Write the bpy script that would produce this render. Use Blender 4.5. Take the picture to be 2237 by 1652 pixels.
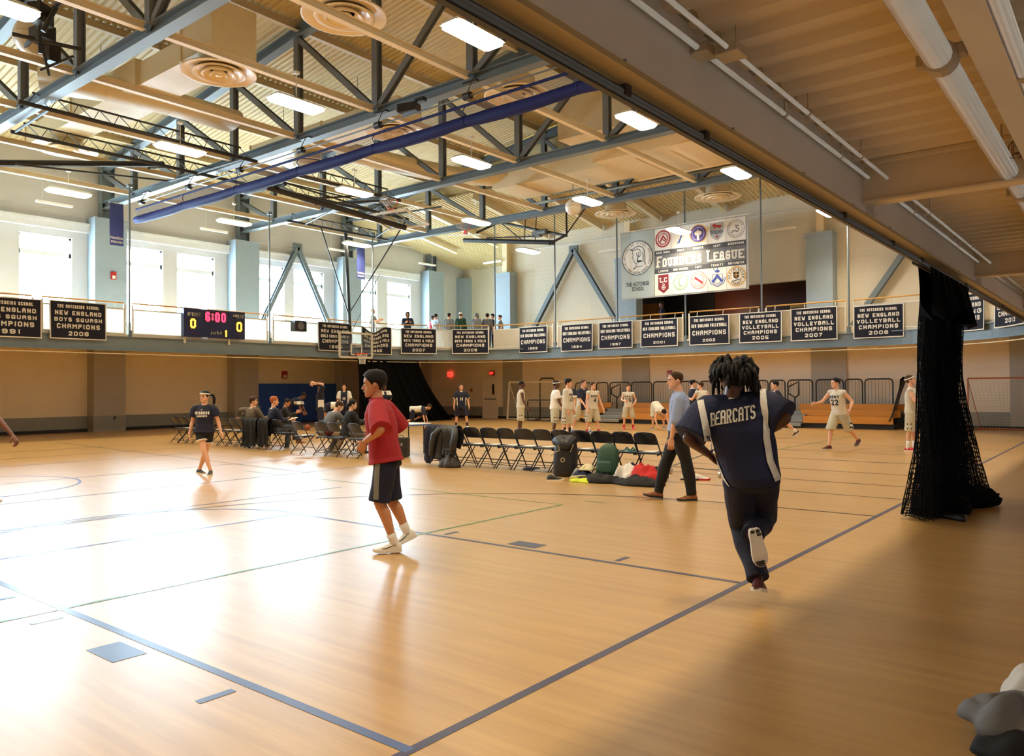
import bpy, bmesh, math, random
from math import sin, cos, pi, radians, hypot, atan2, sqrt
from mathutils import Vector, Matrix, noise as mnoise
from mathutils.bvhtree import BVHTree
for _o in list(bpy.data.objects): bpy.data.objects.remove(_o)
SC = bpy.context.scene
COL = SC.collection
RND = random.Random(7)
# ------------------------------------------------------------------ camera, sky, exposure
cam = bpy.data.cameras.new('camera'); camo = bpy.data.objects.new('camera', cam); COL.objects.link(camo)
cam.sensor_fit = 'HORIZONTAL'; cam.sensor_width = 36.0; cam.lens = 36.0 * 1701.24 / 2237.0
cam.clip_start = 0.05; cam.clip_end = 300
def cam_matrix(loc, yaw, pit, rol):
    F = Vector((sin(yaw)*cos(pit), cos(yaw)*cos(pit), sin(pit)))
    R = Vector((cos(yaw), -sin(yaw), 0)); U = R.cross(F)
    c, s = cos(rol), sin(rol)
    R, U = c*R + s*U, -s*R + c*U
    m = Matrix((R, U, -F)).transposed().to_4x4(); m.translation = loc
    return m
camo.matrix_world = cam_matrix(Vector((0, 0, 1.5415)), radians(-38.8328), radians(.8329), radians(-.4278))
SC.camera = camo
W = bpy.data.worlds.new('overcast_sky'); SC.world = W; W.use_nodes = True
W.node_tree.nodes['Background'].inputs[0].default_value = (.76, .89, 1.0, 1)
W.node_tree.nodes['Background'].inputs[1].default_value = 56.0
LAMP_STRENGTH = 10.0
LAMP_WATTS = 132.0
LAMP_SPREAD = 132.0
LAMP_COLOR = (1.0, .84, .60)
SC.view_settings.view_transform = 'Standard'; SC.view_settings.look = 'None'
SC.view_settings.gamma = 1.0; SC.view_settings.use_curve_mapping = False
SC.view_settings.exposure = 0.0
SC.cycles.use_denoising = True
SC.cycles.max_bounces = 10; SC.cycles.diffuse_bounces = 5; SC.cycles.glossy_bounces = 4
SC.cycles.transparent_max_bounces = 24
SC.cycles.caustics_reflective = False; SC.cycles.caustics_refractive = False
SC.cycles.sample_clamp_indirect = 30.0
# ------------------------------------------------------------------ materials
def nd(nt, t, **k):
    n = nt.nodes.new(t)
    for a, v in k.items(): setattr(n, a, v)
    return n
def mat(name, col, rough=.55, metal=0.0, var=.06, vscale=6.0, bump=0.0, bscale=60.0, emit=None, estr=0.0, alpha=1.0, spec=.5, stretch=None, coat=0.0):
    m = bpy.data.materials.new(name); m.use_nodes = True
    nt = m.node_tree; b = nt.nodes['Principled BSDF']
    b.inputs['Roughness'].default_value = rough; b.inputs['Metallic'].default_value = metal
    b.inputs['Specular IOR Level'].default_value = spec
    b.inputs['Coat Weight'].default_value = coat
    tc = nd(nt, 'ShaderNodeTexCoord'); nz = nd(nt, 'ShaderNodeTexNoise'); nz.inputs['Scale'].default_value = vscale
    nz.inputs['Detail'].default_value = 3
    src = tc.outputs['Object']
    if stretch:
        mp = nd(nt, 'ShaderNodeMapping'); mp.inputs['Scale'].default_value = stretch
        nt.links.new(src, mp.inputs[0]); src = mp.outputs[0]
    nt.links.new(src, nz.inputs['Vector'])
    mx = nd(nt, 'ShaderNodeMix', data_type='RGBA')
    c = Vector(col[:3])
    mx.inputs[6].default_value = (*(c*(1-var*1.5)), 1); mx.inputs[7].default_value = (*[min(1, x*(1+var*1.5)) for x in c], 1)
    nt.links.new(nz.outputs[0], mx.inputs[0]); nt.links.new(mx.outputs[2], b.inputs['Base Color'])
    if bump:
        n2 = nd(nt, 'ShaderNodeTexNoise'); n2.inputs['Scale'].default_value = bscale; n2.inputs['Detail'].default_value = 4
        nt.links.new(tc.outputs['Object'], n2.inputs['Vector'])
        bp = nd(nt, 'ShaderNodeBump'); bp.inputs['Strength'].default_value = bump; bp.inputs['Distance'].default_value = .02
        nt.links.new(n2.outputs[0], bp.inputs['Height']); nt.links.new(bp.outputs[0], b.inputs['Normal'])
    if emit:
        b.inputs['Emission Color'].default_value = (*emit, 1); b.inputs['Emission Strength'].default_value = estr
    if alpha < 1: b.inputs['Alpha'].default_value = alpha
    return m
def srgb(r, g, b):
    f = lambda v: ((v/255+.055)/1.055)**2.4 if v > 10 else v/255/12.92
    return (f(r), f(g), f(b))
def block_wall(name, col, axis, rough=.6):
    """painted concrete block: fine relief of courses only"""
    m = mat(name, col, rough, var=.05, vscale=.8)
    nt = m.node_tree; b = nt.nodes['Principled BSDF']
    tc = nd(nt, 'ShaderNodeTexCoord'); sp = nd(nt, 'ShaderNodeSeparateXYZ'); cb = nd(nt, 'ShaderNodeCombineXYZ')
    nt.links.new(tc.outputs['Object'], sp.inputs[0])
    nt.links.new(sp.outputs[0 if axis == 'x' else 1], cb.inputs[0]); nt.links.new(sp.outputs[2], cb.inputs[1])
    br = nd(nt, 'ShaderNodeTexBrick'); br.inputs['Scale'].default_value = 1.0
    br.inputs['Brick Width'].default_value = .4; br.inputs['Row Height'].default_value = .2; br.inputs['Mortar Size'].default_value = .008
    br.inputs['Color1'].default_value = br.inputs['Color2'].default_value = (1, 1, 1, 1); br.inputs['Mortar'].default_value = (.0, .0, .0, 1)
    nt.links.new(cb.outputs[0], br.inputs['Vector'])
    bp = nd(nt, 'ShaderNodeBump'); bp.inputs['Strength'].default_value = .5; bp.inputs['Distance'].default_value = .01
    nt.links.new(br.outputs[0], bp.inputs['Height']); nt.links.new(bp.outputs[0], b.inputs['Normal'])
    return m
def floor_mat():
    m = bpy.data.materials.new('maple_floor'); m.use_nodes = True
    nt = m.node_tree; b = nt.nodes['Principled BSDF']
    tc = nd(nt, 'ShaderNodeTexCoord'); mp = nd(nt, 'ShaderNodeMapping'); mp.inputs['Scale'].default_value = (.35, 6.5, 1)
    nt.links.new(tc.outputs['Object'], mp.inputs[0])
    n1 = nd(nt, 'ShaderNodeTexNoise'); n1.inputs['Scale'].default_value = 1.6; n1.inputs['Detail'].default_value = 6; n1.inputs['Roughness'].default_value = .6
    nt.links.new(mp.outputs[0], n1.inputs['Vector'])
    rp = nd(nt, 'ShaderNodeValToRGB'); e = rp.color_ramp.elements
    e[0].position = .25; e[0].color = (.50, .272, .08, 1); e[1].position = .8; e[1].color = (.75, .475, .165, 1)
    nt.links.new(n1.outputs[0], rp.inputs[0])
    mp2 = nd(nt, 'ShaderNodeMapping'); mp2.inputs['Scale'].default_value = (1.2, 40, 1)
    nt.links.new(tc.outputs['Object'], mp2.inputs[0])
    n2 = nd(nt, 'ShaderNodeTexNoise'); n2.inputs['Scale'].default_value = 2.0; n2.inputs['Detail'].default_value = 4
    nt.links.new(mp2.outputs[0], n2.inputs['Vector'])
    mx = nd(nt, 'ShaderNodeMix', data_type='RGBA', blend_type='MULTIPLY'); mx.inputs[0].default_value = .25
    nt.links.new(rp.outputs[0], mx.inputs[6]); nt.links.new(n2.outputs[0], mx.inputs[7])
    nt.links.new(mx.outputs[2], b.inputs['Base Color'])
    n3 = nd(nt, 'ShaderNodeTexNoise'); n3.inputs['Scale'].default_value = .6; n3.inputs['Detail'].default_value = 5
    nt.links.new(tc.outputs['Object'], n3.inputs['Vector'])
    mr = nd(nt, 'ShaderNodeMapRange'); mr.inputs[3].default_value = .32; mr.inputs[4].default_value = .40
    nt.links.new(n3.outputs[0], mr.inputs[0]); nt.links.new(mr.outputs[0], b.inputs['Roughness'])
    b.inputs['Specular IOR Level'].default_value = .5; b.inputs['Coat Weight'].default_value = .9; b.inputs['Coat Roughness'].default_value = .32
    n4 = nd(nt, 'ShaderNodeTexNoise'); n4.inputs['Scale'].default_value = 2.2; n4.inputs['Detail'].default_value = 2
    nt.links.new(mp.outputs[0], n4.inputs['Vector'])
    bp = nd(nt, 'ShaderNodeBump'); bp.inputs['Strength'].default_value = .02; bp.inputs['Distance'].default_value = .02
    nt.links.new(n4.outputs[0], bp.inputs['Height']); nt.links.new(bp.outputs[0], b.inputs['Normal'])
    return m
def glass_mat(name, tint=(.9, .97, 1), gl=.06, base=None):
    m = bpy.data.materials.new(name); m.use_nodes = True
    nt = m.node_tree; out = nt.nodes['Material Output']; nt.nodes.remove(nt.nodes['Principled BSDF'])
    t = nd(nt, 'ShaderNodeBsdfTransparent'); t.inputs[0].default_value = (*tint, 1)
    g = nd(nt, 'ShaderNodeBsdfGlossy'); g.inputs['Roughness'].default_value = .05
    lw = nd(nt, 'ShaderNodeLayerWeight'); lw.inputs[0].default_value = .25
    mr = nd(nt, 'ShaderNodeMapRange'); mr.inputs[3].default_value = gl; mr.inputs[4].default_value = .5
    nt.links.new(lw.outputs[1], mr.inputs[0])
    mx = nd(nt, 'ShaderNodeMixShader'); nt.links.new(mr.outputs[0], mx.inputs[0])
    nt.links.new(t.outputs[0], mx.inputs[1]); nt.links.new(g.outputs[0], mx.inputs[2]); nt.links.new(mx.outputs[0], out.inputs[0])
    return m
M = {}
M['floor'] = floor_mat()
M['line'] = mat('court_line_slate', srgb(74, 78, 108), .3)
M['line_blue'] = mat('court_line_blue', srgb(88, 110, 160), .3)
M['line_green'] = mat('court_line_green', srgb(92, 140, 84), .3)
M['line_dark'] = mat('court_line_dark', srgb(60, 58, 66), .3)
M['wall_l'] = block_wall('cream_block_side', srgb(206, 204, 202), 'y')
M['wall_b'] = block_wall('cream_block_back', srgb(214, 206, 186), 'x')
M['wall_low_l'] = block_wall('tan_block_side', srgb(250, 238, 212), 'y')
M['wall_low_b'] = block_wall('tan_block_back', srgb(244, 234, 216), 'x')
M['pil'] = mat('bluegrey_pilaster_paint', srgb(150, 166, 178), .5, bump=.1)
M['pil_low'] = mat('grey_pilaster_paint', srgb(178, 176, 170), .5, bump=.1)
M['dado'] = mat('grey_dado_paint', srgb(146, 152, 150), .5)
M['base'] = mat('black_rubber_base', (.012, .013, .014), .5)
M['white_trim'] = mat('white_trim_paint', srgb(222, 224, 224), .5)
M['deck'] = mat('cream_roof_deck', srgb(216, 199, 154), .5)
M['deck_n'] = mat('cream_track_soffit', srgb(236, 218, 190), .5, var=.04, vscale=1.5)
M['cream'] = mat('cream_steel_paint', srgb(230, 214, 178), .5)
M['purlin'] = mat('tan_steel_paint', srgb(206, 188, 150), .5)
M['blue_steel'] = mat('bluegrey_steel_paint', srgb(108, 120, 127), .45, var=.04)
M['dark_steel'] = mat('dark_grey_steel_paint', srgb(108, 114, 118), .45, var=.06)
M['girder'] = mat('grey_girder_paint', srgb(222, 218, 214), .5, var=.08, vscale=1.2)
M['girder_fl'] = mat('ochre_grey_flange_paint', srgb(176, 158, 120), .45, var=.12, vscale=1.0)
M['fascia'] = mat('bluegrey_fascia_paint', srgb(122, 140, 152), .4, var=.08, vscale=1.5)
M['rail_w'] = mat('white_painted_steel', srgb(226, 222, 208), .4)
M['panel'] = mat('cream_rail_screen', srgb(222, 214, 196), .6)
def _transl(m, k):
    nt = m.node_tree; b = nt.nodes['Principled BSDF']; out = nt.nodes['Material Output']
    t = nd(nt, 'ShaderNodeBsdfTranslucent'); t.inputs[0].default_value = (.86, .84, .78, 1); mx = nd(nt, 'ShaderNodeMixShader'); mx.inputs[0].default_value = k
    nt.links.new(b.outputs[0], mx.inputs[1]); nt.links.new(t.outputs[0], mx.inputs[2]); nt.links.new(mx.outputs[0], out.inputs[0])
_transl(M['panel'], .5)
M['oak'] = mat('oak_handrail', srgb(196, 150, 84), .35, var=.15, vscale=3)
M['black'] = mat('black_powder_coat', (.014, .014, .016), .4)
M['black_net'] = mat('black_net_cord', (.006, .006, .007), .9, spec=.08)
M['black_cloth'] = mat('black_cloth', (.005, .005, .006), .95, spec=.06)
M['duct'] = mat('cream_duct_paint', srgb(224, 208, 170), .45, var=.04)
M['diff'] = mat('cream_diffuser', srgb(240, 224, 192), .25)
M['pipe_w'] = mat('cream_pipe_paint', srgb(184, 170, 150), .45)
M['blue_cloth'] = mat('blue_vinyl_curtain', srgb(28, 38, 98), .65, spec=.2, bump=.15, bscale=25)
M['navy_banner'] = mat('navy_felt', srgb(20, 23, 44), .85, bump=.1, bscale=300)
M['white_felt'] = mat('white_felt', srgb(232, 230, 222), .85)
M['lens'] = mat('lamp_lens', (.9, .88, .8), .4, emit=LAMP_COLOR, estr=LAMP_STRENGTH)
M['lamp_body'] = mat('lamp_housing', srgb(225, 222, 210), .4)
M['glass'] = glass_mat('window_glass')
M['mat_blue'] = mat('blue_wall_pad', srgb(46, 94, 196), .4, bump=.05)
M['red'] = mat('red_enamel', srgb(176, 40, 42), .35)
M['exit_red'] = mat('exit_sign_red', (.8, .05, .03), .4, emit=(1, .05, .03), estr=2.2)
M['chrome'] = mat('brushed_metal', (.55, .55, .56), .3, metal=1)
M['white_plastic'] = mat('white_plastic', srgb(228, 222, 206), .35)
# ------------------------------------------------------------------ mesh builder
def origin_of(o):
    p = Vector((0, 0, 0))
    while o is not None:
        p += o.location; o = o.parent
    return p
class MB:
    def __init__(s): s.v = []; s.f = []; s.mi = []; s.cur = 0
    def add(s, vs, fs):
        b = len(s.v); s.v += [tuple(v) for v in vs]
        for f in fs: s.f.append(tuple(i+b for i in f)); s.mi.append(s.cur)
        return s
    def box(s, c, d, rz=0.0, rx=0.0):
        x, y, z = d[0]/2, d[1]/2, d[2]/2
        vs = [Vector((sx*x, sy*y, sz*z)) for sz in (-1, 1) for sx, sy in ((-1, -1), (1, -1), (1, 1), (-1, 1))]
        if rx: r = Matrix.Rotation(rx, 3, 'X'); vs = [r @ v for v in vs]
        if rz: r = Matrix.Rotation(rz, 3, 'Z'); vs = [r @ v for v in vs]
        c = Vector(c)
        return s.add([v + c for v in vs], [(3, 2, 1, 0), (4, 5, 6, 7), (0, 1, 5, 4), (1, 2, 6, 5), (2, 3, 7, 6), (3, 0, 4, 7)])
    def frame(s, p0, p1, up=(0, 0, 1)):
        d = Vector(p1) - Vector(p0); L = d.length; d.normalize(); up = Vector(up)
        if abs(d.dot(up)) > .98: up = Vector((0, 1, 0)) if abs(d.y) < .9 else Vector((1, 0, 0))
        sx = d.cross(up).normalized(); u = sx.cross(d)
        return d, sx, u
    def beam(s, p0, p1, w, h, up=(0, 0, 1), off=(0, 0)):
        d, sx, u = s.frame(p0, p1, up); p0 = Vector(p0); p1 = Vector(p1)
        o = sx*off[0] + u*off[1]; vs = []
        for p in (p0, p1):
            for a, b in ((-1, -1), (1, -1), (1, 1), (-1, 1)): vs.append(p + o + sx*(a*w/2) + u*(b*h/2))
        return s.add(vs, [(3, 2, 1, 0), (4, 5, 6, 7), (0, 1, 5, 4), (1, 2, 6, 5), (2, 3, 7, 6), (3, 0, 4, 7)])
    def ibeam(s, p0, p1, w, h, t=.02, up=(0, 0, 1)):
        s.beam(p0, p1, w, t, up, (0, h/2-t/2)); s.beam(p0, p1, w, t, up, (0, -h/2+t/2)); s.beam(p0, p1, t, h-2*t, up)
        return s
    def tube(s, pts, r, n=8, cap=True):
        pts = [Vector(p) for p in pts]; rs = r if isinstance(r, (list, tuple)) else [r]*len(pts)
        rings = []; prev = None
        for i, p in enumerate(pts):
            d = (pts[min(i+1, len(pts)-1)] - pts[max(i-1, 0)])
            if d.length < 1e-9: d = Vector((0, 0, 1))
            d.normalize()
            if prev is None:
                a = Vector((0, 0, 1)) if abs(d.z) < .9 else Vector((1, 0, 0))
                x = d.cross(a).normalized()
            else:
                x = (prev - d*prev.dot(d)); x = x.normalized() if x.length > 1e-6 else d.orthogonal().normalized()
            prev = x; y = d.cross(x)
            rings.append([p + (x*cos(2*pi*k/n) + y*sin(2*pi*k/n))*rs[i] for k in range(n)])
        return s.loft(rings, cap)
    def loft(s, rings, cap=True, closed=True):
        n = len(rings[0]); vs = [v for r in rings for v in r]; fs = []
        for i in range(len(rings)-1):
            for k in range(n if closed else n-1):
                a, b = i*n+k, i*n+(k+1) % n
                fs.append((a, b, b+n, a+n))
        if cap and closed:
            fs.append(tuple(range(n-1, -1, -1))); fs.append(tuple((len(rings)-1)*n+k for k in range(n)))
        return s.add(vs, fs)
    def lathe(s, prof, c, n=16, axis='z'):
        c = Vector(c); rings = []
        for r, h in prof:
            ring = []
            for k in range(n):
                a = 2*pi*k/n
                v = Vector((r*cos(a), r*sin(a), h))
                if axis == 'x': v = Vector((h, r*cos(a), r*sin(a)))
                if axis == 'y': v = Vector((r*sin(a), h, r*cos(a)))
                ring.append(c+v)
            rings.append(ring)
        return s.loft(rings)
    def quad(s, a, b, c, d): return s.add([a, b, c, d], [(0, 1, 2, 3)])
    def poly(s, pts): return s.add(pts, [tuple(range(len(pts)))])
    def prism(s, pts, d):
        d = Vector(d); n = len(pts); P = [Vector(p) for p in pts]
        return s.add(P + [p+d for p in P], [tuple(range(n-1, -1, -1)), tuple(range(n, 2*n))] + [(k, (k+1) % n, (k+1) % n+n, k+n) for k in range(n)])
    def build(s, name, mats, parent=None, smooth=False, local=False, label=None):
        off = Vector((0, 0, 0)) if (parent is None or local) else origin_of(parent)
        me = bpy.data.meshes.new(name)
        me.from_pydata([tuple(Vector(v)-off) for v in s.v], [], s.f)
        if not isinstance(mats, (list, tuple)): mats = [mats]
        for m in mats: me.materials.append(m)
        if len(mats) > 1: me.polygons.foreach_set('material_index', s.mi)
        if smooth: me.polygons.foreach_set('use_smooth', [True]*len(me.polygons))
        me.update()
        o = bpy.data.objects.new(name, me); COL.objects.link(o)
        if parent is not None: o.parent = parent
        if label: o['label'] = label
        return o
def tag(o, label, cat, group=None):
    o['label'] = label; o['category'] = cat
    if group: o['group'] = group
    return o
def thing(name, label, cat, loc=(0, 0, 0), rz=0.0, group=None):
    o = bpy.data.objects.new(name, None); COL.objects.link(o); o.empty_display_size = .1
    o.location = loc; o.rotation_euler = (0, 0, rz)
    return tag(o, label, cat, group)
def struct(name, mb, m, parent=None, smooth=False):
    o = mb.build(name, m, parent, smooth); o['kind'] = 'structure'; return o
def copy_tree(o, parent=None):
    c = o.copy(); COL.objects.link(c); c.parent = parent
    for ch in o.children: copy_tree(ch, c)
    return c
ORD = ['first', 'second', 'third', 'fourth', 'fifth', 'sixth', 'seventh', 'eighth', 'ninth', 'tenth', 'eleventh', 'twelfth']
# ================================================================== the hall
XL, XR, YB, YF, XG, YT, XT = -32.3, 1.35, 32.0, -9.0, -1.9, 29.4, -27.5   # walls, girder line, inner edges of the track
ZT0, ZT1 = 2.98, 3.48
RIDGE = -15.75
TRUSS_Y = [1.7, 7.8, 13.9, 20.0, 26.1]
POST_X = [-29.43, -26.0, -22.62, -19.2, RIDGE, -12.35, -8.9, -5.5, -2.1]
def zroof(x): return 10.78 + .128*((x - XL) if x < RIDGE else (2*RIDGE - x - XL))
WIN_Y = [(-3.55, -1.8), (-1.2, .55), (2.5, 4.25), (4.85, 6.6), (8.6, 10.35), (11.0, 12.85), (14.78, 16.48), (17.1, 18.86), (20.75, 22.52), (23.07, 24.87), (26.85, 28.45), (29.2, 30.95)]
WZ0, WZ1 = 4.35, 7.55
# daylight sampling portals in the window openings
for i, (a, b) in enumerate(WIN_Y):
    L = bpy.data.lights.new('window_portal', 'AREA'); L.shape = 'RECTANGLE'; L.size = b-a; L.size_y = WZ1-WZ0
    L.cycles.is_portal = True
    o = bpy.data.objects.new('window_portal', L); COL.objects.link(o)
    o.location = (XL-.2, (a+b)/2, (WZ0+WZ1)/2); o.rotation_euler = (0, radians(-90), 0)
    # portal faces into the hall (+x)
    o.rotation_euler = Vector((1, 0, 0)).to_track_quat('-Z', 'Y').to_euler()
    L.size, L.size_y = b-a, WZ1-WZ0
# ---- floor and court lines
b = MB(); b.box(((XL+XR)/2, (YF+35.6)/2, -.1), (XR-XL+.6, 35.6-YF+.4, .2)); FLOOR = struct('floor', b, M['floor'])
_lz = [0]
def line(pts, w, m='line', closed=False):
    """painted line: flat strip of width w along a polyline"""
    P = [Vector((x, y, 0)) for x, y in pts]; n = len(P); l, r = [], []
    for i, p in enumerate(P):
        if closed: d = P[(i+1) % n]-P[i-1]
        else: d = P[min(i+1, n-1)]-P[max(i-1, 0)]
        d.normalize(); q = Vector((-d.y, d.x, 0))*(w/2)
        l.append(p+q); r.append(p-q)
    _lz[0] += 1
    z = Vector((0, 0, .0015 + .00004*(_lz[0] % 40)))
    m_ = MB(); vs = [v+z for v in l]+[v+z for v in r]
    m_.add(vs, [(i, n+i, n+(i+1) % n, (i+1) % n) for i in range(n if closed else n-1)])
    return m_.build('court_line', M[m], FLOOR)
def arc(cx, cy, r, a0, a1, n=40): return [(cx+r*cos(radians(a0+(a1-a0)*i/n)), cy+r*sin(radians(a0+(a1-a0)*i/n))) for i in range(n+1)]
line([(-2.45, -8), (-2.45, 28)], .055)
line([(-2.45, 2.33), (-8.25, 2.33)], .055, 'line_blue'); line([(-2.45, 5.93), (-8.25, 5.93)], .055)
line([(-8.25, 2.31), (-8.25, 5.95)], .05, 'line_blue')
for sy, y0 in ((-1, 2.24), (1, 6.02)):
    mm = 'line_blue' if sy < 0 else 'line'
    line([(-4.58, y0+sy*.1), (-4.93, y0+sy*.1)], .2, mm)
    for x in (-3.66, -5.78, -6.65): line([(x, y0), (x, y0+sy*.2)], .055, mm)
line(arc(-8.25, 4.13, 1.83, 90, 270), .05, 'line_blue')
line([(-2.45, 9.93), (-4.05, 9.93)] + arc(-4.05, 4.13, 5.8, 90, 270, 60) + [(-2.45, -1.67)], .045, 'line_dark')
line(arc(-15.0, 4.13, 1.83, 0, 360, 72)[:-1], .05, 'line_blue', True)
line(arc(-22.0, 4.95, 1.83, 0, 360, 72)[:-1], .05, 'line_dark', True)
line([(-6.0, -6), (-6.0, 8.5), (-13.5, 8.5)], .045, 'line_green')
line([(-5.95, 8.95), (-5.62, 8.98)], .04, 'line_green')
line([(-7.0, 17.0), (-7.0, 27.0)], .045, 'line_green')
for y, x1 in ((11.62, -9.2), (13.1, -24), (14.8, -24), (17.0, -9.5), (19.2, -26), (21.8, -26), (25.3, -26)): line([(-2.45, y), (x1, y)], .035, 'line_dark')
for x, y0, y1 in ((-9.95, -4, 8), (-12.3, -5, 10.4), (-15.0, -6, 10.5), (-18.5, -4, 10.6), (-20.6, -4, 11), (-22.9, -4, 11), (-10.2, 18, 24)): line([(x, y0), (x, y1)], .04, 'line_blue' if x > -17 else 'line_dark')
line([(-26.2, 10.0), (-12.0, 9.0)], .035, 'line_dark')
line(arc(-12.5, 20.5, 1.83, 0, 360, 60)[:-1], .04, 'line_blue', True)
line(arc(-22.6, 20.5, 1.9, 0, 360, 60)[:-1], .04, 'line_dark', True)
for x, y in ((-7.9, 19.2), (-6.9, 19.2), (-5.2, 17.0), (-4.4, 17.0), (-8.9, 20.5)): line([(x, y), (x+.45, y)], .09, 'line')
# ---- left wall: lower block wall, upper wall with windows
b = MB(); b.box((XL-.15, (YF+35.5)/2, 1.85), (.3, 35.5-YF, 3.7)); WL = struct('wall_left', b, M['wall_low_l'])
b = MB()
ys = [YF] + [v for w in WIN_Y for v in w] + [35.5]
for i in range(0, len(ys), 2): b.box((XL-.15, (ys[i]+ys[i+1])/2, (WZ0+WZ1)/2), (.3, ys[i+1]-ys[i], WZ1-WZ0))
b.box((XL-.15, (YF+35.5)/2, (3.7+WZ0)/2), (.3, 35.5-YF, WZ0-3.7))
b.box((XL-.15, (YF+35.5)/2, (WZ1+10.9)/2), (.3, 35.5-YF, 10.9-WZ1))
struct('wall_left_upper', b, M['wall_l'])
b = MB(); b.box((XL+.1, (YF+31.5)/2, 7.95), (.22, 31.5-YF, .28)); b.box((XL+.22, (YF+31.5)/2, 8.12), (.06, 31.5-YF, .1)); struct('trim_1', b, M['white_trim'])
for i, (a, c) in enumerate(WIN_Y):
    w = bpy.data.objects.new('window_%d' % (i+1), None); COL.objects.link(w); w.location = (XL, (a+c)/2, WZ0); w['kind'] = 'structure'
    f = MB(); x = XL-.16; my = (a+c)/2
    for z, h in ((WZ0+.04, .08), (WZ1-.04, .08), (6.86, .16)): f.box((x, my, z), (.1, c-a, h))
    for y in (a+.035, c-.035): f.box((x, y, (WZ0+WZ1)/2), (.1, .07, WZ1-WZ0))
    f.build('window_frame', M['white_trim'], w)
    f = MB(); f.box((XL+.03, my, WZ0-.03), (.4, c-a+.1, .06)); f.build('window_sill', M['white_trim'], w)
    for z0, z1 in ((WZ0+.08, 6.78), (6.94, WZ1-.08)):
        f = MB(); f.box((x, my, (z0+z1)/2), (.012, c-a-.14, z1-z0)); f.build('pane', M['glass'], w)
PIL_Y = [-4.3, 1.8, 7.9, 14.02, 20.08, 26.15, 32.35]
for i, y in enumerate(PIL_Y):
    b = MB(); b.box((XL+.35, y, (3.48+8.38)/2), (.7, 1.22, 8.38-3.48)); b.box((XL+.36, y, 8.3), (.74, 1.26, .2))
    struct('trim_%d' % (i+2), b, M['pil'])
    b = MB(); b.box((XL+.3, y, 1.75), (.6, 1.22, 3.5)); struct('trim_%d' % (i+12), b, M['pil_low'])
    b = MB(); b.box((XL+.31, y, .36), (.62, 1.26, .52)); b.build('dado_band', M['dado'], bpy.data.objects['trim_%d' % (i+12)])
    b = MB(); b.ibeam((XL+.3, y, 8.38), (XL+.3, y, 10.6), .35, .5, .03, (0, 1, 0)); struct('trim_%d' % (i+22), b, M['blue_steel'])
b = MB(); b.box((XL+.01, (YF+YB)/2, .36), (.03, YB-YF, .5)); struct('trim_40', b, M['dado'])
b = MB(); b.box((XL+.025, (YF+YB)/2, .06), (.06, YB-YF, .12)); struct('baseboard_left', b, M['base'])
# ---- back wall
OX0, OX1, OZ1 = -18.2, -10.35, 5.9     # opening to the lobby at track level
b = MB(); b.box(((XL+XR)/2, YB+.15, 1.85), (XR-XL, .3, 3.7)); struct('wall_back', b, M['wall_low_b'])
b = MB(); XC = -26.35
b.box(((XC+OX0)/2, YB+.15, (3.7+9.6)/2), (OX0-XC, .3, 5.9)); b.box(((OX1+XR)/2, YB+.15, 6.65), (XR-OX1, .3, 5.9))
b.box(((OX0+OX1)/2, YB+.15, (OZ1+9.6)/2), (OX1-OX0, .3, 9.6-OZ1))
struct('wall_back_upper', b, M['wall_b'])
b = MB(); b.box(((XL+XC)/2, 35.55, 6.6), (XC-XL, .3, 6.2)); b.box((XC+.15, 33.85, 6.6), (.3, 3.4, 6.2)); struct('wall_back_alcove', b, M['wall_b'])
for i, (x0, x1) in enumerate(((-26.35, -25.05), (-19.05, -17.6), (-10.27, -8.9), (-3.5, -2.1))):
    b = MB(); b.box(((x0+x1)/2-.15, YB-.3, (3.48+7.62)/2), (x1-x0-.35, .6, 7.62-3.48)); b.box(((x0+x1)/2-.15, YB-.31, 7.54), (x1-x0-.31, .64, .2))
    struct('trim_%d' % (50+i), b, M['pil'])
    b = MB(); b.box(((x0+x1)/2, YB-.02, 1.75), (x1-x0, .06, 3.5)); struct('trim_%d' % (55+i), b, M['pil_low'])
    b = MB(); b.ibeam(((x0+x1)/2-.15, YB-.25, 7.62), ((x0+x1)/2-.15, YB-.25, 9.3), .3, .4, .03, (0, 1, 0)); struct('trim_%d' % (60+i), b, M['cream'])
b = MB(); b.box((XL+.35, 35.1, 6.0), (.7, .6, 4.6)); struct('trim_64', b, M['pil'])
b = MB(); b.box(((XL+XR)/2, YB-.01, .36), (XR-XL, .03, .5)); struct('trim_65', b, M['dado'])
b = MB(); b.box(((XL+XR)/2, YB-.03, .06), (XR-XL, .06, .12)); struct('baseboard_back', b, M['base'])
# lobby behind the opening
M['lobby'] = mat('dark_mahogany', srgb(84, 40, 26), .4, var=.2, vscale=2, stretch=(1, 1, .2))
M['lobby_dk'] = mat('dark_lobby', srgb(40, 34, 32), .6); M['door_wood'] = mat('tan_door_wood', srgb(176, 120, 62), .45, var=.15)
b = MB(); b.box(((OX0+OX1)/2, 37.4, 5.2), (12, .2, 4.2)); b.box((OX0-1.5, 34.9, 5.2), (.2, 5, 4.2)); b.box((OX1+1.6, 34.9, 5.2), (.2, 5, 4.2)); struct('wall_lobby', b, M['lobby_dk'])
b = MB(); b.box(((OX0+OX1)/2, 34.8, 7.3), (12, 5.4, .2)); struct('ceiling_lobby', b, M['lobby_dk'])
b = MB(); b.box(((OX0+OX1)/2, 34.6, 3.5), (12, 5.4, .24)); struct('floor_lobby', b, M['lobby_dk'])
# ---- right wall and front wall close the hall
b = MB(); b.box((XR+.15, (YF+35.5)/2, 5.4), (.3, 35.5-YF, 10.9)); struct('wall_right', b, M['wall_l'])
b = MB(); b.box(((XL+XR)/2, YF-.15, 6.6), (XR-XL+.6, .3, 13.2)); struct('wall_front', b, M['wall_b'])
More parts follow.
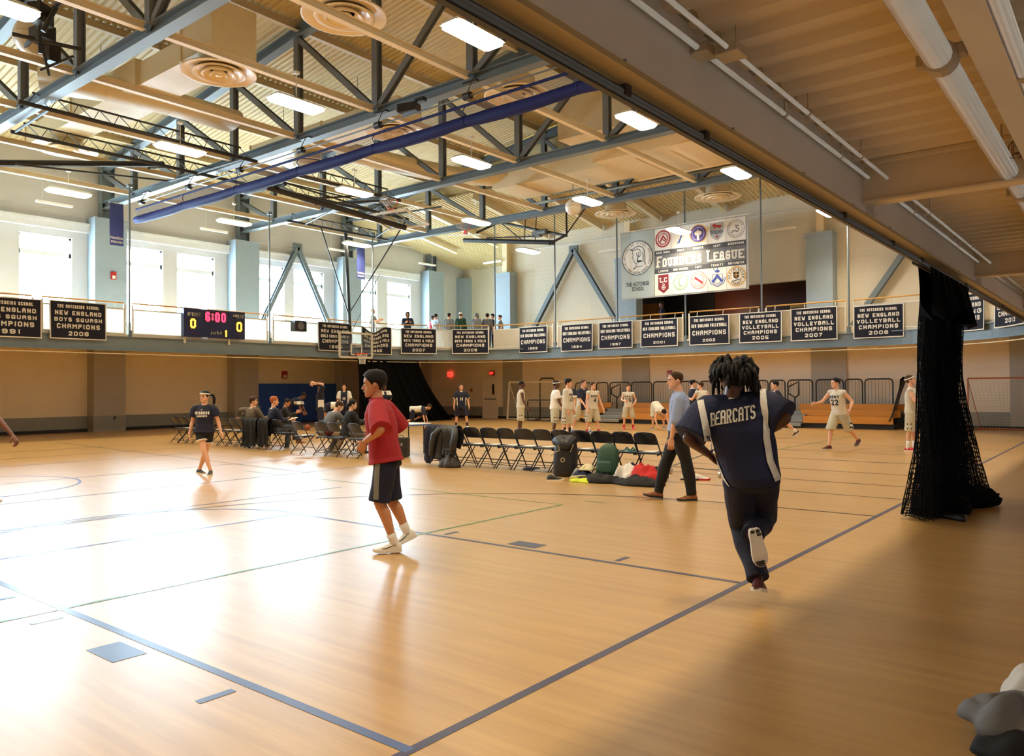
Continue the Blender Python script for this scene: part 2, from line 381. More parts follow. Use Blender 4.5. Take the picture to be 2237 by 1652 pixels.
# ---- roof: corrugated deck on two slopes, shed over the back track
def ribbed(name, p0, along, across, length, width, pitch, depth, m):
    """sheet with trapezoid ribs running in direction `across`; profile repeats along `along`; hangs down"""
    a = Vector(along); c = Vector(across)*width; p0 = Vector(p0); n = int(length/pitch); d = Vector((0, 0, -depth))
    prof = []
    for i in range(n):
        t = i*pitch
        prof += [(t, 0), (t+pitch*.42, 0), (t+pitch*.54, 1), (t+pitch*.88, 1)]
    prof.append((n*pitch, 0))
    A = [p0+a*t+d*k for t, k in prof]; B_ = [q+c for q in A]; m_ = MB(); k = len(A)
    m_.add(A+B_, [(i, i+1, k+i+1, k+i) for i in range(k-1)])
    return struct(name, m_, m)
sl = Vector((RIDGE-XL, 0, zroof(RIDGE)-zroof(XL)))
ribbed('ceiling_left', (XL, YF, zroof(XL)), (0, 1, 0), sl.normalized(), 26.4-YF, sl.length, .2, .045, M['deck'])
sr = Vector((RIDGE-XR, 0, zroof(RIDGE)-zroof(XR)))
ribbed('ceiling_right', (XR, YF, zroof(XR)), (0, 1, 0), sr.normalized(), 26.4-YF, sr.length, .2, .045, M['deck'])
sb = Vector((0, 35.7-26.2, -(35.7-26.2)*.17))
ZS = 9.48+.17*(YB-26.2)
ribbed('ceiling_back', (XL-.2, 26.2, ZS), (1, 0, 0), sb.normalized(), XR-XL+.4, sb.length, .2, .05, M['deck'])
b = MB(); b.add([(XL, 26.45, ZS-.1), (XR, 26.45, ZS-.1), (XR, 26.45, zroof(XR)+.1), (RIDGE, 26.45, zroof(RIDGE)+.1), (XL, 26.45, zroof(XL)+.1)], [(0, 1, 2, 3, 4)]); struct('wall_gable', b, M['deck'])
b = MB()   # outer skin keeps daylight out above the deck
b.add([(XL-.4, YF-.3, zroof(XL)+.12), (RIDGE, YF-.3, zroof(RIDGE)+.12), (XR+.4, YF-.3, zroof(XR)+.12), (XL-.4, 26.6, zroof(XL)+.12), (RIDGE, 26.6, zroof(RIDGE)+.12), (XR+.4, 26.6, zroof(XR)+.12)], [(0, 1, 4, 3), (1, 2, 5, 4)])
b.add([(XL-.4, 26.2, ZS+.15), (XR+.4, 26.2, ZS+.15), (XR+.4, 35.9, ZS+.15-9.7*.17), (XL-.4, 35.9, ZS+.15-9.7*.17)], [(0, 1, 2, 3)])
b.box((XL-.3, 33.6, 5.2), (.06, 4.4, 11)); b.box(((XL+XR)/2, 37.7, 5.3), (XR-XL+.8, .06, 10.6)); b.box((XR+.3, 30, 5), (.06, 16, 11))
struct('ceiling_outer', b, M['deck'])
# ---- suspended running track around the hall
def track_path(d=0.0):
    """inner edge of the track, moved d metres into the hall; list of (point, inward normal)"""
    out = []
    r = 5.5
    for y in (YF+.1, 0, 8, 16, 23.9): out.append((Vector((XT, y, 0)), Vector((1, 0, 0))))
    for i in range(1, 25):
        a = radians(180 - 90*i/24); out.append((Vector((XT+r+r*cos(a), YT-r+r*sin(a), 0)), Vector((-cos(a), -sin(a), 0))))
    for x in (-18, -13, XG-r): out.append((Vector((x, YT, 0)), Vector((0, -1, 0))))
    for i in range(1, 25):
        a = radians(90 - 90*i/24); out.append((Vector((XG-r+r*cos(a), YT-r+r*sin(a), 0)), Vector((-cos(a), -sin(a), 0))))
    return [(p+n*d, n) for p, n in out]
TP = track_path()
def sweep(b, path, prof):
    rings = [[p+n*o+Vector((0, 0, z)) for o, z in prof] for p, n in path]
    return b.loft(rings)
TRACK = thing('running_track', 'suspended running track with blue-grey fascia beam ringing the gymnasium', 'running track', (XT, YF+.1, ZT0))
b = MB()
sweep(b, TP, [(.1, ZT0), (.1, ZT0+.03), (.015, ZT0+.03), (.015, ZT1-.03), (.1, ZT1-.03), (.1, ZT1), (-.1, ZT1), (-.1, ZT0)])
b.build('fascia_beam', M['fascia'], TRACK)
b = MB(); sweep(b, TP, [(.035, ZT0-.12), (.035, ZT0-.09), (.0, ZT0-.09), (.0, ZT0-.12)]); b.build('rail_pipe', M['cream'], TRACK)
b = MB()
def outer(p, n):
    if p.y < 23.95 and n.x > .9: return Vector((XL, p.y, 0))
    if n.x > .02: # left arc
        t = atan2(-n.y, n.x)/(pi/2); q = (Vector((XL, 23.9, 0)), Vector((XL, YB, 0)), Vector((-22, YB, 0)))
        return q[0].lerp(q[1], t*2) if t < .5 else q[1].lerp(q[2], t*2-1)
    if abs(n.x) < .02: return Vector((p.x, YB, 0))
    t = 1-atan2(-n.y, -n.x)/(pi/2); q = (Vector((XG-5.5, YB, 0)), Vector((XR, YB, 0)), Vector((XR, 23.9, 0)))
    return q[0].lerp(q[1], t*2) if t < .5 else q[1].lerp(q[2], t*2-1)
rings = []
for p, n in TP:
    o = outer(p, n); z = Vector((0, 0, 1)); rings.append([p-n*.02+z*(ZT1-.1), p-n*.02+z*(ZT1+.08), o+z*(ZT1+.08), o+z*(ZT1-.1)])
b.loft(rings); b.box(((XL+XC)/2, 33.8, ZT1-.01), (XC-XL, 3.6, .18))
b.build('deck_slab', M['deck_n'], TRACK)
# near side: deep girder, ribbed soffit and cross beams over the camera
b = MB(); g0, g1 = (XG, YF, 0), (XG, 24.0, 0)
b.box((XG+.07, (YF+24)/2, (ZT0+ZT1)/2+.02), (.03, 24-YF, ZT1-ZT0-.02)); b.build('girder_web', M['girder'], TRACK)
b = MB(); b.box((XG+.06, (YF+24)/2, ZT0-.012), (.2, 24-YF, .028)); b.box((XG+.07, (YF+24)/2, ZT1-.012), (.16, 24-YF, .025)); b.build('girder_flange', M['girder_fl'], TRACK)
b = MB()
for y in (1.15, 7.1, 12.95, 18.85):
    b.box((XG+.09, y+.06, 3.22), (.12, .02, .46)); b.box((XG+.07, y+.2, 3.22), (.06, .16, .44))
    for dy in (.14, .26):
        for z in (3.06, 3.14, 3.22, 3.3, 3.38): b.lathe([(.012, 0), (.012, .02)], (XG+.1, y+dy, z), 6, 'x')
b.build('splice_plates', M['girder'], TRACK)['kind'] = 'stuff'
b = MB()
y = YF+.2
while y < 24:
    for dx in (-.02, .14): b.lathe([(.011, 0), (.011, .022)], (XG+dx-.0, y, ZT0-.0), 6)
    y += 1.18
b.build('bolts', M['dark_steel'], TRACK)['kind'] = 'stuff'
ribbed_o = ribbed('ceiling_under_track', (XG+.02, YF, ZT1+.0), (0, 1, 0), (1, 0, 0), 24.2-YF, XR-XG, .3, .055, M['deck_n'])
for k, y in enumerate((1.15, 7.1, 12.95, 18.85)):
    b = MB(); b.ibeam((XG+.03, y, 3.28), (XR, y, 3.28), .16, .36, .02); b.build('cross_beam', M['deck_n'], TRACK)
b = MB(); b.ibeam((-.55, YF, 3.3), (-.55, 24, 3.3), .14, .28, .02); b.build('inner_beam', M['girder'], TRACK)
# hanger rods and knee braces
HANG = [((x, YT+.05), 'b') for x in (-24.75, -21.1, -17.75, -14.5, -11.3, -8.1, -4.9)] + [((XT-.05, y), 'l') for y in (1.1, 7.0, 12.85, 18.5, 24.0)]
for i, ((x, y), k) in enumerate(HANG):
    zt = 8.85 if k == 'l' else 9.48+.17*(YB-y)-.1
    b = MB(); b.tube([(x, y, ZT0+.1), (x, y, zt)], .035, 8); b.box((x, y, ZT1+.1), (.12, .12, .25)); b.box((x, y, zt-.05), (.16, .16, .1))
    b.build('hanger_rod', M['blue_steel'], TRACK)
# ---- track railing with cream screens, posts and oak handrail
RAIL = TRACK
def pathlen(path):
    s = [0]
    for (p, _), (q, _) in zip(path, path[1:]): s.append(s[-1]+(q-p).length)
    return s
TPd = track_path(-.02); TS = pathlen(TPd)
def at(s, path=TPd, S=TS):
    for i in range(len(S)-1):
        if s <= S[i+1] or i == len(S)-2:
            t = (s-S[i])/(S[i+1]-S[i]); p = path[i][0].lerp(path[i+1][0], t); n = path[i][1].lerp(path[i+1][1], t).normalized()
            return p, n
def s_of(x, y):
    best = min(((at(s*.1)[0]-Vector((x, y, 0))).length, s*.1) for s in range(int(TS[-1]*10)))
    return best[1]
gaps = sorted([s_of(x, y) for (x, y), k in HANG])
marks = [0.2] + gaps + [TS[-1]-.1]
big = []
for a_, c_ in zip(marks, marks[1:]):
    n = max(1, round((c_-a_)/3.4)); big += [(a_+(c_-a_)*i/n, a_+(c_-a_)*(i+1)/n) for i in range(n)]
for a_, c_ in big:
    s0, s1 = a_+.14, c_-.14
    k = max(2, int((s1-s0)/.5)); sub = [at(s0+(s1-s0)*i/k) for i in range(k+1)]
    b = MB(); sweep(b, sub, [(.0, 3.6), (.012, 3.6), (.012, 4.42), (.0, 4.42)]); b.build('screen_panel', M['panel'], RAIL)
    b = MB()
    for z in (3.58, 4.44): sweep(b, sub, [(-.015, z-.02), (.02, z-.02), (.02, z+.02), (-.015, z+.02)])
    b.build('screen_frame', M['rail_w'], RAIL)['kind'] = 'stuff'
    for s in (s0, s1):
        b = MB(); p, n = at(s); b.beam(p+Vector((0, 0, 3.3)), p+Vector((0, 0, 4.6)), .05, .05, (0, 1, 0)); b.build('rail_post', M['rail_w'], RAIL)
    b = MB(); b.tube([p+Vector((0, 0, 4.66))-n*.05 for p, n in sub], .028, 8); b.build('handrail', M['oak'], RAIL)
    b = MB()
    for f in (.12, .5, .88):
        p, n = at(s0+(s1-s0)*f); b.tube([p+Vector((0, 0, 4.44)), p+Vector((0, 0, 4.55)), p-n*.05+Vector((0, 0, 4.64))], .012, 6)
    b.build('rail_bracket', M['rail_w'], RAIL)['kind'] = 'stuff'
# knee braces on the walls (inverted V)
for i, (top, feet) in enumerate((((-31.9, 23.0, 8.55), ((-31.9, 20.6, 3.9), (-31.9, 25.4, 3.9))), ((-21.6, 31.75, 8.4), ((-24.6, 31.75, 3.9), (-18.7, 31.75, 3.9))), ((-5.6, 31.75, 8.2), ((-8.6, 31.75, 3.9), (-2.6, 31.75, 3.9))), ((-31.9, 5.0, 8.5), ((-31.9, 2.6, 3.9), (-31.9, 7.4, 3.9))))):
    t = thing('wall_brace', ['blue-grey steel inverted V brace on the window wall left of the hoop mast', 'blue-grey steel inverted V brace on the back wall left of the large league banner', 'blue-grey steel inverted V brace on the back wall right of the lobby opening', 'blue-grey steel inverted V brace on the window wall behind the foreground court'][i], 'brace', top)
    for f in feet:
        b = MB(); b.ibeam(top, f, .2, .2, .02, (1, 0, 0) if i in (0, 3) else (0, 1, 0)); b.build('brace_leg', M['blue_steel'], t)
    b = MB(); b.box(top, (.1, .5, .4) if i in (0, 3) else (.5, .1, .4)); b.build('gusset', M['blue_steel'], t)
# ---- roof trusses
for i, y in enumerate(TRUSS_Y):
    t = thing('roof_truss', 'blue-grey steel roof truss, %s one counted from the back wall' % ORD[len(TRUSS_Y)-1-i], 'roof truss', (RIDGE, y, 8.8), 0, 'roof trusses')
    b = MB(); b.ibeam((XL+.2, y, 8.93), (XR, y, 8.93), .28, .27, .03); b.build('bottom_chord', M['blue_steel'], t)
    for x0, x1 in ((XL+.2, RIDGE), (RIDGE, XR)):
        b = MB(); b.ibeam((x0, y, zroof(x0)-.36), (x1, y, zroof(x1)-.36), .28, .3, .03); b.build('top_chord', M['blue_steel'], t)
    for x in POST_X:
        b = MB(); b.ibeam((x, y, 9.06), (x, y, zroof(x)-.4), .2, .2, .025, (0, 1, 0)); b.build('post', M['dark_steel'], t)
    xs = [XL+.2] + POST_X + [XR]
    for k in range(len(xs)-1):
        xa, xb = xs[k], xs[k+1]
        if xb <= RIDGE+.01: p, q = (xa, y, zroof(xa)-.5), (xb, y, 9.0)
        else: p, q = (xa, y, 9.0), (xb, y, zroof(xb)-.5)
        b = MB(); b.ibeam(p, q, .16, .16, .02, (0, 1, 0)); b.build('diagonal', M['dark_steel'], t)
# ---- beams along the hall at bottom chord level, purlins under the deck
bays = list(zip(TRUSS_Y, TRUSS_Y[1:]))
BAYN = ['bay nearest the camera', 'bay where the diffusers hang in front of the curtain', 'bay behind the blue curtain', 'bay holding the large ducts']
for k, x in enumerate(POST_X[:-1]):
    for j, (y0, y1) in enumerate(bays):
        b = MB(); b.ibeam((x, y0+.16, 9.02), (x, y1-.16, 9.02), .15, .16, .018)
        o = b.build('ceiling_beam', M['cream']); tag(o, 'cream steel beam at lower chord level, %s row from the windows, %s' % (ORD[k], BAYN[j]), 'beam', 'cream ceiling beams')
    b = MB(); z = zroof(x)-.18
    b.ibeam((x, YF, z), (x, 26.3, z), .16, .22, .02); o = b.build('roof_purlin', M['purlin']); tag(o, 'long tan purlin directly under the roof deck, %s row from the windows' % ORD[k], 'purlin', 'roof purlins')
for k, x in enumerate((-29.6, -26.6, -23.3, -20.05, -16.95, -13.85, -10.7, -7.6, -4.4)):
    b = MB(); b.ibeam((x, 26.2, ZS-.2), (x, YB-.05, ZS-.2-.17*(YB-.05-26.2)), .22, .3, .02)
    b.build('shed_rafter', M['cream'], bpy.data.objects['ceiling_back'])
# ---- ceiling lights
LAMPS = [(x, y) for x in (-27.6, -20.35, -15.1, -9.62, -2.0) for y in (-1.35, 4.75, 10.87, 16.95, 23.1)] + [(-21.5, 27.95), (-14.2, 28.3), (-8.6, 28.9), (-2.0, 28.9)]
ROWN = {-27.6: 'nearest the windows', -20.35: 'second row from the windows', -15.1: 'middle row', -9.62: 'fourth row from the windows', -2.0: 'row above the girder'}
YN = {-1.35: 'behind the camera', 4.75: 'nearest the camera', 10.87: 'before the blue curtain', 16.95: 'beyond the blue curtain', 23.1: 'by the last truss'}
ENDN = {-21.5: 'above the corner spectators', -14.2: 'in front of the league banner', -8.6: 'right of the league banner', -2.0: 'hidden by the girder'}
proto = None
for x, y in LAMPS:
    end = y > 27
    lab = ('glowing fluorescent light over the back track, %s' % ENDN[x]) if end else ('glowing fluorescent high bay light, %s, %s' % (ROWN[x], YN[y]))
    if proto is None:
        t = thing('ceiling_light', lab, 'ceiling light', (0, 0, 0), 0, 'ceiling lights')
        b = MB(); b.loft([[Vector((sx*.25, sy*.66, .03)) for sx, sy in ((-1, -1), (1, -1), (1, 1), (-1, 1))], [Vector((sx*.16, sy*.6, .11)) for sx, sy in ((-1, -1), (1, -1), (1, 1), (-1, 1))]]); b.build('housing', M['lamp_body'], t)
        def oct_(w, l, c, z): return [Vector(p) for p in ((-w+c, -l, z), (w-c, -l, z), (w, -l+c, z), (w, l-c, z), (w-c, l, z), (-w+c, l, z), (-w, l-c, z), (-w, -l+c, z))]
        b = MB(); b.loft([oct_(.2, .6, .06, -.05), oct_(.26, .67, .1, -.01), oct_(.26, .67, .1, .03)]); b.build('lens', M['lens'], t)
        b = MB(); b.tube([(0, 0, .1), (0, 0, .75)], .012, 6); b.box((0, 0, .74), (.12, .12, .06)); b.build('stem', M['lamp_body'], t)
        proto = t
    else:
        t = copy_tree(proto); t['label'] = lab
    t.location = (x, y, 7.8 if end else 8.17)

for o_ in [o for o in bpy.data.objects if o.name.split('.')[0] == 'ceiling_light']:
    L = bpy.data.lights.new('lamp_tubes', 'AREA'); L.shape = 'RECTANGLE'; L.size = .48; L.size_y = 1.3; L.energy = LAMP_WATTS; L.color = LAMP_COLOR; L.spread = radians(LAMP_SPREAD)
    lo = bpy.data.objects.new('lamp_tubes', L); COL.objects.link(lo); lo.location = o_.location + Vector((0, 0, -.056))
# ================================================================== lettering
GL = dict(A='00 05 16 36 45 40|03 43', B='00 06 36 45 44 33 42 41 30 00|03 33', C='45 36 16 05 01 10 30 41', D='00 06 36 45 41 30 00', E='46 06 00 40|03 33',
 F='46 06 00|03 33', G='45 36 16 05 01 10 30 41 43 23', H='00 06|40 46|03 43', I='20 26', J='46 41 30 10 01', K='00 06|46 03 40', L='06 00 40', M='00 06 23 46 40',
 N='00 06 40 46', O='10 01 05 16 36 45 41 30 10', P='00 06 36 45 44 33 03', Q='10 01 05 16 36 45 41 30 10|22 40', R='00 06 36 45 44 33 03|23 40',
 S='45 36 16 05 04 13 33 42 41 30 10 01', T='06 46|26 20', U='06 01 10 30 41 46', V='06 20 46', W='06 10 23 30 46', X='00 46|06 40', Y='06 23 46|23 20', Z='06 46 00 40')
GL.update({'0': GL['O'], '1': '15 26 20', '2': '05 16 36 45 44 00 40', '3': '05 16 36 45 44 33 42 41 30 10 01|13 33', '4': '30 36 02 42', '5': '46 06 03 33 42 41 30 10 01',
 '6': '45 36 16 05 01 10 30 41 42 33 03', '7': '06 46 10', '8': '13 04 05 16 36 45 44 33 13 02 01 10 30 41 42 33', '9': '01 10 30 41 45 36 16 05 04 13 43',
 '&': '40 05 16 26 35 02 01 10 20 42', "'": '26 24', ':': '21 22|24 25', '.': '20 21', '-': '13 33', 'p': '0a 04 34 43 41 30 00', 'e': '02 42 43 34 14 03 01 10 40', 'r': '00 04|03 14 34', 'i': '20 24|25 26', 'o': '10 01 03 14 34 43 41 30 10', 'd': '46 40 10 01 03 14 44', ' ': ''})
def _gp(s): return [((int(q[0])), (-2 if q[1] == 'a' else int(q[1]))) for q in s.split()]
def gw(c): return {'I': .35, '1': .6, "'": .3, ':': .35, '.': .3, ' ': .6, 'M': 1.2, 'W': 1.25, 'i': .4}.get(c, 1.0)
def letters(b, text, f, x, y, w, h, t, serif=0.0, caps_big=None, gap=.34):
    """text from strokes: occupies w x h with lower left corner (x, y) in the 2D frame that f maps to space; t = stroke thickness"""
    tot = sum(gw(c) for c in text) + gap*(len(text)-1)
    k = w/tot; cx = x
    for ch in text:
        cw = gw(ch)*k; hh = h*(caps_big if caps_big and ch in 'FL' and (cx == x or prevsp) else 1.0); prevsp = ch == ' '
        for pl in GL.get(ch.upper() if ch not in GL else ch, '').split('|'):
            P = _gp(pl)
            if gw(ch) < .7 and ch != ' ': P = [(2+(a-2)*.6 if ch == '1' else 2, q) for a, q in P]
            P = [(cx + t/2 + (cw-t)*a/4, y + t/2 + (hh-t)*q/6) for a, q in P]
            segs = list(zip(P, P[1:]))
            if serif and P:
                for (a, q) in (P[0], P[-1]):
                    if abs(q-(y+t/2)) < 1e-5 or abs(q-(y+hh-t/2)) < 1e-5: segs.append(((a-serif*cw, q), (a+serif*cw, q)))
            for (ax, ay), (bx, by) in segs:
                dx, dy = bx-ax, by-ay; L = hypot(dx, dy) or 1; dx, dy = dx/L*t/2, dy/L*t/2
                n = max(1, int(L/((.18 if serif else .35)*h)))
                A = (ax-dx*.8, ay-dy*.8); B_ = (bx+dx*.8, by+dy*.8)
                for i in range(n):
                    p = [A[j]+(B_[j]-A[j])*i/n for j in (0, 1)]; q = [A[j]+(B_[j]-A[j])*(i+1)/n for j in (0, 1)]
                    b.quad(f(p[0]+dy, p[1]-dx), f(q[0]+dy, q[1]-dx), f(q[0]-dy, q[1]+dx), f(p[0]-dy, p[1]+dx))
        cx += cw + gap*k
    return b
def font_text(name, text, size, m, parent, f, width=None, bold=0.0):
    """built-in font text, centred on (0,0), mapped by f(x,y)"""
    cu = bpy.data.curves.new(name, 'FONT'); cu.body = text; cu.size = size; cu.align_x = 'CENTER'; cu.align_y = 'CENTER'; cu.offset = bold; cu.resolution_u = 2
    o = bpy.data.objects.new(name, cu); COL.objects.link(o)
    dg = bpy.context.evaluated_depsgraph_get(); me = bpy.data.meshes.new_from_object(o.evaluated_get(dg))
    bpy.data.objects.remove(o); bpy.data.curves.remove(cu)
    xs = [v.co.x for v in me.vertices]; k = 1.0
    if width and xs: k = width/(max(xs)-min(xs))
    b = MB(); b.add([f(v.co.x*k, v.co.y) for v in me.vertices], [tuple(p.vertices) for p in me.polygons]); bpy.data.meshes.remove(me)
    return b.build(name, m, parent)
def banner(label, path, z0, z1, lines, group='navy championship banners on the railing', sag=0.0, fold=None, seed=1):
    """navy felt banner with white edge; path: function u in 0..1 -> (point, outward normal)"""
    rr = random.Random(seed); ph = rr.random()*6; amp = .012+.012*rr.random(); Hh = z1-z0
    p0, n0 = path(0); p1, _ = path(1); Wd = (p1-p0).length
    def f(x, y, off=0.0):
        u = x/Wd; p, n = path(u); v = y/Hh
        dz = -sag*sin(pi*min(max(u, 0), 1))*(v) - (fold(u)*v if fold else 0)
        o = .02 + off + amp*(1-v)*(1+sin(u*7+ph)) + .006*sin(u*15+v*4+ph)
        if fold: o += .05*fold(u)*sin(pi*min(1, max(0, v)))
        return p + n*o + Vector((0, 0, z0+y+dz))
    t = thing('championship_banner', label, 'banner', tuple(f(Wd/2, 0)), 0, group)
    def sheet(x0, x1, y0, y1, off, nx, ny):
        m_ = MB(); vs = [f(x0+(x1-x0)*i/nx, y0+(y1-y0)*j/ny, off) for j in range(ny+1) for i in range(nx+1)]
        back = [f(x0+(x1-x0)*i/nx, y0+(y1-y0)*j/ny, off-.008) for j in range(ny+1) for i in range(nx+1)]
        k = nx+1; q = [(j*k+i, j*k+i+1, (j+1)*k+i+1, (j+1)*k+i) for j in range(ny) for i in range(nx)]
        m_.add(vs, q); m_.add(back, [tuple(reversed(a)) for a in q]); return m_
    sheet(0, Wd, 0, Hh, 0, 14, 8).build('cloth', M['navy_banner'], t, True)
    e = .035
    m_ = MB()
    for a in (sheet(0, Wd, 0, e, .003, 14, 1), sheet(0, Wd, Hh-e*.8, Hh, .003, 14, 1), sheet(0, e, e, Hh-e, .003, 1, 8), sheet(Wd-e, Wd, e, Hh-e, .003, 1, 8)): m_.add(a.v, a.f)
    m_.build('white_edging', M['white_felt'], t)
    m_ = MB()
    for text, yc, h, wf in lines:
        letters(m_, text, lambda x, y: f(x, y, .006), Wd*(1-wf)/2, Hh*(1-yc)-h*Hh/2, Wd*wf, h*Hh, min(.036, h*Hh*.24))
    m_.build('lettering', M['white_felt'], t)
    return t
def L5(a, c, sport, d, yr): return [('THE HOTCHKISS SCHOOL', .14, .09, .74), ('NEW ENGLAND', .31, .12, .82), (sport, .485, .12, .86), ('CHAMPIONS', .66, .125, .78), (yr, .84, .115, .38)]
def L4(yr): return [('THE HOTCHKISS SCHOOL', .15, .095, .76), ('NEW ENGLAND VOLLEYBALL', .34, .115, .88), ('CHAMPIONS', .585, .16, .84), (yr, .84, .095, .32)]
def L5b(sport, yr): return [('THE HOTCHKISS SCHOOL', .14, .09, .74), ('NEW ENGLAND', .31, .115, .82), (sport, .485, .105, .84), ('CHAMPIONS', .66, .125, .76), (yr, .85, .115, .36)]
def bpath(x0, x1, y=YT-.12): return lambda u: (Vector((x0+(x1-x0)*u, y, 0)), Vector((0, -1, 0)))
def lpath(y0, y1, x=XT+.12): return lambda u: (Vector((x, y0+(y1-y0)*u, 0)), Vector((1, 0, 0)))
TPo = track_path(.12); TSo = pathlen(TPo)
def apath(s0, s1): return lambda u: at(s0+(s1-s0)*u, TPo, TSo)
for x0, x1, zt, zb, ln, lab in (
    (-23.1, -21.42, 4.5, 3.27, L4('1993'), 'navy volleyball champions banner dated 1993, first of them from the left'),
    (-20.64, -18.92, 4.48, 3.25, L4('1994'), 'navy volleyball champions banner dated 1994, second of them from the left'),
    (-18.6, -16.89, 4.46, 3.29, L4('1997'), 'navy volleyball champions banner dated 1997, third of them from the left'),
    (-16.49, -14.76, 4.45, 3.28, L4('2001'), 'navy volleyball champions banner dated 2001, fourth of them from the left'),
    (-14.25, -12.54, 4.45, 3.27, L4('2002'), 'navy volleyball champions banner dated 2002, fifth of them from the left'),
    (-12.13, -10.46, 4.44, 3.27, L5(0, 0, 'VOLLEYBALL', 0, '2005'), 'navy volleyball champions banner dated 2005, sixth of them from the left'),
    (-10.13, -8.45, 4.47, 3.26, L5(0, 0, 'VOLLEYBALL', 0, '2007'), 'navy volleyball champions banner dated 2007, seventh of them from the left'),
    (-7.9, -6.25, 4.41, 3.25, L5(0, 0, 'VOLLEYBALL', 0, '2008'), 'navy volleyball champions banner dated 2008, last of them from the left')):
    banner(lab, bpath(x0, x1), zb, zt, ln, seed=int(-x0*10))
s8 = s_of(-6.9, YT)
banner('navy sailing champions banner dated 2011 right of the black net', apath(s8+1.75, s8+3.4), 3.27, 4.45, L5(0, 0, 'SAILING', 0, '2011'), seed=91)
banner('navy champions banner half hidden by the girder at far right', apath(s8+3.85, s8+5.5), 3.27, 4.45, L5(0, 0, 'SAILING', 0, '2012'), seed=92)
sa = s_of(XT, 23.9)
banner('navy boys track and field champions banner dated 2007, first one right of the hoop', apath(sa+1.5, sa+3.3), 3.27, 4.49, L5b('BOYS TRACK & FIELD', '2007'), seed=93)
banner('navy boys track and field champions banner dated 2009, next to the first volleyball banner', apath(sa+4.05, sa+5.85), 3.28, 4.48, L5b('BOYS TRACK & FIELD', '2009'), seed=94)
banner('navy track and field banner with slumped top edge behind the hoop', apath(sa-.75, sa+1.0), 3.2, 4.5, L5b('BOYS TRACK & FIELD', '1985'), seed=95, fold=lambda u: .3*max(0, sin(pi*min(1, u*1.25+.02)))**1.5)
banner('navy girls cross country champions banner left of the hoop', lpath(20.75, 22.6), 3.27, 4.52, L5b('GIRLS CROSS COUNTRY', '1985'), seed=96)
banner('navy boys squash champions banner dated 2006, left of the scoreboard', lpath(10.2, 11.97), 3.3, 4.55, L5b('BOYS SQUASH', '2006'), seed=97)
banner('navy boys squash champions banner dated 1991 at the left picture edge', lpath(8.1, 9.97), 3.28, 4.53, L5b('BOYS SQUASH', '1991'), seed=98)
# blue vertical athletics banners on the window pilasters
M['royal'] = mat('royal_blue_cloth', srgb(62, 74, 140), .7, bump=.1, bscale=30)
for i, (y, lab) in enumerate(((12.7, 'blue vertical athletics banner hanging left of the blue curtain end'), (23.85, 'blue vertical athletics banner hanging behind the hoop mast'))):
    x = -28.2; t = thing('pennant_banner', lab, 'banner', (x, y, 6.75), 0, 'blue athletics banners')
    def f(a, c, o=0.0): return Vector((x+.01+o+.01*sin(c*5+a*6), y+a, 7.5+c))
    m_ = MB(); k = 5
    for o in (0, -.008): m_.add([f(-.24+.48*i/4, -.75+1.5*j/8, o) for j in range(9) for i in range(5)], [(j*5+i, j*5+i+1, (j+1)*5+i+1, (j+1)*5+i) for j in range(8) for i in range(4)])
    m_.build('cloth', M['royal'], t, True)
    font_text('lettering', 'Hotchkiss', .14, M['white_felt'], t, lambda a, c: f(a, c-.48, .005), .44, .002)
    m_ = MB(); letters(m_, 'ATHLETICS', lambda a, c: f(a, c, .005), -.2, -.66, .4, .07, .014); m_.build('small_lettering', M['white_felt'], t)
    m_ = MB(); m_.tube([(x, y-.28, 8.26), (x, y+.28, 8.26)], .015, 6); m_.build('hanging_rod', M['rail_w'], t)
# ---- large league banner
FX0, FX1, FZ0, FZ1, FY = -17.42, -11.72, 5.36, 8.27, 29.25
FW, FH = FX1-FX0, FZ1-FZ0
FB = thing('league_banner', 'large grey and white school league banner with rows of crests hanging over the track', 'banner', ((FX0+FX1)/2, FY, FZ0))
def ff(x, y, o=0.0): return Vector((FX0+x, FY-.02-o - .018*sin(x*5.2+y*.7) - .008*sin(x*19)*max(0, 1-abs(y-FH*.5)/1.3), FZ0+y))
def fsheet(x0, x1, y0, y1, o, m, name='field'):
    nx = max(2, int((x1-x0)/.09)); ny = max(1, int((y1-y0)/.3)); b = MB()
    b.add([ff(x0+(x1-x0)*i/nx, y0+(y1-y0)*j/ny, o) for j in range(ny+1) for i in range(nx+1)], [(j*(nx+1)+i, j*(nx+1)+i+1, (j+1)*(nx+1)+i+1, (j+1)*(nx+1)+i) for j in range(ny) for i in range(nx)])
    return b.build(name, m, FB, True)
def flat(n, r, g, b_, ro=.7): M[n] = mat(n, srgb(r, g, b_), ro, var=.02); return M[n]
flat('ban_grey', 176, 190, 188); flat('ban_white', 232, 230, 222); flat('ban_slate', 112, 114, 118); flat('ban_dark', 74, 76, 82); flat('ban_ink', 38, 44, 56)
flat('ban_red', 168, 40, 44); flat('ban_maroon', 130, 34, 46); flat('ban_purple', 84, 72, 150); flat('ban_gold', 214, 160, 60); flat('ban_blue', 52, 78, 170); flat('ban_green', 126, 176, 140); flat('ban_lgrey', 170, 172, 172); flat('ban_pink', 214, 128, 122)
fsheet(0, FW, 0, FH, -.01, M['ban_lgrey'], 'cloth')
fsheet(.05, FW*.285, .05, FH-.05, .004, M['ban_grey']); 
XC0 = FW*.288; XC1 = FW-.1; CW = (XC1-XC0)/5
fsheet(XC0, XC1, FH*.67, FH-.06, .004, M['ban_white']); fsheet(XC0, XC1, .06, FH*.33, .004, M['ban_white']); fsheet(XC0, XC1, FH*.335, FH*.665, .004, M['ban_slate'])
fsheet(XC0, XC1, FH*.6, FH*.665, .006, M['ban_dark'], 'label_strip'); fsheet(XC0, XC1, FH*.335, FH*.4, .006, M['ban_dark'], 'label_strip')
b = MB()
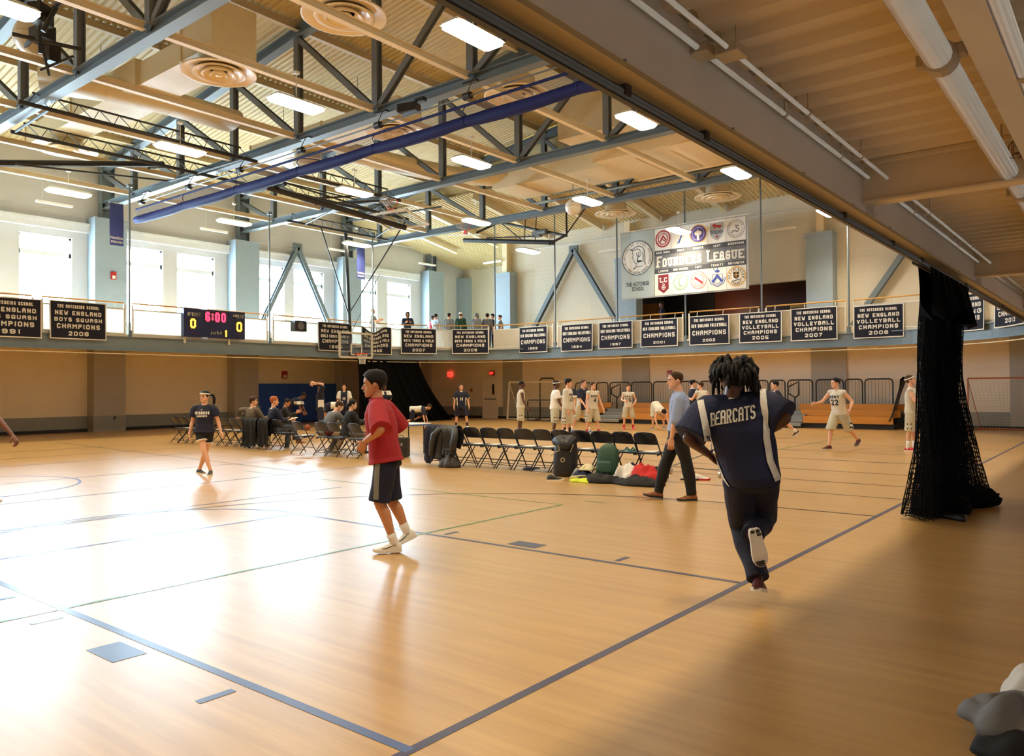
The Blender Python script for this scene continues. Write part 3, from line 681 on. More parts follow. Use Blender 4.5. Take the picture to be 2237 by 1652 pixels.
for k in range(1, 5):
    for y0, y1 in ((FH*.67, FH-.06), (.06, FH*.33)): b.quad(ff(XC0+CW*k-.006, y0, .008), ff(XC0+CW*k+.006, y0, .008), ff(XC0+CW*k+.006, y1, .008), ff(XC0+CW*k-.006, y1, .008))
b.build('panel_seam', M['ban_lgrey'], FB)['kind'] = 'stuff'
def fill(b, pts, o):
    # filled outline, subdivided so that it follows the folds of the cloth
    cx = sum(p[0] for p in pts)/len(pts); cy = sum(p[1] for p in pts)/len(pts); P_ = []
    for (ax, ay), (bx, by) in zip(pts, pts[1:]+pts[:1]):
        m = max(1, int(hypot(bx-ax, by-ay)/.06)); P_ += [(ax+(bx-ax)*i/m, ay+(by-ay)*i/m) for i in range(m)]
    b.loft([[ff(cx+(x-cx)*s, cy+(y-cy)*s, o) for x, y in P_] for s in (.02, .15, .3, .45, .6, .75, .9, 1)], False)
def disc(b, cx, cy, rx, ry, o, n=28): fill(b, [(cx+rx*cos(2*pi*k/n), cy+ry*sin(2*pi*k/n)) for k in range(n)], o)
def ring(b, cx, cy, r0, r1, o, n=32):
    for k in range(n):
        a, c = 2*pi*k/n, 2*pi*(k+1)/n
        b.quad(ff(cx+r0*cos(a), cy+r0*sin(a), o), ff(cx+r1*cos(a), cy+r1*sin(a), o), ff(cx+r1*cos(c), cy+r1*sin(c), o), ff(cx+r0*cos(c), cy+r0*sin(c), o))
def stroke(b, pts, t, o):
    for (ax, ay), (bx, by) in zip(pts, pts[1:]):
        dx, dy = bx-ax, by-ay; L = hypot(dx, dy) or 1; dx, dy = dx/L*t/2, dy/L*t/2
        b.quad(ff(ax+dy-dx, ay-dx-dy, o), ff(bx+dy+dx, by-dx+dy, o), ff(bx-dy+dx, by+dx+dy, o), ff(ax-dy-dx, ay+dx-dy, o))
def ringtext(b, text, cx, cy, r, h, o, a0, a1, t=.012):
    n = len(text)
    for i, ch in enumerate(text):
        a = radians(a0+(a1-a0)*i/max(1, n-1)); ca, sa = cos(a), sin(a)
        letters(b, ch, lambda x, y: ff(cx+(r+y)*ca+x*sa, cy+(r+y)*sa-x*ca, o), -h*.28, 0, h*.56*gw(ch), h, t)
ex, ey, er = FW*.145, FH*.6, .74
b = MB(); disc(b, ex, ey, er, er, .008, 48); b.build('emblem_disc', M['ban_white'], FB)
b = MB(); ring(b, ex, ey, er-.03, er, .012, 48); ringtext(b, 'THE HOTCHKISS SCHOOL MDCCCXCI', ex, ey, er-.16, .1, .012, 215, -30); ringtext(b, 'MONITI MELIORA SEQUAMUR', ex, ey, er-.16, .1, .012, 225, 318)
def P(l, s=1.0): return [(ex+(q[0]-365)/205*.74*s, ey-(q[1]-670)/205*.64*s) for q in l]
stroke(b, P([(300, 560), (292, 600), (306, 625), (288, 655), (304, 668), (302, 690), (318, 700), (320, 730), (350, 745), (330, 790), (300, 822)]), .022, .012)
stroke(b, P([(300, 560), (270, 548), (300, 540), (340, 515), (385, 508), (430, 530), (458, 580), (465, 650), (462, 720), (470, 770)]), .03, .012)
stroke(b, P([(310, 560), (355, 545), (395, 560), (418, 610), (395, 650), (358, 640), (350, 605)]), .026, .012)
stroke(b, P([(440, 600), (442, 660), (440, 730)]), .03, .012); stroke(b, P([(300, 822), (350, 790), (430, 785)]), .024, .012); stroke(b, P([(365, 715), (410, 715)]), .08, .012)
stroke(b, P([(385, 590), (378, 640), (360, 690), (372, 735)]), .03, .012)
b.build('emblem_figure', M['ban_ink'], FB)
font_text('lettering', 'THE HOTCHKISS', .24, M['ban_ink'], FB, lambda x, y: ff(ex+x, FH*.215+y, .01), 1.12, .004); font_text('lettering', 'SCHOOL', .24, M['ban_ink'], FB, lambda x, y: ff(ex+x, FH*.145+y, .01), .58, .004)
b = MB(); letters(b, 'FOUNDERS LEAGUE', lambda x, y: ff(x, y, .012), XC0+.1, FH*.425, XC1-XC0-.2, .36, .075, .22, 1.28, .3); b.build('league_lettering', M['white_felt'], FB)
b = MB()
for k, (t1, t2) in enumerate((('AVON FARMS', 'LOOMIS'), ('TAFT', 'MISS PORTERS'), ('CHOATE', 'TAFT'), ('KENT', 'TRINITY'), ('KINGSWOOD', 'WESTMINSTER'))):
    for tx, y in ((t1, FH*.617), (t2, FH*.352)): w = min(CW*.8, .075*len(tx)); letters(b, tx, lambda x, y_: ff(x, y_, .012), XC0+CW*(k+.5)-w/2, y, w, .09, .02)
b.build('school_names', M['ban_white'], FB)
def crest(k, row): return XC0+CW*(k+.5), FH*(.83 if row else .185)
def cb(m, fn):
    b = MB(); fn(b); b.build('crest', M[m], FB)
cx, cy = crest(0, 1); cb('ban_red', lambda b: (ring(b, cx, cy, .3, .36, .008), ring(b, cx, cy, .2, .24, .008), stroke(b, [(cx-.12, cy-.1), (cx, cy+.12), (cx+.14, cy-.06)], .07, .008), stroke(b, [(cx-.1, cy+.04), (cx+.1, cy-.12)], .05, .008), ringtext(b, 'SEAL OF THE SCHOOL', cx, cy, .23, .07, .008, 260, -80, .012)))
cx, cy = crest(1, 1); cb('ban_blue', lambda b: (stroke(b, [(cx-.05, cy-.2), (cx+.1, cy+.16), (cx+.2, cy+.2)], .06, .008), stroke(b, [(cx-.12, cy-.26), (cx-.05, cy-.24)], .04, .008)))
cx, cy = crest(2, 1); cb('ban_gold', lambda b: disc(b, cx, cy, .38, .38, .007)); cb('ban_purple', lambda b: (disc(b, cx, cy, .34, .34, .01))); cb('ban_white', lambda b: (ring(b, cx, cy, .25, .262, .013), disc(b, cx, cy+.03, .16, .1, .013), stroke(b, [(cx, cy-.2), (cx, cy)], .1, .013), stroke(b, [(cx, cy+.1), (cx, cy+.18)], .03, .013)))
cx, cy = crest(3, 1)
def shield(b, s, o, cx=0, cy=0): fill(b, [(cx+x*s, cy+y*s) for x, y in ((-.3, .36), (-.3, -.05), (-.24, -.2), (-.12, -.31), (0, -.37), (.12, -.31), (.24, -.2), (.3, -.05), (.3, .36))], o)
cb('ban_lgrey', lambda b: shield(b, 1, .008, cx, cy)); cb('ban_dark', lambda b: [stroke(b, [(cx-.26+.104*i+(j % 2)*.05, cy+.02-.05*j), (cx-.22+.104*i+(j % 2)*.05, cy+.02-.05*j)], .04, .012) for i in range(5) for j in range(3)])
cb('ban_red', lambda b: (stroke(b, [(cx-.14, cy+.24), (cx+.02, cy+.2), (cx+.16, cy+.18)], .08, .012), stroke(b, [(cx-.05, cy+.3), (cx-.16, cy+.28)], .04, .012), stroke(b, [(cx-.1, cy+.12), (cx-.04, cy+.2)], .04, .012), stroke(b, [(cx+.14, cy+.1), (cx+.1, cy+.2)], .04, .012), stroke(b, [(cx, cy-.14), (cx, cy-.28)], .03, .012), stroke(b, [(cx-.07, cy-.21), (cx+.07, cy-.21)], .03, .012)))
cx, cy = crest(4, 1); cb('ban_lgrey', lambda b: (ring(b, cx, cy, .33, .36, .008), ring(b, cx, cy, .25, .262, .008), ringtext(b, 'KINGSWOOD OXFORD SCHOOL', cx, cy, .265, .06, .008, 250, -80, .012))); cb('ban_slate', lambda b: stroke(b, [(cx+.12, cy+.1), (cx, cy+.14), (cx+.02, cy+.04), (cx+.14, cy-.02), (cx+.06, cy-.12), (cx-.1, cy-.06), (cx-.16, cy-.14)], .035, .01))
cx, cy = crest(0, 0); cb('ban_maroon', lambda b: fill(b, [(cx+x, cy+y) for x, y in ((-.24, .38), (-.24, -.22), (0, -.4), (.24, -.22), (.24, .38))], .008))
cb('ban_white', lambda b: (letters(b, 'LC', lambda x, y: ff(x, y, .012), cx-.17, cy+.06, .34, .2, .04, .2), ring(b, cx, cy-.16, .07, .09, .012), ring(b, cx, cy-.03, .035, .05, .012), stroke(b, [(cx, cy-.08), (cx, cy-.24)], .02, .012), stroke(b, [(cx-.07, cy-.16), (cx+.07, cy-.16)], .02, .012)))
cx, cy = crest(1, 0); cb('ban_green', lambda b: (ring(b, cx, cy, .3, .33, .008), ring(b, cx, cy, .2, .21, .008), stroke(b, [(cx-.06, cy+.13), (cx-.06, cy-.13), (cx+.02, cy-.15)], .04, .01), stroke(b, [(cx-.04, cy+.15), (cx+.07, cy+.15)], .03, .01), ringtext(b, 'MISS PORTERS SCHOOL', cx, cy, .22, .07, .008, 260, -80, .012)))
cx, cy = crest(2, 0); cb('ban_pink', lambda b: (ring(b, cx, cy, .33, .36, .008), ring(b, cx, cy, .2, .22, .008), ringtext(b, 'THE TAFT SCHOOL 1890', cx, cy, .235, .08, .008, 260, -80, .016))); cb('ban_red', lambda b: stroke(b, [(cx-.14, cy+.1), (cx+.14, cy-.1)], .08, .012))
cx, cy = crest(3, 0); cb('ban_blue', lambda b: (stroke(b, [(cx-.17, cy-.1), (cx, cy+.1), (cx+.17, cy-.1)], .1, .01), stroke(b, [(cx-.22, cy+.16), (cx-.22, cy-.08), (cx, cy-.22), (cx+.22, cy-.08), (cx+.22, cy+.16), (cx-.22, cy+.16)], .015, .01), disc(b, cx, cy+.28, .1, .05, .01), stroke(b, [(cx, cy+.3), (cx, cy+.4)], .03, .01), stroke(b, [(cx-.36, cy+.02), (cx-.26, cy-.2), (cx, cy-.33), (cx+.26, cy-.2), (cx+.36, cy+.02)], .025, .01), stroke(b, [(cx-.3, cy+.04), (cx-.2, cy-.18), (cx, cy-.27), (cx+.2, cy-.18), (cx+.3, cy+.04)], .012, .01), stroke(b, [(cx-.1, cy+.32), (cx-.16, cy+.4)], .03, .01)))
cx, cy = crest(4, 0); cb('ban_gold', lambda b: (ring(b, cx, cy, .35, .39, .008), ring(b, cx, cy, .22, .235, .008))); cb('ban_ink', lambda b: (shield(b, .38, .01, cx, cy+.04), ringtext(b, 'WESTMINSTER', cx, cy, .25, .08, .01, 190, -10, .016), ringtext(b, 'SCHOOL', cx, cy, .25, .08, .01, 230, 310, .016), stroke(b, [(cx-.16, cy-.18), (cx+.16, cy-.12)], .03, .01))); cb('ban_gold', lambda b: (stroke(b, [(cx, cy+.16), (cx, cy-.06)], .03, .014), stroke(b, [(cx-.09, cy+.06), (cx+.09, cy+.06)], .03, .014)))
b = MB(); b.tube([(FX0-.05, FY, FZ1+.02), (FX1+.05, FY, FZ1+.02)], .02, 6)
b.build('top_rod', M['rail_w'], FB)
for x in (FX0+.1, (FX0+FX1)/2, FX1-.1):
    b = MB(); b.tube([(x, FY, FZ1), (x, FY+.2, 9.5)], .008, 5); b.build('cord', M['rail_w'], FB)
# ---- scoreboard
SB = thing('scoreboard', 'navy electronic scoreboard reading 6:00 on the left railing', 'scoreboard', (XT+.1, 15.93, 3.58))
M['sb_navy'] = mat('scoreboard_navy', srgb(22, 32, 84), .4); M['led_red'] = mat('led_red', (.6, .02, .03), .4, emit=(1, .03, .08), estr=4.0); M['led_amber'] = mat('led_amber', (.7, .25, .02), .4, emit=(1, .42, .04), estr=4.0); M['led_dim'] = mat('led_dim', (.12, .01, .02), .4)
b = MB(); b.box((XT+.16, 15.93, 4.1), (.2, 2.5, 1.05)); b.build('cabinet', M['sb_navy'], SB)
b = MB()
for y, z, w, h in ((15.93, 4.36, .95, .4), (15.02, 4.08, .34, .44), (16.93, 4.05, .36, .46), (16.35, 3.75, .2, .3)): b.box((XT+.263, y, z), (.012, w, h))
b.build('display_window', M['black'], SB)['kind'] = 'stuff'
fs = lambda x, y: Vector((XT+.275, 14.68+x, 3.58+y))
b = MB(); letters(b, '6:00', fs, .84, .6, .84, .36, .075); b.build('clock_digits', M['led_red'], SB)
b = MB(); letters(b, '0', fs, .24, .31, .22, .36, .07); letters(b, '0', fs, 2.13, .28, .24, .38, .07); letters(b, '1', fs, 1.62, .05, .14, .26, .06); b.build('score_digits', M['led_amber'], SB)
b = MB(); letters(b, "H'KISS", fs, .14, .76, .52, .14, .03); letters(b, 'GUEST', fs, 1.98, .8, .46, .14, .03); letters(b, 'period', fs, 1.06, .13, .44, .13, .026); b.build('lettering', M['white_felt'], SB)
b = MB(); letters(b, '---', fs, .3, .08, .3, .08, .03); letters(b, '---', fs, 2.0, .08, .3, .08, .03); b.build('bonus_lights', M['led_dim'], SB)
for y in (14.8, 16.6):
    b = MB(); b.box((XT+.08, y, 3.5), (.06, .08, .3)); b.build('bracket', M['rail_w'], SB)
SP = thing('wall_speaker', 'small black loudspeaker hung on the railing between scoreboard and hoop', 'loudspeaker', (XT+.1, 19.75, 4.03))
b = MB(); b.box((XT+.18, 19.75, 4.25), (.3, .58, .44)); b.build('cabinet', M['black'], SP)
b = MB(); b.lathe([(.16, 0), (.13, .01), (.03, -.01)], (XT+.335, 19.75, 4.25), 16, 'x'); b.build('cone', M['dark_steel'], SP)
b = MB(); b.box((XT+.05, 19.75, 4.46), (.12, .3, .04)); b.build('bracket', M['dark_steel'], SP)
# ---- round diffusers and ducts
DIFF = [(-17.6, 10.4, 'in front of the blue curtain, window side of the ridge'), (-12.9, 10.5, 'in front of the blue curtain, right of the ridge'), (-17.6, 16.25, 'seen through the curtain mesh, left one'), (-12.85, 16.3, 'seen through the curtain mesh, right one'), (-27.0, 10.6, 'by the windows before the curtain'), (-22.4, 16.6, 'over the folded backstop'), (-12.8, 28.9, 'over the back track, right one'), (-17.4, 28.8, 'over the back track, left one')]
proto = None
for x, y, w in DIFF:
    lab = 'round cream ring diffuser %s' % w
    if proto is None:
        proto = thing('ceiling_diffuser', lab, 'diffuser', (0, 0, 0), 0, 'ring diffusers')
        b = MB(); b.lathe([(.40, .45), (.40, .1), (.58, .06), (.86, -.02), (.9, -.02), (.9, .0), (.6, .1), (.46, .14), (.46, .45)], (0, 0, 0), 36); b.build('outer_ring', M['diff'], proto, True)
        for r0, r1, z in ((.46, .62, -.03), (.27, .4, -.06), (.1, .2, -.08)):
            b = MB(); b.lathe([(r0-.06, .06), (r0, .02), (r1, z-.02), (r1+.02, z), (r0+.02, .07)], (0, 0, 0), 30); b.build('inner_ring', M['diff'], proto, True)
        b = MB(); b.lathe([(.05, .04), (.08, -.08), (.0, -.1)], (0, 0, 0), 12); b.build('hub', M['diff'], proto)
        t = proto
    else: t = copy_tree(proto); t['label'] = lab
    t.location = (x, y, 9.42 if y < 27 else 9.05)
def ductbox(b, p0, p1): b.box([(p0[i]+p1[i])/2 for i in range(3)], [abs(p1[i]-p0[i]) for i in range(3)])
for lab, segs in (('long cream supply duct with stepped joints before the blue curtain', [((-28.5, 9.9, 9.72), (-24.6, 10.9, 10.3)), ((-24.6, 9.75, 9.68), (-20.6, 11.05, 10.4)), ((-20.6, 9.85, 9.7), (-18.3, 10.95, 10.3)), ((-18.3, 9.8, 9.7), (-16.9, 11.0, 10.9))]),
                  ('long cream supply duct behind the blue curtain', [((-24.6, 15.75, 9.72), (-20.6, 16.75, 10.3)), ((-20.6, 15.8, 9.7), (-17.0, 16.8, 10.3))])):
    t = thing('supply_duct', lab, 'duct', ((segs[0][0][0]+segs[-1][1][0])/2, segs[0][0][1], 9.66))
    for s in segs:
        b = MB(); ductbox(b, *s); b.build('duct_section', M['duct'], t)
        b = MB(); c = s[0]; d = s[1]; b.box((c[0], (c[1]+d[1])/2, (c[2]+d[2])/2), (.05, d[1]-c[1]+.06, d[2]-c[2]+.06)); b.build('joint_flange', M['duct'], t)
        b = MB(); b.tube([((c[0]+d[0])/2, c[1], d[2]), ((c[0]+d[0])/2, c[1], 11.3)], .01, 5); b.build('hanger', M['dark_steel'], t)
# flat oval return ducts
for lab, pts in (('cream oval return duct curving in front of the curtain', [(-22.6, 8.2), (-21.9, 9.6), (-21.6, 11.2), (-21.6, 13.2)]), ('cream oval return duct running past the last truss', [(-21.4, 17.4), (-21.2, 19.0), (-20.6, 22.0), (-18.6, 24.6)])):
    t = thing('oval_duct', lab, 'duct', (pts[0][0], pts[0][1], 9.55))
    rings = []
    for i, (x, y) in enumerate(pts):
        d = Vector(pts[min(i+1, 3)])-Vector(pts[max(i-1, 0)]); d.normalize(); q = Vector((d.y, -d.x, 0))
        rings.append([Vector((x, y, 9.85))+q*(.62*cos(2*pi*k/16))+Vector((0, 0, .3*sin(2*pi*k/16))) for k in range(16)])
    b = MB(); b.loft(rings); b.build('duct_section', M['duct'], t, True)
    for r in rings[1:3]:
        c = sum(r, Vector())/16; b = MB(); b.loft([[c+(v-c)*1.04+Vector((0, -.02, 0)) for v in r], [c+(v-c)*1.04+Vector((0, .02, 0)) for v in r]]); b.build('joint_band', M['duct'], t)
t = thing('air_handler_duct', 'huge cream box duct with panelled underside before the back track', 'duct', (-11.6, 23.0, 9.3))
for s in (((-14.6, 20.6, 9.62), (-8.2, 22.4, 11.2)), ((-14.4, 22.4, 9.3), (-9.4, 25.6, 10.7)), ((-19.6, 23.2, 9.35), (-14.4, 25.2, 10.2)), ((-9.4, 22.6, 9.5), (-6.4, 25.2, 11.2))):
    b = MB(); ductbox(b, *s); b.build('duct_section', M['duct'], t)
for x in (-18.2, -16.6, -13.1, -11.8, -10.5):
    b = MB(); b.box((x, 24.2, 9.31), (.03, 2.4, .05)); b.build('seam', M['purlin'], t)
for y in (22.45, 25.55):
    b = MB(); b.box((-11.9, y, 9.32), (5.1, .08, .12)); b.build('edge_angle', M['cream'], t)
M['pipe_g'] = mat('aged_pipe', srgb(120, 116, 96), .5, var=.2)
t = thing('overhead_pipes', 'cluster of cream and grey pipes with valves above the last truss chord', 'pipes', (-12.5, 26.0, 9.3))
for y, z, r, x0, x1 in ((25.75, 9.55, .09, -19, -3), (25.95, 9.3, .06, -20, -5), (26.4, 9.42, .11, -16.4, -3.5)):
    b = MB(); b.tube([(x0, y, z), (x1, y, z)], r, 10); b.build('pipe', M['pipe_g'], t, True)
for x, y, z in ((-16.5, 25.8, 9.5), (-13.2, 25.8, 9.6), (-9.2, 25.6, 9.5), (-8.6, 25.7, 9.2)):
    b = MB(); b.lathe([(.03, -.2), (.16, -.14), (.16, .14), (.03, .2)], (x, y, z), 10, 'x'); b.box((x, y, z+.25), (.05, .05, .3)); b.lathe([(.14, 0), (.14, .03)], (x, y, z+.4), 10); b.build('valve', M['dark_steel'], t)
# two spherical ceiling fixtures
for x, y, z, r, lab in ((-16.33, 24.0, 8.32, .3, 'cream spherical ceiling loudspeaker near the back truss'), (-19.4, 6.9, 9.6, .42, 'large cream spherical ceiling loudspeaker at the top left corner')):
    t = thing('sphere_speaker', lab, 'loudspeaker', (x, y, z), 0, 'spherical loudspeakers')
    b = MB(); b.lathe([(r*sin(pi*k/14)+.001, -r*cos(pi*k/14)) for k in range(15)], (x, y, z), 20); b.build('shell', M['white_plastic'], t, True)
    b = MB(); b.lathe([(r*1.005, -.012), (r*1.02, 0), (r*1.005, .012)], (x, y, z), 20); b.build('band', M['purlin'], t)
    b = MB(); d = Vector((-x, -y, 0)).normalized(); b.tube([Vector((x, y, z+r*.55))+d*(r*.82), Vector((x, y, z+r*.55))+d*(r*.86)], .04, 10); b.build('port', M['black'], t)
    b = MB()
    for k in range(3): a = 2*pi*k/3; b.tube([(x+r*.8*cos(a), y+r*.8*sin(a), z+r*.6), (x, y, z+.75)], .008, 4)
    b.tube([(x, y, z+.75), (x, y, z+1.2)], .015, 5); b.build('hanger', M['dark_steel'], t)['kind'] = 'stuff'
# ---- rolled up blue divider curtain under the truss
CY = 13.32
t = thing('divider_curtain', 'rolled up blue divider curtain slung across the hall under a truss', 'curtain', (-18, CY, 7.55))
knots = [-28.05, -24.7, -21.55, -18.4, -15.2, -12.05, -8.9, -5.6]
b = MB(); rings = []
for a_, c_ in zip(knots, knots[1:]):
    for k in range(8):
        u = k/8; s = 4*u*(1-u); x = a_+(c_-a_)*u
        hh = .125+.02*s; ww = .12+.02*s
        rings.append([Vector((x, CY+ww*cos(2*pi*j/18)*(1+.1*sin(j*2.7+x*3)), 7.74-.03*s+hh*sin(2*pi*j/18)*(1+.08*sin(j*4+x*2)))) for j in range(18)])
b.loft(rings); b.build('rolled_vinyl', M['blue_cloth'], t, True)
for x in knots[1:-1]:
    b = MB(); b.loft([[Vector((x+dx, CY+.13*cos(2*pi*j/14), 7.745+.135*sin(2*pi*j/14))) for j in range(14)] for dx in (-.03, .03)]); b.build('strap', M['blue_cloth'], t)
    b = MB(); b.tube([(x, CY, 7.9), (x-.06, CY-.03, 8.0), (x, CY, 8.1)], .012, 5); b.build('lifting_cord', M['blue_cloth'], t)
b = MB(); b.tube([(knots[0], CY, 8.12), (knots[-1], CY, 8.12)], .035, 8); b.build('head_pipe', M['blue_cloth'], t)
M['blue_mesh'] = mat('blue_mesh_net', srgb(70, 76, 110), .8, alpha=.3)
b = MB(); b.quad((knots[0], CY, 7.8), (knots[-1], CY, 7.8), (knots[-1], CY, 8.12), (knots[0], CY, 8.12)); b.build('mesh_top', M['blue_mesh'], t)
t = thing('curtain_drive_line', 'black curtain hoist shaft with pulleys hanging below the truss chord', 'hoist', (-18, 13.4, 8.35))
b = MB(); b.tube([(-27.9, 13.4, 8.36), (-4, 13.4, 8.36)], .02, 6); b.build('drive_shaft', M['dark_steel'], t)
for x in (-27.8, -24.55, -21.5, -18.4, -15.15, -12.05, -9.0):
    b = MB(); b.lathe([(.03, -.1), (.09, -.1), (.09, .1), (.03, .1)], (x, 13.4, 8.36), 12, 'x'); b.build('pulley', M['black'], t)
    b = MB(); b.tube([(x, 13.4, 8.45), (x-.05, 13.6, 8.78)], .012, 5); b.box((x-.1, 13.62, 8.78), (.42, .1, .05)); b.build('clamp', M['black'], t)
    b = MB(); b.tube([(x, 13.38, 8.3), (x, CY, 8.14)], .006, 4); b.build('cable', M['rail_w'], t)
t = thing('ceiling_projector', 'black projector on a bracket hanging under the curtain truss chord', 'projector', (-13.9, 13.6, 8.3))
b = MB(); b.box((-13.95, 13.35, 8.5), (.5, .3, .2), .3); b.build('body', M['black'], t)
b = MB(); b.tube([(-13.75, 13.6, 8.8), (-13.85, 13.4, 8.6)], .03, 6); b.box((-13.75, 13.55, 8.72), (.3, .14, .1)); b.build('bracket', M['black'], t)
b = MB(); b.lathe([(.06, -.05), (.06, .06)], (-14.15, 13.2, 8.48), 10, 'y'); b.build('projector_lens', M['dark_steel'], t)
# ---- folded backstops hanging from the trusses
def pipes(t, name, segs, m='black'):
    for p, q, r in segs:
        b = MB(); b.tube([p, q], r, 8); b.build(name, M[m], t)
def ladder(t, x, y0, y1, z0=8.66, z1=9.05):
    pipes(t, 'ladder_pipe', [((x, y0, z0), (x, y1, z0), .055), ((x-.25, y0+.4, z1), (x-.25, y1-.4, z1), .028)])
    b = MB(); n = max(2, int((y1-y0)/.55)); y0 += .2; y1 -= .2
    for i in range(n):
        a = y0+(y1-y0)*i/n; c = y0+(y1-y0)*(i+1)/n; m_ = (a+c)/2
        b.tube([(x, a, z0), (x-.25, m_, z1)], .012, 4); b.tube([(x-.25, m_, z1), (x, c, z0)], .012, 4)
    b.build('lacing', M['black'], t)['kind'] = 'stuff'
def board(t, c, u, v, n, w=1.83, h=1.07):
    """glass backboard centred at c; u across, v up, n normal (front)"""
    c, u, v, n = Vector(c), Vector(u).normalized(), Vector(v).normalized(), Vector(n).normalized()
    b = MB(); b.prism([c-u*w/2-v*h/2, c+u*w/2-v*h/2, c+u*w/2+v*h/2, c-u*w/2+v*h/2], n*.02); b.build('glass_board', M['board_glass'], t)
    b = MB()
    for s in (-1, 1):
        b.beam(c+v*(s*h/2)-u*w/2, c+v*(s*h/2)+u*w/2, .09, .05, n); b.beam(c+u*(s*w/2)-v*h/2, c+u*(s*w/2)+v*h/2, .09, .05, n)
    b.build('board_frame', M['rail_w'], t)
    o = c - v*(h*.17) + n*.025; b = MB()
    for s in (-1, 1):
        b.beam(o+v*(s*.23)-u*.3, o+v*(s*.23)+u*.3, .06, .006, n); b.beam(o+u*(s*.3)-v*.23, o+u*(s*.3)+v*.23, .06, .006, n)
    b.build('target_square', M['white_felt'], t)
    rc = c - v*(h*.36) + n*.42; b = MB(); pts = [rc+u*(.23*cos(2*pi*k/20))+n*(.23*sin(2*pi*k/20)) for k in range(21)]
    b.tube(pts, .014, 6, False); b.prism([c-v*(h*.36)+n*.03+u*a for a in (-.1, .1)] + [rc-n*.2+u*.05, rc-n*.2-u*.05], v*-.06); b.build('rim', M['hoop_orange'], t)
    b = MB(); rows = ((.23, 0), (.19, .13), (.15, .26), (.125, .38), (.13, .46))
    for k in range(12):
        for s in (1, -1):
            b.tube([rc+u*(r*cos(2*pi*(k+s*i*.5)/12))+n*(r*sin(2*pi*(k+s*i*.5)/12))-v*dz for i, (r, dz) in enumerate(rows)], .006, 3, False)
    b.build('net', M['white_felt'], t)['kind'] = 'stuff'
M['board_glass'] = glass_mat('backboard_glass', (.93, .96, .97), .08); M['hoop_orange'] = mat('hoop_orange', srgb(226, 70, 44), .4)
t = thing('basketball_hoop', 'lowered glass backboard hoop on a long black ceiling mast at left', 'basketball hoop', (-27.4, 22.6, 2.95))
pipes(t, 'mast', [((-27.75, 22.6, 8.7), (-27.45, 22.62, 3.0), .075)])
pipes(t, 'brace_rod', [((-27.6, 22.6, 5.0), (-27.6, 21.1, 8.7), .03), ((-27.55, 22.6, 5.0), (-24.2, 22.9, 8.7), .03), ((-27.5, 22.6, 4.0), (-25.6, 22.7, 6.6), .012)])
pipes(t, 'support_arm', [((-27.45, 22.5, 3.9), (-27.2, 22.4, 3.9), .03), ((-27.45, 22.75, 3.2), (-27.2, 22.9, 3.2), .03), ((-27.45, 22.6, 3.55), (-27.2, 22.65, 3.55), .03)])
board(t, (-27.1, 22.62, 3.55), (0, 1, 0), (0, 0, 1), (1, 0, 0))
t = thing('folded_backstop', 'folded black backstop frame hanging at upper left above the window wall', 'basketball backstop', (-22.5, 10.5, 8.6))
ladder(t, -21.2, 7.2, 13.8); ladder(t, -23.8, 7.9, 15.4)
pipes(t, 'mast', [((-24.9, 6.6, 7.72), (-25.45, 13.0, 9.2), .1), ((-24.6, 8.3, 8.0), (-25.2, 13.0, 8.6), .03)])
pipes(t, 'cross_pipe', [((-21.2, 7.9, 8.66), (-23.9, 8.0, 8.66), .035), ((-21.2, 13.4, 8.66), (-25.4, 13.2, 8.66), .035), ((-25.45, 13.0, 9.1), (-24.2, 11.9, 8.6), .04)])
t = thing('folded_backstop', 'folded black backstop with flat glass board in the middle of the ceiling', 'basketball backstop', (-22, 18.5, 8.3))
ladder(t, -21.5, 15.6, 20.1); ladder(t, -23.6, 16.2, 22.5)
pipes(t, 'mast', [((-22.9, 15.3, 8.45), (-21.0, 19.9, 7.53), .1), ((-22.4, 15.5, 8.6), (-21.2, 18.8, 7.95), .03)])
pipes(t, 'cross_pipe', [((-24.4, 15.4, 8.5), (-22.3, 15.6, 8.5), .06), ((-21.4, 20.0, 8.66), (-24.4, 18.4, 8.66), .045), ((-21.3, 19.0, 8.66), (-23.2, 17.4, 8.5), .035), ((-21.0, 21.8, 8.66), (-25.6, 21.2, 8.66), .035)])
board(t, (-21.05, 19.55, 7.78), (1, .1, 0), (.2, .9, -.38), (0, .38, .92))
t = thing('folded_backstop', 'folded black backstop with flat board over the back left of the court', 'basketball backstop', (-21, 26.4, 8.4))
pipes(t, 'mast', [((-24.2, 26.6, 8.45), (-19.3, 26.9, 7.78), .1)])
pipes(t, 'frame_pipe', [((-22.4, 27.0, 9.1), (-18.7, 27.0, 8.0), .055), ((-22.4, 27.0, 9.1), (-23.6, 26.8, 8.75), .055), ((-18.7, 27.0, 8.05), (-19.5, 26.8, 7.72), .055), ((-18.72, 27.0, 8.0), (-18.72, 27.0, 9.2), .04), ((-18.7, 27.0, 8.1), (-17.7, 27.0, 9.1), .03), ((-22.3, 27.0, 9.05), (-20.9, 27.0, 7.95), .025), ((-22.9, 26.7, 8.4), (-20.2, 26.8, 8.15), .03), ((-20.9, 26.9, 7.9), (-20.9, 27.0, 9.3), .02), ((-20.3, 26.9, 7.9), (-20.3, 27.0, 9.3), .02)])
b = MB(); b.box((-20.2, 26.9, 8.25), (.4, .25, .25)); b.lathe([(.14, -.2), (.14, .2)], (-19.9, 26.9, 8.3), 12, 'x'); b.build('winch', M['dark_steel'], t)
board(t, (-23.4, 26.3, 8.55), (1, .1, -.1), (.12, .85, .12), (.08, -.12, 1))
t = thing('basketball_backstop', 'thin black ladder frame hanging near the window wall behind the curtain', 'basketball backstop', (-27.5, 22, 8.6))
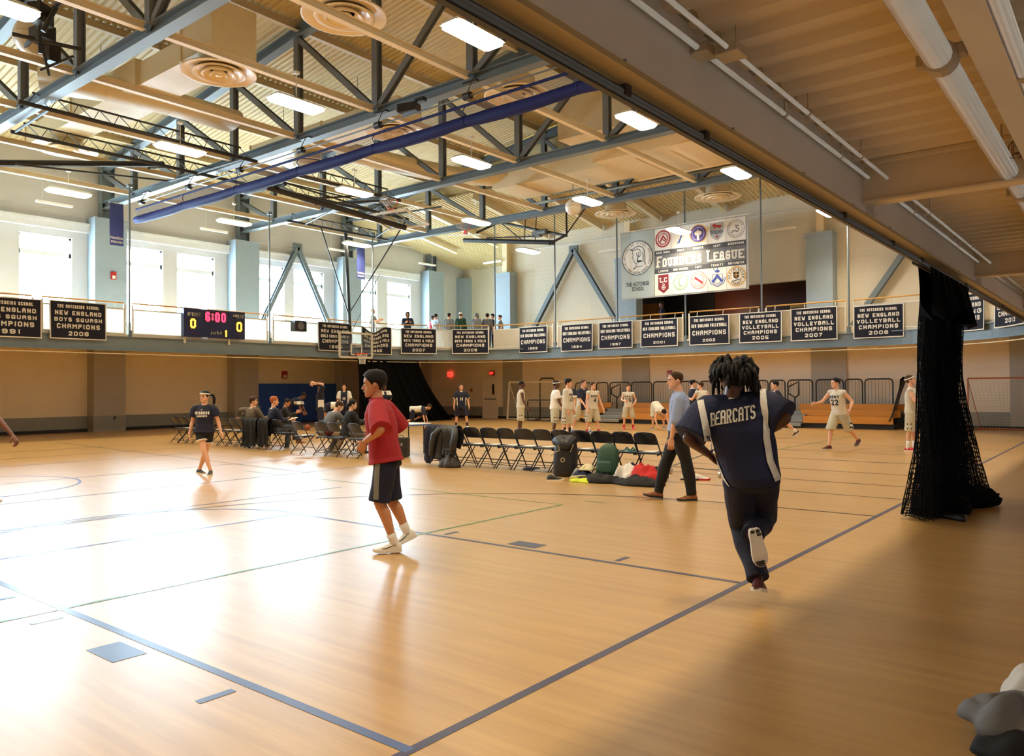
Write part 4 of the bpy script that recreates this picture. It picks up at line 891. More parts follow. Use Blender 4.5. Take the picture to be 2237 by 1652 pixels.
ladder(t, -27.6, 19.4, 25.0); pipes(t, 'cross_pipe', [((-27.6, 20.3, 8.66), (-23.8, 19.2, 8.66), .035), ((-27.6, 24.2, 8.66), (-24.2, 22.6, 8.66), .035)])
# conduits along the walls and dim strip lights above the track
t = thing('wall_conduit', 'thin pale conduit line running high along the window wall and back wall', 'conduit', (XL+.4, 20, 9.5))
b = MB(); b.tube([(XL+.3, YF, 9.55), (XL+.3, 34.6, 9.62)], .03, 6); b.build('pipe', M['white_trim'], t)
b = MB(); b.tube([(-26.2, YB-.1, 8.75), (XR, YB-.1, 8.75)], .025, 6); b.build('pipe', M['white_trim'], t)
STR = [(-31.2, 11.8, 8.55, 1, 'above the leftmost window bay'), (-31.2, 18.2, 8.55, 1, 'above the second window bay'), (-31.2, 24.9, 8.6, 1, 'above the third window bay'), (-31.0, 31.0, 8.6, 1, 'at the far end of the window wall'), (-26.6, 31.5, 8.3, 0, 'above the corner spectators'), (-19.3, 31.4, 8.05, 0, 'behind the left edge of the league banner'), (-11.2, 31.4, 7.95, 0, 'right of the league banner')]
proto = None
for x, y, z, al, w in STR:
    lab = 'unlit white strip light %s' % w
    if proto is None:
        proto = thing('strip_light', lab, 'strip light', (0, 0, 0), 0, 'unlit strip lights'); t = proto
        b = MB(); b.prism([(-.1, -.62, .03), (-.06, -.62, -.05), (.06, -.62, -.05), (.1, -.62, .03)], (0, 1.24, 0)); b.build('housing', M['lamp_body'], t)
        b = MB(); b.tube([(0, -.4, .03), (0, -.4, .8)], .008, 5); b.tube([(0, .4, .03), (0, .4, .8)], .008, 5); b.build('stem', M['lamp_body'], t)['kind'] = 'stuff'
    else: t = copy_tree(proto); t['label'] = lab
    t.location = (x, y, z); t.rotation_euler = (0, 0, 0 if al else pi/2)
# ---- wall pads, alarms, exit signs, door
t = thing('wall_pads', 'long row of royal blue wall pads along the left wall', 'wall padding', (XL+.06, 23.2, .04))
for k in range(6):
    y0 = 19.7+k*1.22; b = MB(); b.box((XL+.66 if False else XL+.07, y0+.605, .97), (.08, 1.2, 1.86)); o = b.build('pad', M['mat_blue'], t)
    md = o.modifiers.new('bevel', 'BEVEL'); md.width = .02; md.segments = 2
def plate(name, lab, cat, c, n, w, h, m, inner=None, d=.06):
    n = Vector(n); u = Vector((0, 1, 0)) if abs(n.x) > .5 else Vector((1, 0, 0)); c = Vector(c)
    t = thing(name, lab, cat, tuple(c))
    b = MB(); b.prism([c-u*w/2-Vector((0, 0, h/2)), c+u*w/2-Vector((0, 0, h/2)), c+u*w/2+Vector((0, 0, h/2)), c-u*w/2+Vector((0, 0, h/2))], n*d); b.build('box', M[m], t)
    if inner:
        q = c+n*(d+.004)-Vector((0, 0, h*.2)); b = MB(); b.prism([q-u*w*.3-Vector((0, 0, h*.2)), q+u*w*.3-Vector((0, 0, h*.2)), q+u*w*.3+Vector((0, 0, h*.2)), q-u*w*.3+Vector((0, 0, h*.2))], n*.01); b.build('strobe', M[inner], t)
    return t
plate('fire_alarm', 'red fire alarm box on the upper pilaster between window bays', 'fire alarm', (XL+.7, 14.1, 6.16), (1, 0, 0), .2, .3, 'red', 'white_plastic')
plate('fire_alarm', 'red fire alarm box above the blue wall pads', 'fire alarm', (XL, 22.5, 2.33), (1, 0, 0), .3, .36, 'red', 'white_plastic')
plate('fire_alarm', 'red fire alarm box above the bleachers beside the man in blue shirt', 'fire alarm', (-16.55, YB-.02, 2.2), (0, -1, 0), .22, .28, 'red', 'white_plastic')
plate('fire_pull', 'small red pull station beside the exit door', 'pull station', (-25.6, YB-.06, 1.15), (0, -1, 0), .12, .17, 'red', 'white_plastic')
plate('fire_pull', 'small red pull station left of the exit door', 'pull station', (-28.6, YB-.02, 1.5), (0, -1, 0), .12, .15, 'red', 'white_plastic')
plate('outlet_plate', 'pale outlet plate low on the left wall pilaster', 'outlet', (XL+.6, 14.2, .52), (1, 0, 0), .09, .13, 'white_plastic', 'dark_steel', .02)
for x, lab in ((-30.2, 'lit red EXIT sign, left one above the black net'), (-27.1, 'lit red EXIT sign above the cream exit door')):
    t = thing('exit_sign', lab, 'exit sign', (x, YB-.05, 2.42), 0, 'exit signs')
    b = MB(); b.box((x, YB-.06, 2.42), (.34, .08, .24)); b.build('box', M['red'] if x > -30 else M['exit_red'], t)
    b = MB(); letters(b, 'EXIT', lambda a, c: Vector((x+a, YB-.105, 2.42+c)), -.13, -.07, .26, .14, .03); b.build('lettering', M['exit_red'] if x > -30 else M['white_plastic'], t)
t = thing('exit_sign', 'white EXIT sign on the back wall above the corner spectators', 'exit sign', (-27.3, 35.3, 5.6))
b = MB(); b.box((-28.6, 35.33, 5.6), (.42, .06, .26)); b.build('box', M['white_plastic'], t)
b = MB(); letters(b, 'EXIT', lambda a, c: Vector((-28.6+a, 35.29, 5.6+c)), -.17, -.08, .34, .16, .035); b.build('lettering', M['red'], t)
D = bpy.data.objects.new('door_1', None); COL.objects.link(D); D.location = (-27.2, YB, 0); D['kind'] = 'structure'
b = MB(); b.box((-27.23, YB-.04, 1.07), (.92, .06, 2.14)); b.build('door_leaf', M['wall_low_b'], D)
b = MB(); b.box((-27.0, YB-.075, 1.55), (.14, .02, .55)); b.build('vision_panel', M['black'], D)
b = MB(); b.box((-27.2, YB-.1, 1.02), (.8, .06, .06)); b.build('push_bar', M['dark_steel'], D)
for p, d in (((-27.72, YB-.06, 1.08), (.07, .1, 2.2)), ((-26.73, YB-.06, 1.08), (.07, .1, 2.2)), ((-27.23, YB-.06, 2.19), (1.05, .1, .07))):
    b = MB(); b.box(p, d); b.build('door_frame', M['wall_low_b'], D)
D = bpy.data.objects.new('door_2', None); COL.objects.link(D); D.location = (-27.0, 35.3, 3.6); D['kind'] = 'structure'
b = MB(); b.box((-28.2, 35.36, 4.6), (.9, .06, 2.0)); b.build('door_leaf', M['door_wood'], D)
# lobby furnishing seen through the opening
t = thing('lobby_sign_panel', 'dark mahogany lobby panel with gold gymnasium lettering', 'wall panel', (-13, 37.2, 4.6))
b = MB(); b.box((-12.9, 37.25, 5.6), (7.6, .06, 2.2)); b.build('panel', M['lobby'], t)
b = MB(); letters(b, 'WILLIAM C. TOWLE GYMNASIUM', lambda x, y: Vector((-14.2+x, 37.2, 5.0+y)), 0, 0, 2.9, .16, .024); b.build('lettering', M['ban_gold'], t)
b = MB(); b.box((-12.9, 37.1, 4.62), (7.6, .3, .12)); b.build('ledge', M['lobby'], t)
t = thing('lobby_door', 'tan wooden double door open in the lobby behind the lone spectator', 'door', (-19, 34.4, 3.6)); b = MB(); b.box((-18.85, 34.4, 4.68), (1.3, .05, 2.1)); b.build('door_leaf', M['door_wood'], t)
b = MB(); b.box((-18.45, 34.36, 4.6), (.04, .06, .16)); b.build('handle', M['chrome'], t)
t = thing('vending_machine', 'yellow lit machine in the lobby beside the right pilaster', 'machine', (-11.2, 34.6, 3.62)); b = MB(); b.box((-11.3, 34.6, 4.42), (1.3, .7, 1.6)); b.build('cabinet', M['lobby_dk'], t)
M['amber_panel'] = mat('amber_panel', srgb(206, 160, 50), .5); b = MB(); b.box((-11.3, 34.22, 4.75), (1.1, .05, .7)); b.build('front_panel', M['amber_panel'], t)
for y in (4.5, 4.75, 5.0):
    b = MB(); b.box((-11.3, 34.18, y), (1.0, .03, .06)); b.build('shelf_line', M['lobby'], t)
t = thing('lobby_lamp', 'small glowing lamp seen in the dark lobby', 'lamp', (-15.6, 36.0, 4.5)); b = MB(); b.lathe([(.05, -.05), (.2, 0), (.12, .12), (.0, .16)], (-15.6, 36.0, 4.85), 12); M['warm'] = mat('warm_glow', (1, .9, .7), .5, emit=(1, .85, .6), estr=90); b.build('shade', M['warm'], t)
b = MB(); b.tube([(-15.6, 36.0, 3.62), (-15.6, 36.0, 4.85)], .02, 6); b.build('stem', M['dark_steel'], t)
# ---- black net hung in the far corner (a slack heavy curtain)
t = thing('corner_net', 'big black gathered net curtain hung under the track in the far left corner', 'netting', (-27.4, 25.4, 0))
b = MB(); nu, nv = 90, 14; vs = []
for j in range(nv+1):
    v = j/nv
    for i in range(nu+1):
        u = i/nu
        if u < .55: tp = Vector((XT, 23.0+1.9*u/.55, 0))
        else: q = (u-.55)/.45; tp = Vector((XT+.55*q*q, 24.9+1.35*q, 0))
        bt = Vector((XT+.25*sin(u*3), 22.9+6.1*u, 0))
        p = tp.lerp(bt, v**1.25); w = sin(u*58+sin(v*3)*1.2)*(.05+.05*v)+.05*sin(u*17+v*2)
        p += Vector((w+.05, .3*w, 0)); vs.append((p.x, p.y, 2.92*(1-v)+.01))
b.add(vs, [(j*(nu+1)+i, j*(nu+1)+i+1, (j+1)*(nu+1)+i+1, (j+1)*(nu+1)+i) for j in range(nv) for i in range(nu)])
b.build('netting', M['black_cloth'], t, True)
b = MB(); b.tube([(XT, 22.9, 2.94), (XT, 24.9, 2.94), (XT+.25, 25.7, 2.94), (XT+.6, 26.4, 2.94)], .03, 6); b.build('hanging_rail', M['black'], t)
# ---- gathered cage net at right: real knotted mesh in folds
NT = thing('cage_net', 'gathered black mesh cage net hanging from the girder track at right', 'netting', (-1.9, 11.0, 0))
rr = random.Random(3)
def net_sheet(ncol, folds, ys, ye, xamp0, xamp1, ph, spread, xoff, ysk):
    nrow = 46; grid = []
    for j in range(nrow+1):
        v = j/nrow; z = 2.74*(1-v)+.05; row = []
        for i in range(ncol+1):
            u = i/ncol; a = u*folds*pi+ph
            k = v*v*v; tight = 1-.08*sin(pi*min(1, v*1.15))
            yy = (ys+ye)/2 + (ys-(ys+ye)/2 + (ye-ys)*u)*tight + spread*k*(u-.22)*1.6 + ysk*k
            xx = -1.9 + xoff*(.5+v) + (xamp0+(xamp1-xamp0)*k)*sin(a) + .02*sin(7*u+9*v+ph)
            row.append(Vector((xx + k*spread*.35*(u-.5), yy + .03*sin(a*1.7+v*5), z + .012*sin(i*2.1+j))))
        grid.append(row)
    b = MB(); r = .0042
    for j in range(0, nrow+1): b.tube(grid[j], r, 3, False)
    for i in range(ncol+1): b.tube([grid[j][i] for j in range(nrow+1)], r, 3, False)
    return b
net_sheet(150, 17, 9.85, 11.8, .09, .2, 0, .6, 0, .1).build('netting', M['black_net'], NT)['kind'] = 'stuff'
net_sheet(110, 11, 9.95, 11.85, .07, .18, 1.3, .6, .03, .15).build('netting', M['black_net'], NT)['kind'] = 'stuff'
net_sheet(100, 13, 10.0, 11.7, .06, .15, 2.1, .3, -.02, .2).build('netting', M['black_net'], NT)['kind'] = 'stuff'
net_sheet(60, 5, 9.75, 10.7, .05, .2, .4, .25, -.04, -.05).build('netting', M['black_net'], NT)['kind'] = 'stuff'
def core(u0, u1, y0, y1, z0, z1, wx, m, name, seed, lump=.03, n=28, rows=14, flare=0.0):
    b = MB(); rings = []
    for j in range(rows+1):
        v = j/rows; z = z1+(z0-z1)*v; fl = 1+flare*v**3
        rings.append([Vector((-1.9+wx*fl*cos(2*pi*k/n)*(1+.5*sin(k*2.3+seed)*.4)+lump*sin(k*5+v*6+seed), (y0+y1)/2+.12*flare*v+(y1-y0)/2*fl*sin(2*pi*k/n)+lump*sin(k*3+v*4), z)) for k in range(n)])
    b.loft(rings); return b.build(name, m, NT, True)
core(0, 0, 10.25, 11.5, 1.0, 2.6, .06, M['black_cloth'], 'bunched_core', 1.0, .03, 30, 16, .45)
# torn black top cloth under the rail
b = MB(); n = 26; top, bot = [], []
for k in range(n+1):
    y = 9.5+2.5*k/n; top.append(Vector((-1.88, y, 2.86))); bot.append(Vector((-1.86+.1*sin(k*1.9), y+.08*sin(k*1.3), 2.52-.2*abs(sin(k*1.1))-.08*(k in (0, 1, n, n-1)))))
for s in (0, .12): b.add([v+Vector((s, 0, 0)) for v in top]+[v+Vector((s, 0, 0)) for v in bot], [(i, i+1, n+2+i, n+1+i) for i in range(n)])
b.build('top_cloth', M['black_cloth'], NT, True)
b = MB(); b.tube([(-1.9, 9.4, 2.9), (-1.9, 12.2, 2.9)], .025, 6); b.build('hanging_rail', M['black'], NT)
# pile of net on the floor
b = MB(); rings = []
for i in range(25):
    u = i/24; y = 10.2+1.85*u; r = (.16+.05*sin(u*9))*(sin(pi*min(1, max(.06, u*1.02)))**.4); xo = -2.0+.42*u+.05*sin(u*12)
    rings.append([Vector((xo+r*1.7*cos(2*pi*k/14)*(1+.15*sin(k*3+i)), y+.03*sin(k*2+i), max(.005, .09+r*.95*sin(2*pi*k/14)*(1+.2*sin(k*2.2+i*1.7))))) for k in range(14)])
b.loft(rings); b.build('net_pile', M['black_cloth'], NT, True)
b = MB(); rings = []
for i in range(13):
    u = i/12; c = Vector((-2.18+.62*u, 10.3+.1*sin(u*3)-.15*u, .03)); r = .035+.03*u
    rings.append([c+Vector((0, r*1.6*cos(2*pi*k/8), r*.7*sin(2*pi*k/8))) for k in range(8)])
b.loft(rings); b.build('bottom_weight', M['black'], NT, True)
M['net_strap'] = mat('dark_blue_strap', srgb(50, 60, 84), .6)
b = MB(); b.tube([(-1.98, 10.25, 2.8), (-2.02, 10.27, 1.4), (-2.1, 10.35, .9), (-2.06, 10.3, .4)], .014, 5); b.build('tie_cord', M['net_strap'], NT)
# long rail tube below the girder
M['rail_dark'] = mat('dark_umber_rail', srgb(66, 60, 52), .65, spec=.25)
t = thing('curtain_rail', 'dark tubular net rail slung under the near girder', 'rail', (XG-.08, 8, 2.9))
b = MB(); b.tube([(XG+.04, YF, 2.92), (XG+.04, 23.5, 2.92)], .026, 8); b.build('rail_tube', M['rail_dark'], t, True)
b = MB(); b.box((XG+.04, 7, 2.89), (.03, 32, .01)); b.build('rail_lip', M['black'], t)
for y in (1.2, 3.15, 4.0, 6.6, 8.2, 9.5, 12.3, 16):
    b = MB(); b.box((XG+.04, y, 2.935), (.07, .05, .06)); b.build('rail_clamp', M['rail_dark'], t)
# pipes and conduits overhead, right side
t = thing('sprinkler_main', 'thick cream sprinkler main overhead with grooved couplings', 'pipe', (-.76, 6, 3.2))
b = MB(); b.tube([(-.755, YF, 3.2), (-.77, 23.5, 3.2)], .066, 14); b.build('pipe', M['pipe_w'], t, True)
for y in (4.42, 7.9, 11.4):
    b = MB(); b.lathe([(.066, -.05), (.082, -.045), (.082, .045), (.066, .05)], (-.757, y, 3.2), 14, 'y'); b.box((-.84, y, 3.2), (.05, .07, .06)); b.box((-.672, y, 3.22), (.06, .07, .06)); b.build('coupling', M['pipe_w'], t)
for y in (3.55, 6.7, 9.2):
    b = MB(); b.tube([(-.76, y, 3.26), (-.76, y, 3.48)], .008, 5); b.build('hanger_rod', M['pipe_w'], t)
t = thing('branch_pipe', 'slim cream pipe overhead at the top right corner', 'pipe', (-.42, 6, 3.2))
b = MB(); b.tube([(-.45, YF, 3.2), (-.45, 23.5, 3.2)], .04, 10); b.build('pipe', M['pipe_w'], t, True)
for y in (4.9, 6.5): b = MB(); b.lathe([(.04, -.03), (.052, -.025), (.052, .025), (.04, .03)], (-.45, y, 3.2), 10, 'y'); b.build('coupling', M['pipe_w'], t)
t = thing('fire_sprinkler', 'caged sprinkler head hanging beside the thick overhead pipe', 'sprinkler', (-.66, 6.6, 3.2))
b = MB()
for k in range(6): a = pi*k/6*2; b.tube([(-.66+.012*cos(a), 6.6+.012*sin(a), 3.3), (-.66+.045*cos(a), 6.6+.045*sin(a), 3.27), (-.66+.045*cos(a), 6.6+.045*sin(a), 3.19), (-.66+.02*cos(a), 6.6+.02*sin(a), 3.17)], .003, 4)
M['rust'] = mat('rusty_wire', srgb(96, 52, 30), .6); b.build('wire_cage', M['rust'], t)['kind'] = 'stuff'
b = MB(); b.tube([(-.66, 6.6, 3.48), (-.66, 6.6, 3.24)], .012, 8); b.build('stem', M['pipe_w'], t); b = MB(); b.lathe([(.02, .0), (.02, .008)], (-.66, 6.6, 3.2), 10); b.build('deflector', M['rust'], t)
for x, z, yb, lab in ((-1.78, 3.33, 3.83, 'left one of the paired overhead conduits ending in a junction box'), (-1.63, 3.3, 3.86, 'right one of the paired overhead conduits with a junction box')):
    t = thing('electrical_conduit', 'cream conduit beside the girder, ' + lab, 'conduit', (x, 6, z), 0, 'overhead conduits')
    t['label'] = lab
    b = MB(); b.tube([(x, YF, z), (x, 24, z)], .014 if x > -1.7 else .016, 8); b.build('pipe', M['pipe_w'], t, True)
    b = MB(); b.box((x, yb, z-.005), (.11, .11, .05)); b.build('junction_box', M['pipe_w'], t)
    b = MB(); b.box((x, yb, z-.034), (.125, .125, .008)); b.build('cover_plate', M['cream'], t)
    for y in (3.83, 4.98, 6.2, 8.7, 11.2):
        b = MB(); b.tube([(x, y+.1, z), (x+.005*sin(y), y+.1, 3.48)], .004, 5); b.lathe([(.02, -.012), (.02, .012)], (x, y+.1, z), 8, 'y'); b.build('hanger_rod', M['pipe_w'], t)
# ---- bleachers
M['bl_oak'] = mat('bleacher_oak', srgb(206, 140, 62), .35, var=.12, vscale=3, stretch=(.4, 4, 4)); M['step_grey'] = mat('grey_step', srgb(150, 154, 156), .5)
BL = thing('bleachers', 'folding wooden bleachers with black guard rails along the back wall', 'bleachers', (-13.2, 30.6, 0))
rows = [(29.95, .43), (30.5, .66), (31.05, .87)]
secs = [(-20.2, -19.1), (-17.9, -14.9), (-14.85, -11.05), (-9.95, -6.8)]
for r, (y, z) in enumerate(rows):
    for x0, x1 in secs:
        x1_ = x1 - (.0 if x1 < -7 else -.12*r); x0_ = x0-.5*(r*.5 if x0 > -10.5 else 0)
        b = MB(); b.box(((x0_+x1_)/2, y+.01, z-.12), (x1_-x0_, .025, .24)); b.build('riser_board', M['bl_oak'], BL)
        b = MB(); b.box(((x0_+x1_)/2, y+.27, z), (x1_-x0_, .55, .03)); b.build('seat_plank', M['bl_oak'], BL)
for x0, x1 in ((-19.1, -17.9), (-11.05, -9.95)):
    for k, (y, z) in enumerate(((29.75, .2), (29.98, .36), (30.3, .5), (30.62, .64))):
        b = MB(); b.box(((x0+x1)/2-.2*k*0, y+.15, z-.03), (x1-x0-.06, .32, .05)); b.box(((x0+x1)/2, y+.02, z-.09), (x1-x0-.06, .02, .1)); b.build('step', M['step_grey'], BL)
    b = MB(); x = (x0+x1)/2+.1; z0 = .64
    b.tube([(x, 30.4, z0), (x, 30.4, 1.15), (x-.22, 30.3, 1.3), (x-.22, 30.3, 1.55), (x+.12, 30.5, 1.75), (x+.12, 30.5, 1.25), (x, 30.4, 1.12)], .035, 8); b.build('aisle_handrail', M['black'], BL)
b = MB(); b.box((-13.45, 30.9, .1), (13.3, 1.7, .2)); b.box((-13.45, 31.2, .35), (13.3, 1.1, .3)); b.build('black_base', M['base'], BL)
for a_, c_ in ((-21.45, -20.37), (-20.24, -19.6), (-19.49, -18.43), (-18.33, -17.28), (-17.19, -16.1), (-16.0, -15.0), (-14.9, -13.9), (-13.8, -12.78), (-12.68, -11.9), (-11.83, -11.2), (-11.09, -10.11), (-9.97, -8.94), (-8.87, -8.24), (-8.15, -7.17)):
    zt = 1.83; b = MB(); y = 31.6; r = .12
    b.tube([(a_, y, .7), (a_, y, zt-r), (a_+r*.3, y, zt-r*.3), (a_+r, y, zt), (c_-r, y, zt), (c_-r*.3, y, zt-r*.3), (c_, y, zt-r), (c_, y, .7)], .028, 8); b.build('guard_rail', M['black'], BL)
    b = MB(); k = int((c_-a_)/.11)
    for i in range(1, k): b.box((a_+(c_-a_)*i/k, y, 1.26), (.012, .012, 1.1))
    b.build('guard_bars', M['dark_steel'], BL)['kind'] = 'stuff'
b = MB(); b.prism([(-7.0, 31.5, .75), (-6.9, 31.5, 1.8), (-6.8, 31.5, 1.9), (-6.72, 31.5, 1.8), (-6.85, 29.9, .5), (-6.95, 29.9, .3)], (.05, 0, 0)); b.build('end_rail', M['black'], BL)
# tall black rebounder frame, goals
t = thing('rebounder_frame', 'tall black tube frame standing left of the bleachers', 'frame', (-22.9, 31.2, 0))
b = MB(); b.tube([(-23.4, 31.3, .02), (-23.4, 31.3, 1.95), (-23.3, 31.3, 2.08), (-22.6, 31.3, 2.08), (-22.5, 31.3, 1.95), (-22.5, 31.3, .02)], .035, 8); b.build('tube_frame', M['black'], t)
b = MB(); b.tube([(-23.4, 31.3, .03), (-23.4, 30.9, .03)], .03, 6); b.tube([(-22.5, 31.3, .03), (-22.5, 30.9, .03)], .03, 6); b.build('foot', M['black'], t)['kind'] = 'stuff'
def goal(name, lab, x0, x1, y0, h, depth, m, r, inward=.25):
    t = thing(name, lab, 'goal', ((x0+x1)/2, y0, 0))
    b = MB(); b.tube([(x0, y0, .02), (x0+inward*.6, y0, h)], r, 8); b.build('post', M[m], t); b = MB(); b.tube([(x1, y0, .02), (x1-inward*.6, y0, h)], r, 8); b.build('post', M[m], t)
    b = MB(); b.tube([(x0+inward*.6, y0, h), (x1-inward*.6, y0, h)], r, 8); b.build('crossbar', M[m], t)
    b = MB(); b.tube([(x0, y0, .03), (x0+.25, y0+depth, .03), (x1-.25, y0+depth, .03), (x1, y0, .03)], r*.8, 6); b.build('ground_bar', M[m], t)
    b = MB(); b.tube([(x0+inward*.6, y0, h), (x0+.25, y0+depth, .03)], r*.5, 6); b.build('stay', M[m], t); b = MB(); b.tube([(x1-inward*.6, y0, h), (x1-.25, y0+depth, .03)], r*.5, 6); b.build('stay', M[m], t)
    b = MB(); A, B_, C, D_ = Vector((x0+inward*.6, y0, h)), Vector((x1-inward*.6, y0, h)), Vector((x1-.25, y0+depth, .05)), Vector((x0+.25, y0+depth, .05))
    def gridnet(P, Q, R, S, n, m_):
        for i in range(n+1): b.tube([P.lerp(Q, i/n), S.lerp(R, i/n)], .004, 3, False)
        for j in range(m_+1): b.tube([P.lerp(S, j/m_), Q.lerp(R, j/m_)], .004, 3, False)
    gridnet(A, B_, C, D_, int((x1-x0)/.12), 18)
    E0, F0 = Vector((x0, y0, .05)), Vector((x1, y0, .05)); gridnet(A, A, D_, E0, 10, 16); gridnet(B_, B_, C, F0, 10, 16)
    b.build('goal_net', M['net_white'], t)['kind'] = 'stuff'
    return t
M['net_white'] = mat('white_net_cord', srgb(214, 212, 204), .7); M['orange'] = mat('orange_goal_paint', srgb(190, 96, 54), .4)
goal('soccer_goal', 'white framed indoor soccer goal by the back wall left of the bleachers', -25.2, -21.2, 30.9, 1.9, .75, 'white_plastic', .05)
goal('lacrosse_goal', 'orange framed lacrosse goal with white net at right by the back wall', -4.62, -2.6, 30.9, 1.8, .9, 'orange', .025, 0)
t = thing('practice_goal', 'low black framed net goal standing before the soccer goal', 'goal', (-22.4, 29.9, 0))
b = MB(); b.tube([(-23.1, 29.9, .02), (-23.1, 29.9, .95), (-23.05, 29.9, 1.02), (-21.6, 29.9, 1.02)], .03, 8); b.tube([(-21.6, 29.9, 1.02), (-21.6, 29.9, .02), (-23.1, 29.9, .02)], .03, 8); b.build('tube_frame', M['black'], t)
b = MB()
for i in range(13): b.tube([(-23.1+.125*i, 29.92, 1.0), (-23.1+.125*i, 30.3, .02)], .004, 3)
for j in range(9): b.tube([(-23.1, 29.92+.047*j, 1.0-.122*j), (-21.6, 29.92+.047*j, 1.0-.122*j)], .004, 3)
b.build('goal_net', M['black_net'], t)['kind'] = 'stuff'
# ================================================================== people
M['skin_light'] = mat('skin_light', srgb(224, 172, 142), .5, var=.05, vscale=12); M['skin_tan'] = mat('skin_tan', srgb(196, 138, 102), .5, var=.05, vscale=12)
M['skin_dark'] = mat('skin_dark', srgb(92, 60, 46), .42, var=.08, vscale=12); M['skin_brown'] = mat('skin_brown', srgb(118, 74, 56), .45, var=.08, vscale=12)
M['hair_black'] = mat('hair_black', (.012, .010, .010), .5, bump=.4, bscale=120, spec=.15); M['hair_brown'] = mat('hair_brown', srgb(66, 44, 30), .5, bump=.4, bscale=120, spec=.15)
M['hair_red'] = mat('hair_ginger', srgb(170, 96, 52), .5, bump=.4, bscale=120, spec=.15); M['hair_blond'] = mat('hair_blond', srgb(160, 120, 76), .5, bump=.4, bscale=120, spec=.15)
def cloth(n, r, g, b, bump=.25, sc=14, ro=.8): M[n] = mat(n, srgb(r, g, b), ro, var=.05, vscale=5, bump=bump, bscale=sc); return M[n]
cloth('c_navy', 24, 32, 68); cloth('c_jersey', 206, 202, 190); cloth('c_jersey_short', 190, 186, 166); cloth('c_red', 164, 28, 40); cloth('c_dknavy', 20, 24, 50); cloth('c_black', 16, 16, 18)
cloth('c_white', 228, 226, 220); cloth('c_blue_shirt', 150, 166, 204, .3, 20); cloth('c_greysuit', 96, 98, 102); cloth('c_brown', 96, 82, 66); cloth('c_greytee', 150, 150, 146); cloth('c_green', 26, 66, 48); cloth('c_grey', 120, 122, 124)
cloth('c_jeans', 66, 78, 98); cloth('c_silver', 128, 128, 126); cloth('c_sky', 172, 190, 214); cloth('c_tan', 150, 130, 104)
M['shoe_white'] = mat('shoe_white', srgb(232, 230, 224), .5); M['shoe_black'] = mat('shoe_black', (.02, .02, .022), .5); M['shoe_maroon'] = mat('shoe_maroon', srgb(78, 22, 30), .6); M['shoe_red'] = mat('shoe_red', srgb(190, 34, 40), .5)
M['shoe_pink'] = mat('shoe_pink', srgb(236, 84, 110), .5); M['shoe_tan'] = mat('tan_leather', srgb(150, 92, 50), .35); M['shoe_blue'] = mat('shoe_blue', srgb(60, 96, 170), .5); M['shoe_grey'] = mat('shoe_grey', srgb(120, 120, 120), .6)
M['sock_white'] = mat('sock_white', srgb(232, 230, 226), .9); M['sock_red'] = mat('sock_red', srgb(180, 36, 46), .9); M['eye_white'] = mat('eye_white', (.8, .8, .78), .25); M['iris'] = mat('iris_dark', (.015, .01, .008), .2); M['lip'] = mat('lip', srgb(176, 100, 92), .5); M['lip_d'] = mat('lip_dark', srgb(84, 48, 42), .5)
V = Vector
def remesh(b, voxel, smooth_it=3):
    """voxel union of the closed tubes in b -> (verts, faces)"""
    me = bpy.data.meshes.new('tmp'); me.from_pydata([tuple(v) for v in b.v], [], b.f); me.update()
    o = bpy.data.objects.new('tmp', me); COL.objects.link(o)
    m = o.modifiers.new('r', 'REMESH'); m.mode = 'VOXEL'; m.voxel_size = voxel
    if smooth_it: s = o.modifiers.new('s', 'SMOOTH'); s.factor = .5; s.iterations = smooth_it
    dg = bpy.context.evaluated_depsgraph_get()
    r = bpy.data.meshes.new_from_object(o.evaluated_get(dg)); vs = [tuple(v.co) for v in r.vertices]; fs = [tuple(p.vertices) for p in r.polygons]
    bpy.data.objects.remove(o); bpy.data.meshes.remove(me); bpy.data.meshes.remove(r)
    return vs, fs
def sphere(b, c, r, n=12, sc=(1, 1, 1), ax=None):
    c = V(c); m = ax or Matrix.Identity(3); rings = []
    for k in range(1, n): a = pi*k/n; rings.append([c+m @ V((r*sc[0]*sin(a)*cos(2*pi*i/n), r*sc[1]*sin(a)*sin(2*pi*i/n), -r*sc[2]*cos(a))) for i in range(n)])
    b.loft(rings); return b
def limb(b, pts, rs, n=12):
    """tapered limb along joints with rounded ends"""
    P = [V(p) for p in pts]; d0 = (P[1]-P[0]).normalized(); d1 = (P[-1]-P[-2]).normalized()
    P2 = [P[0]-d0*rs[0]*.85, P[0]-d0*rs[0]*.45] + P + [P[-1]+d1*rs[-1]*.45, P[-1]+d1*rs[-1]*.85]
    R2 = [rs[0]*.35, rs[0]*.85] + list(rs) + [rs[-1]*.85, rs[-1]*.35]
    b.tube(P2, R2, n); return b
def ell(c, X, Y, rx, ry, n=20, e=.85):
    out = []
    for k in range(n):
        a = 2*pi*k/n; ca, sa = cos(a), sin(a)
        out.append(c + X*(rx*math.copysign(abs(ca)**e, ca)) + Y*(ry*math.copysign(abs(sa)**e, sa)))
    return out
HEAD = [(0, .33, -.14, .09), (.03, .37, -.03, .165), (.09, .385, .08, .215), (.17, .372, .17, .262), (.22, .392, .22, .285), (.27, .385, .27, .30), (.31, .372, .31, .318), (.40, .375, .37, .336), (.48, .358, .42, .348), (.55, .385, .45, .352), (.65, .388, .47, .355), (.78, .345, .465, .34), (.88, .255, .41, .292), (.95, .145, .29, .205), (.99, .05, .16, .1), (1.0, .0, .08, .03)]
def head_at(s):
    s = max(0, min(1, s))
    for a, b in zip(HEAD, HEAD[1:]):
        if s <= b[0]: t = (s-a[0])/(b[0]-a[0]); return [a[i]+(b[i]-a[i])*t for i in range(4)]
    return list(HEAD[-1])
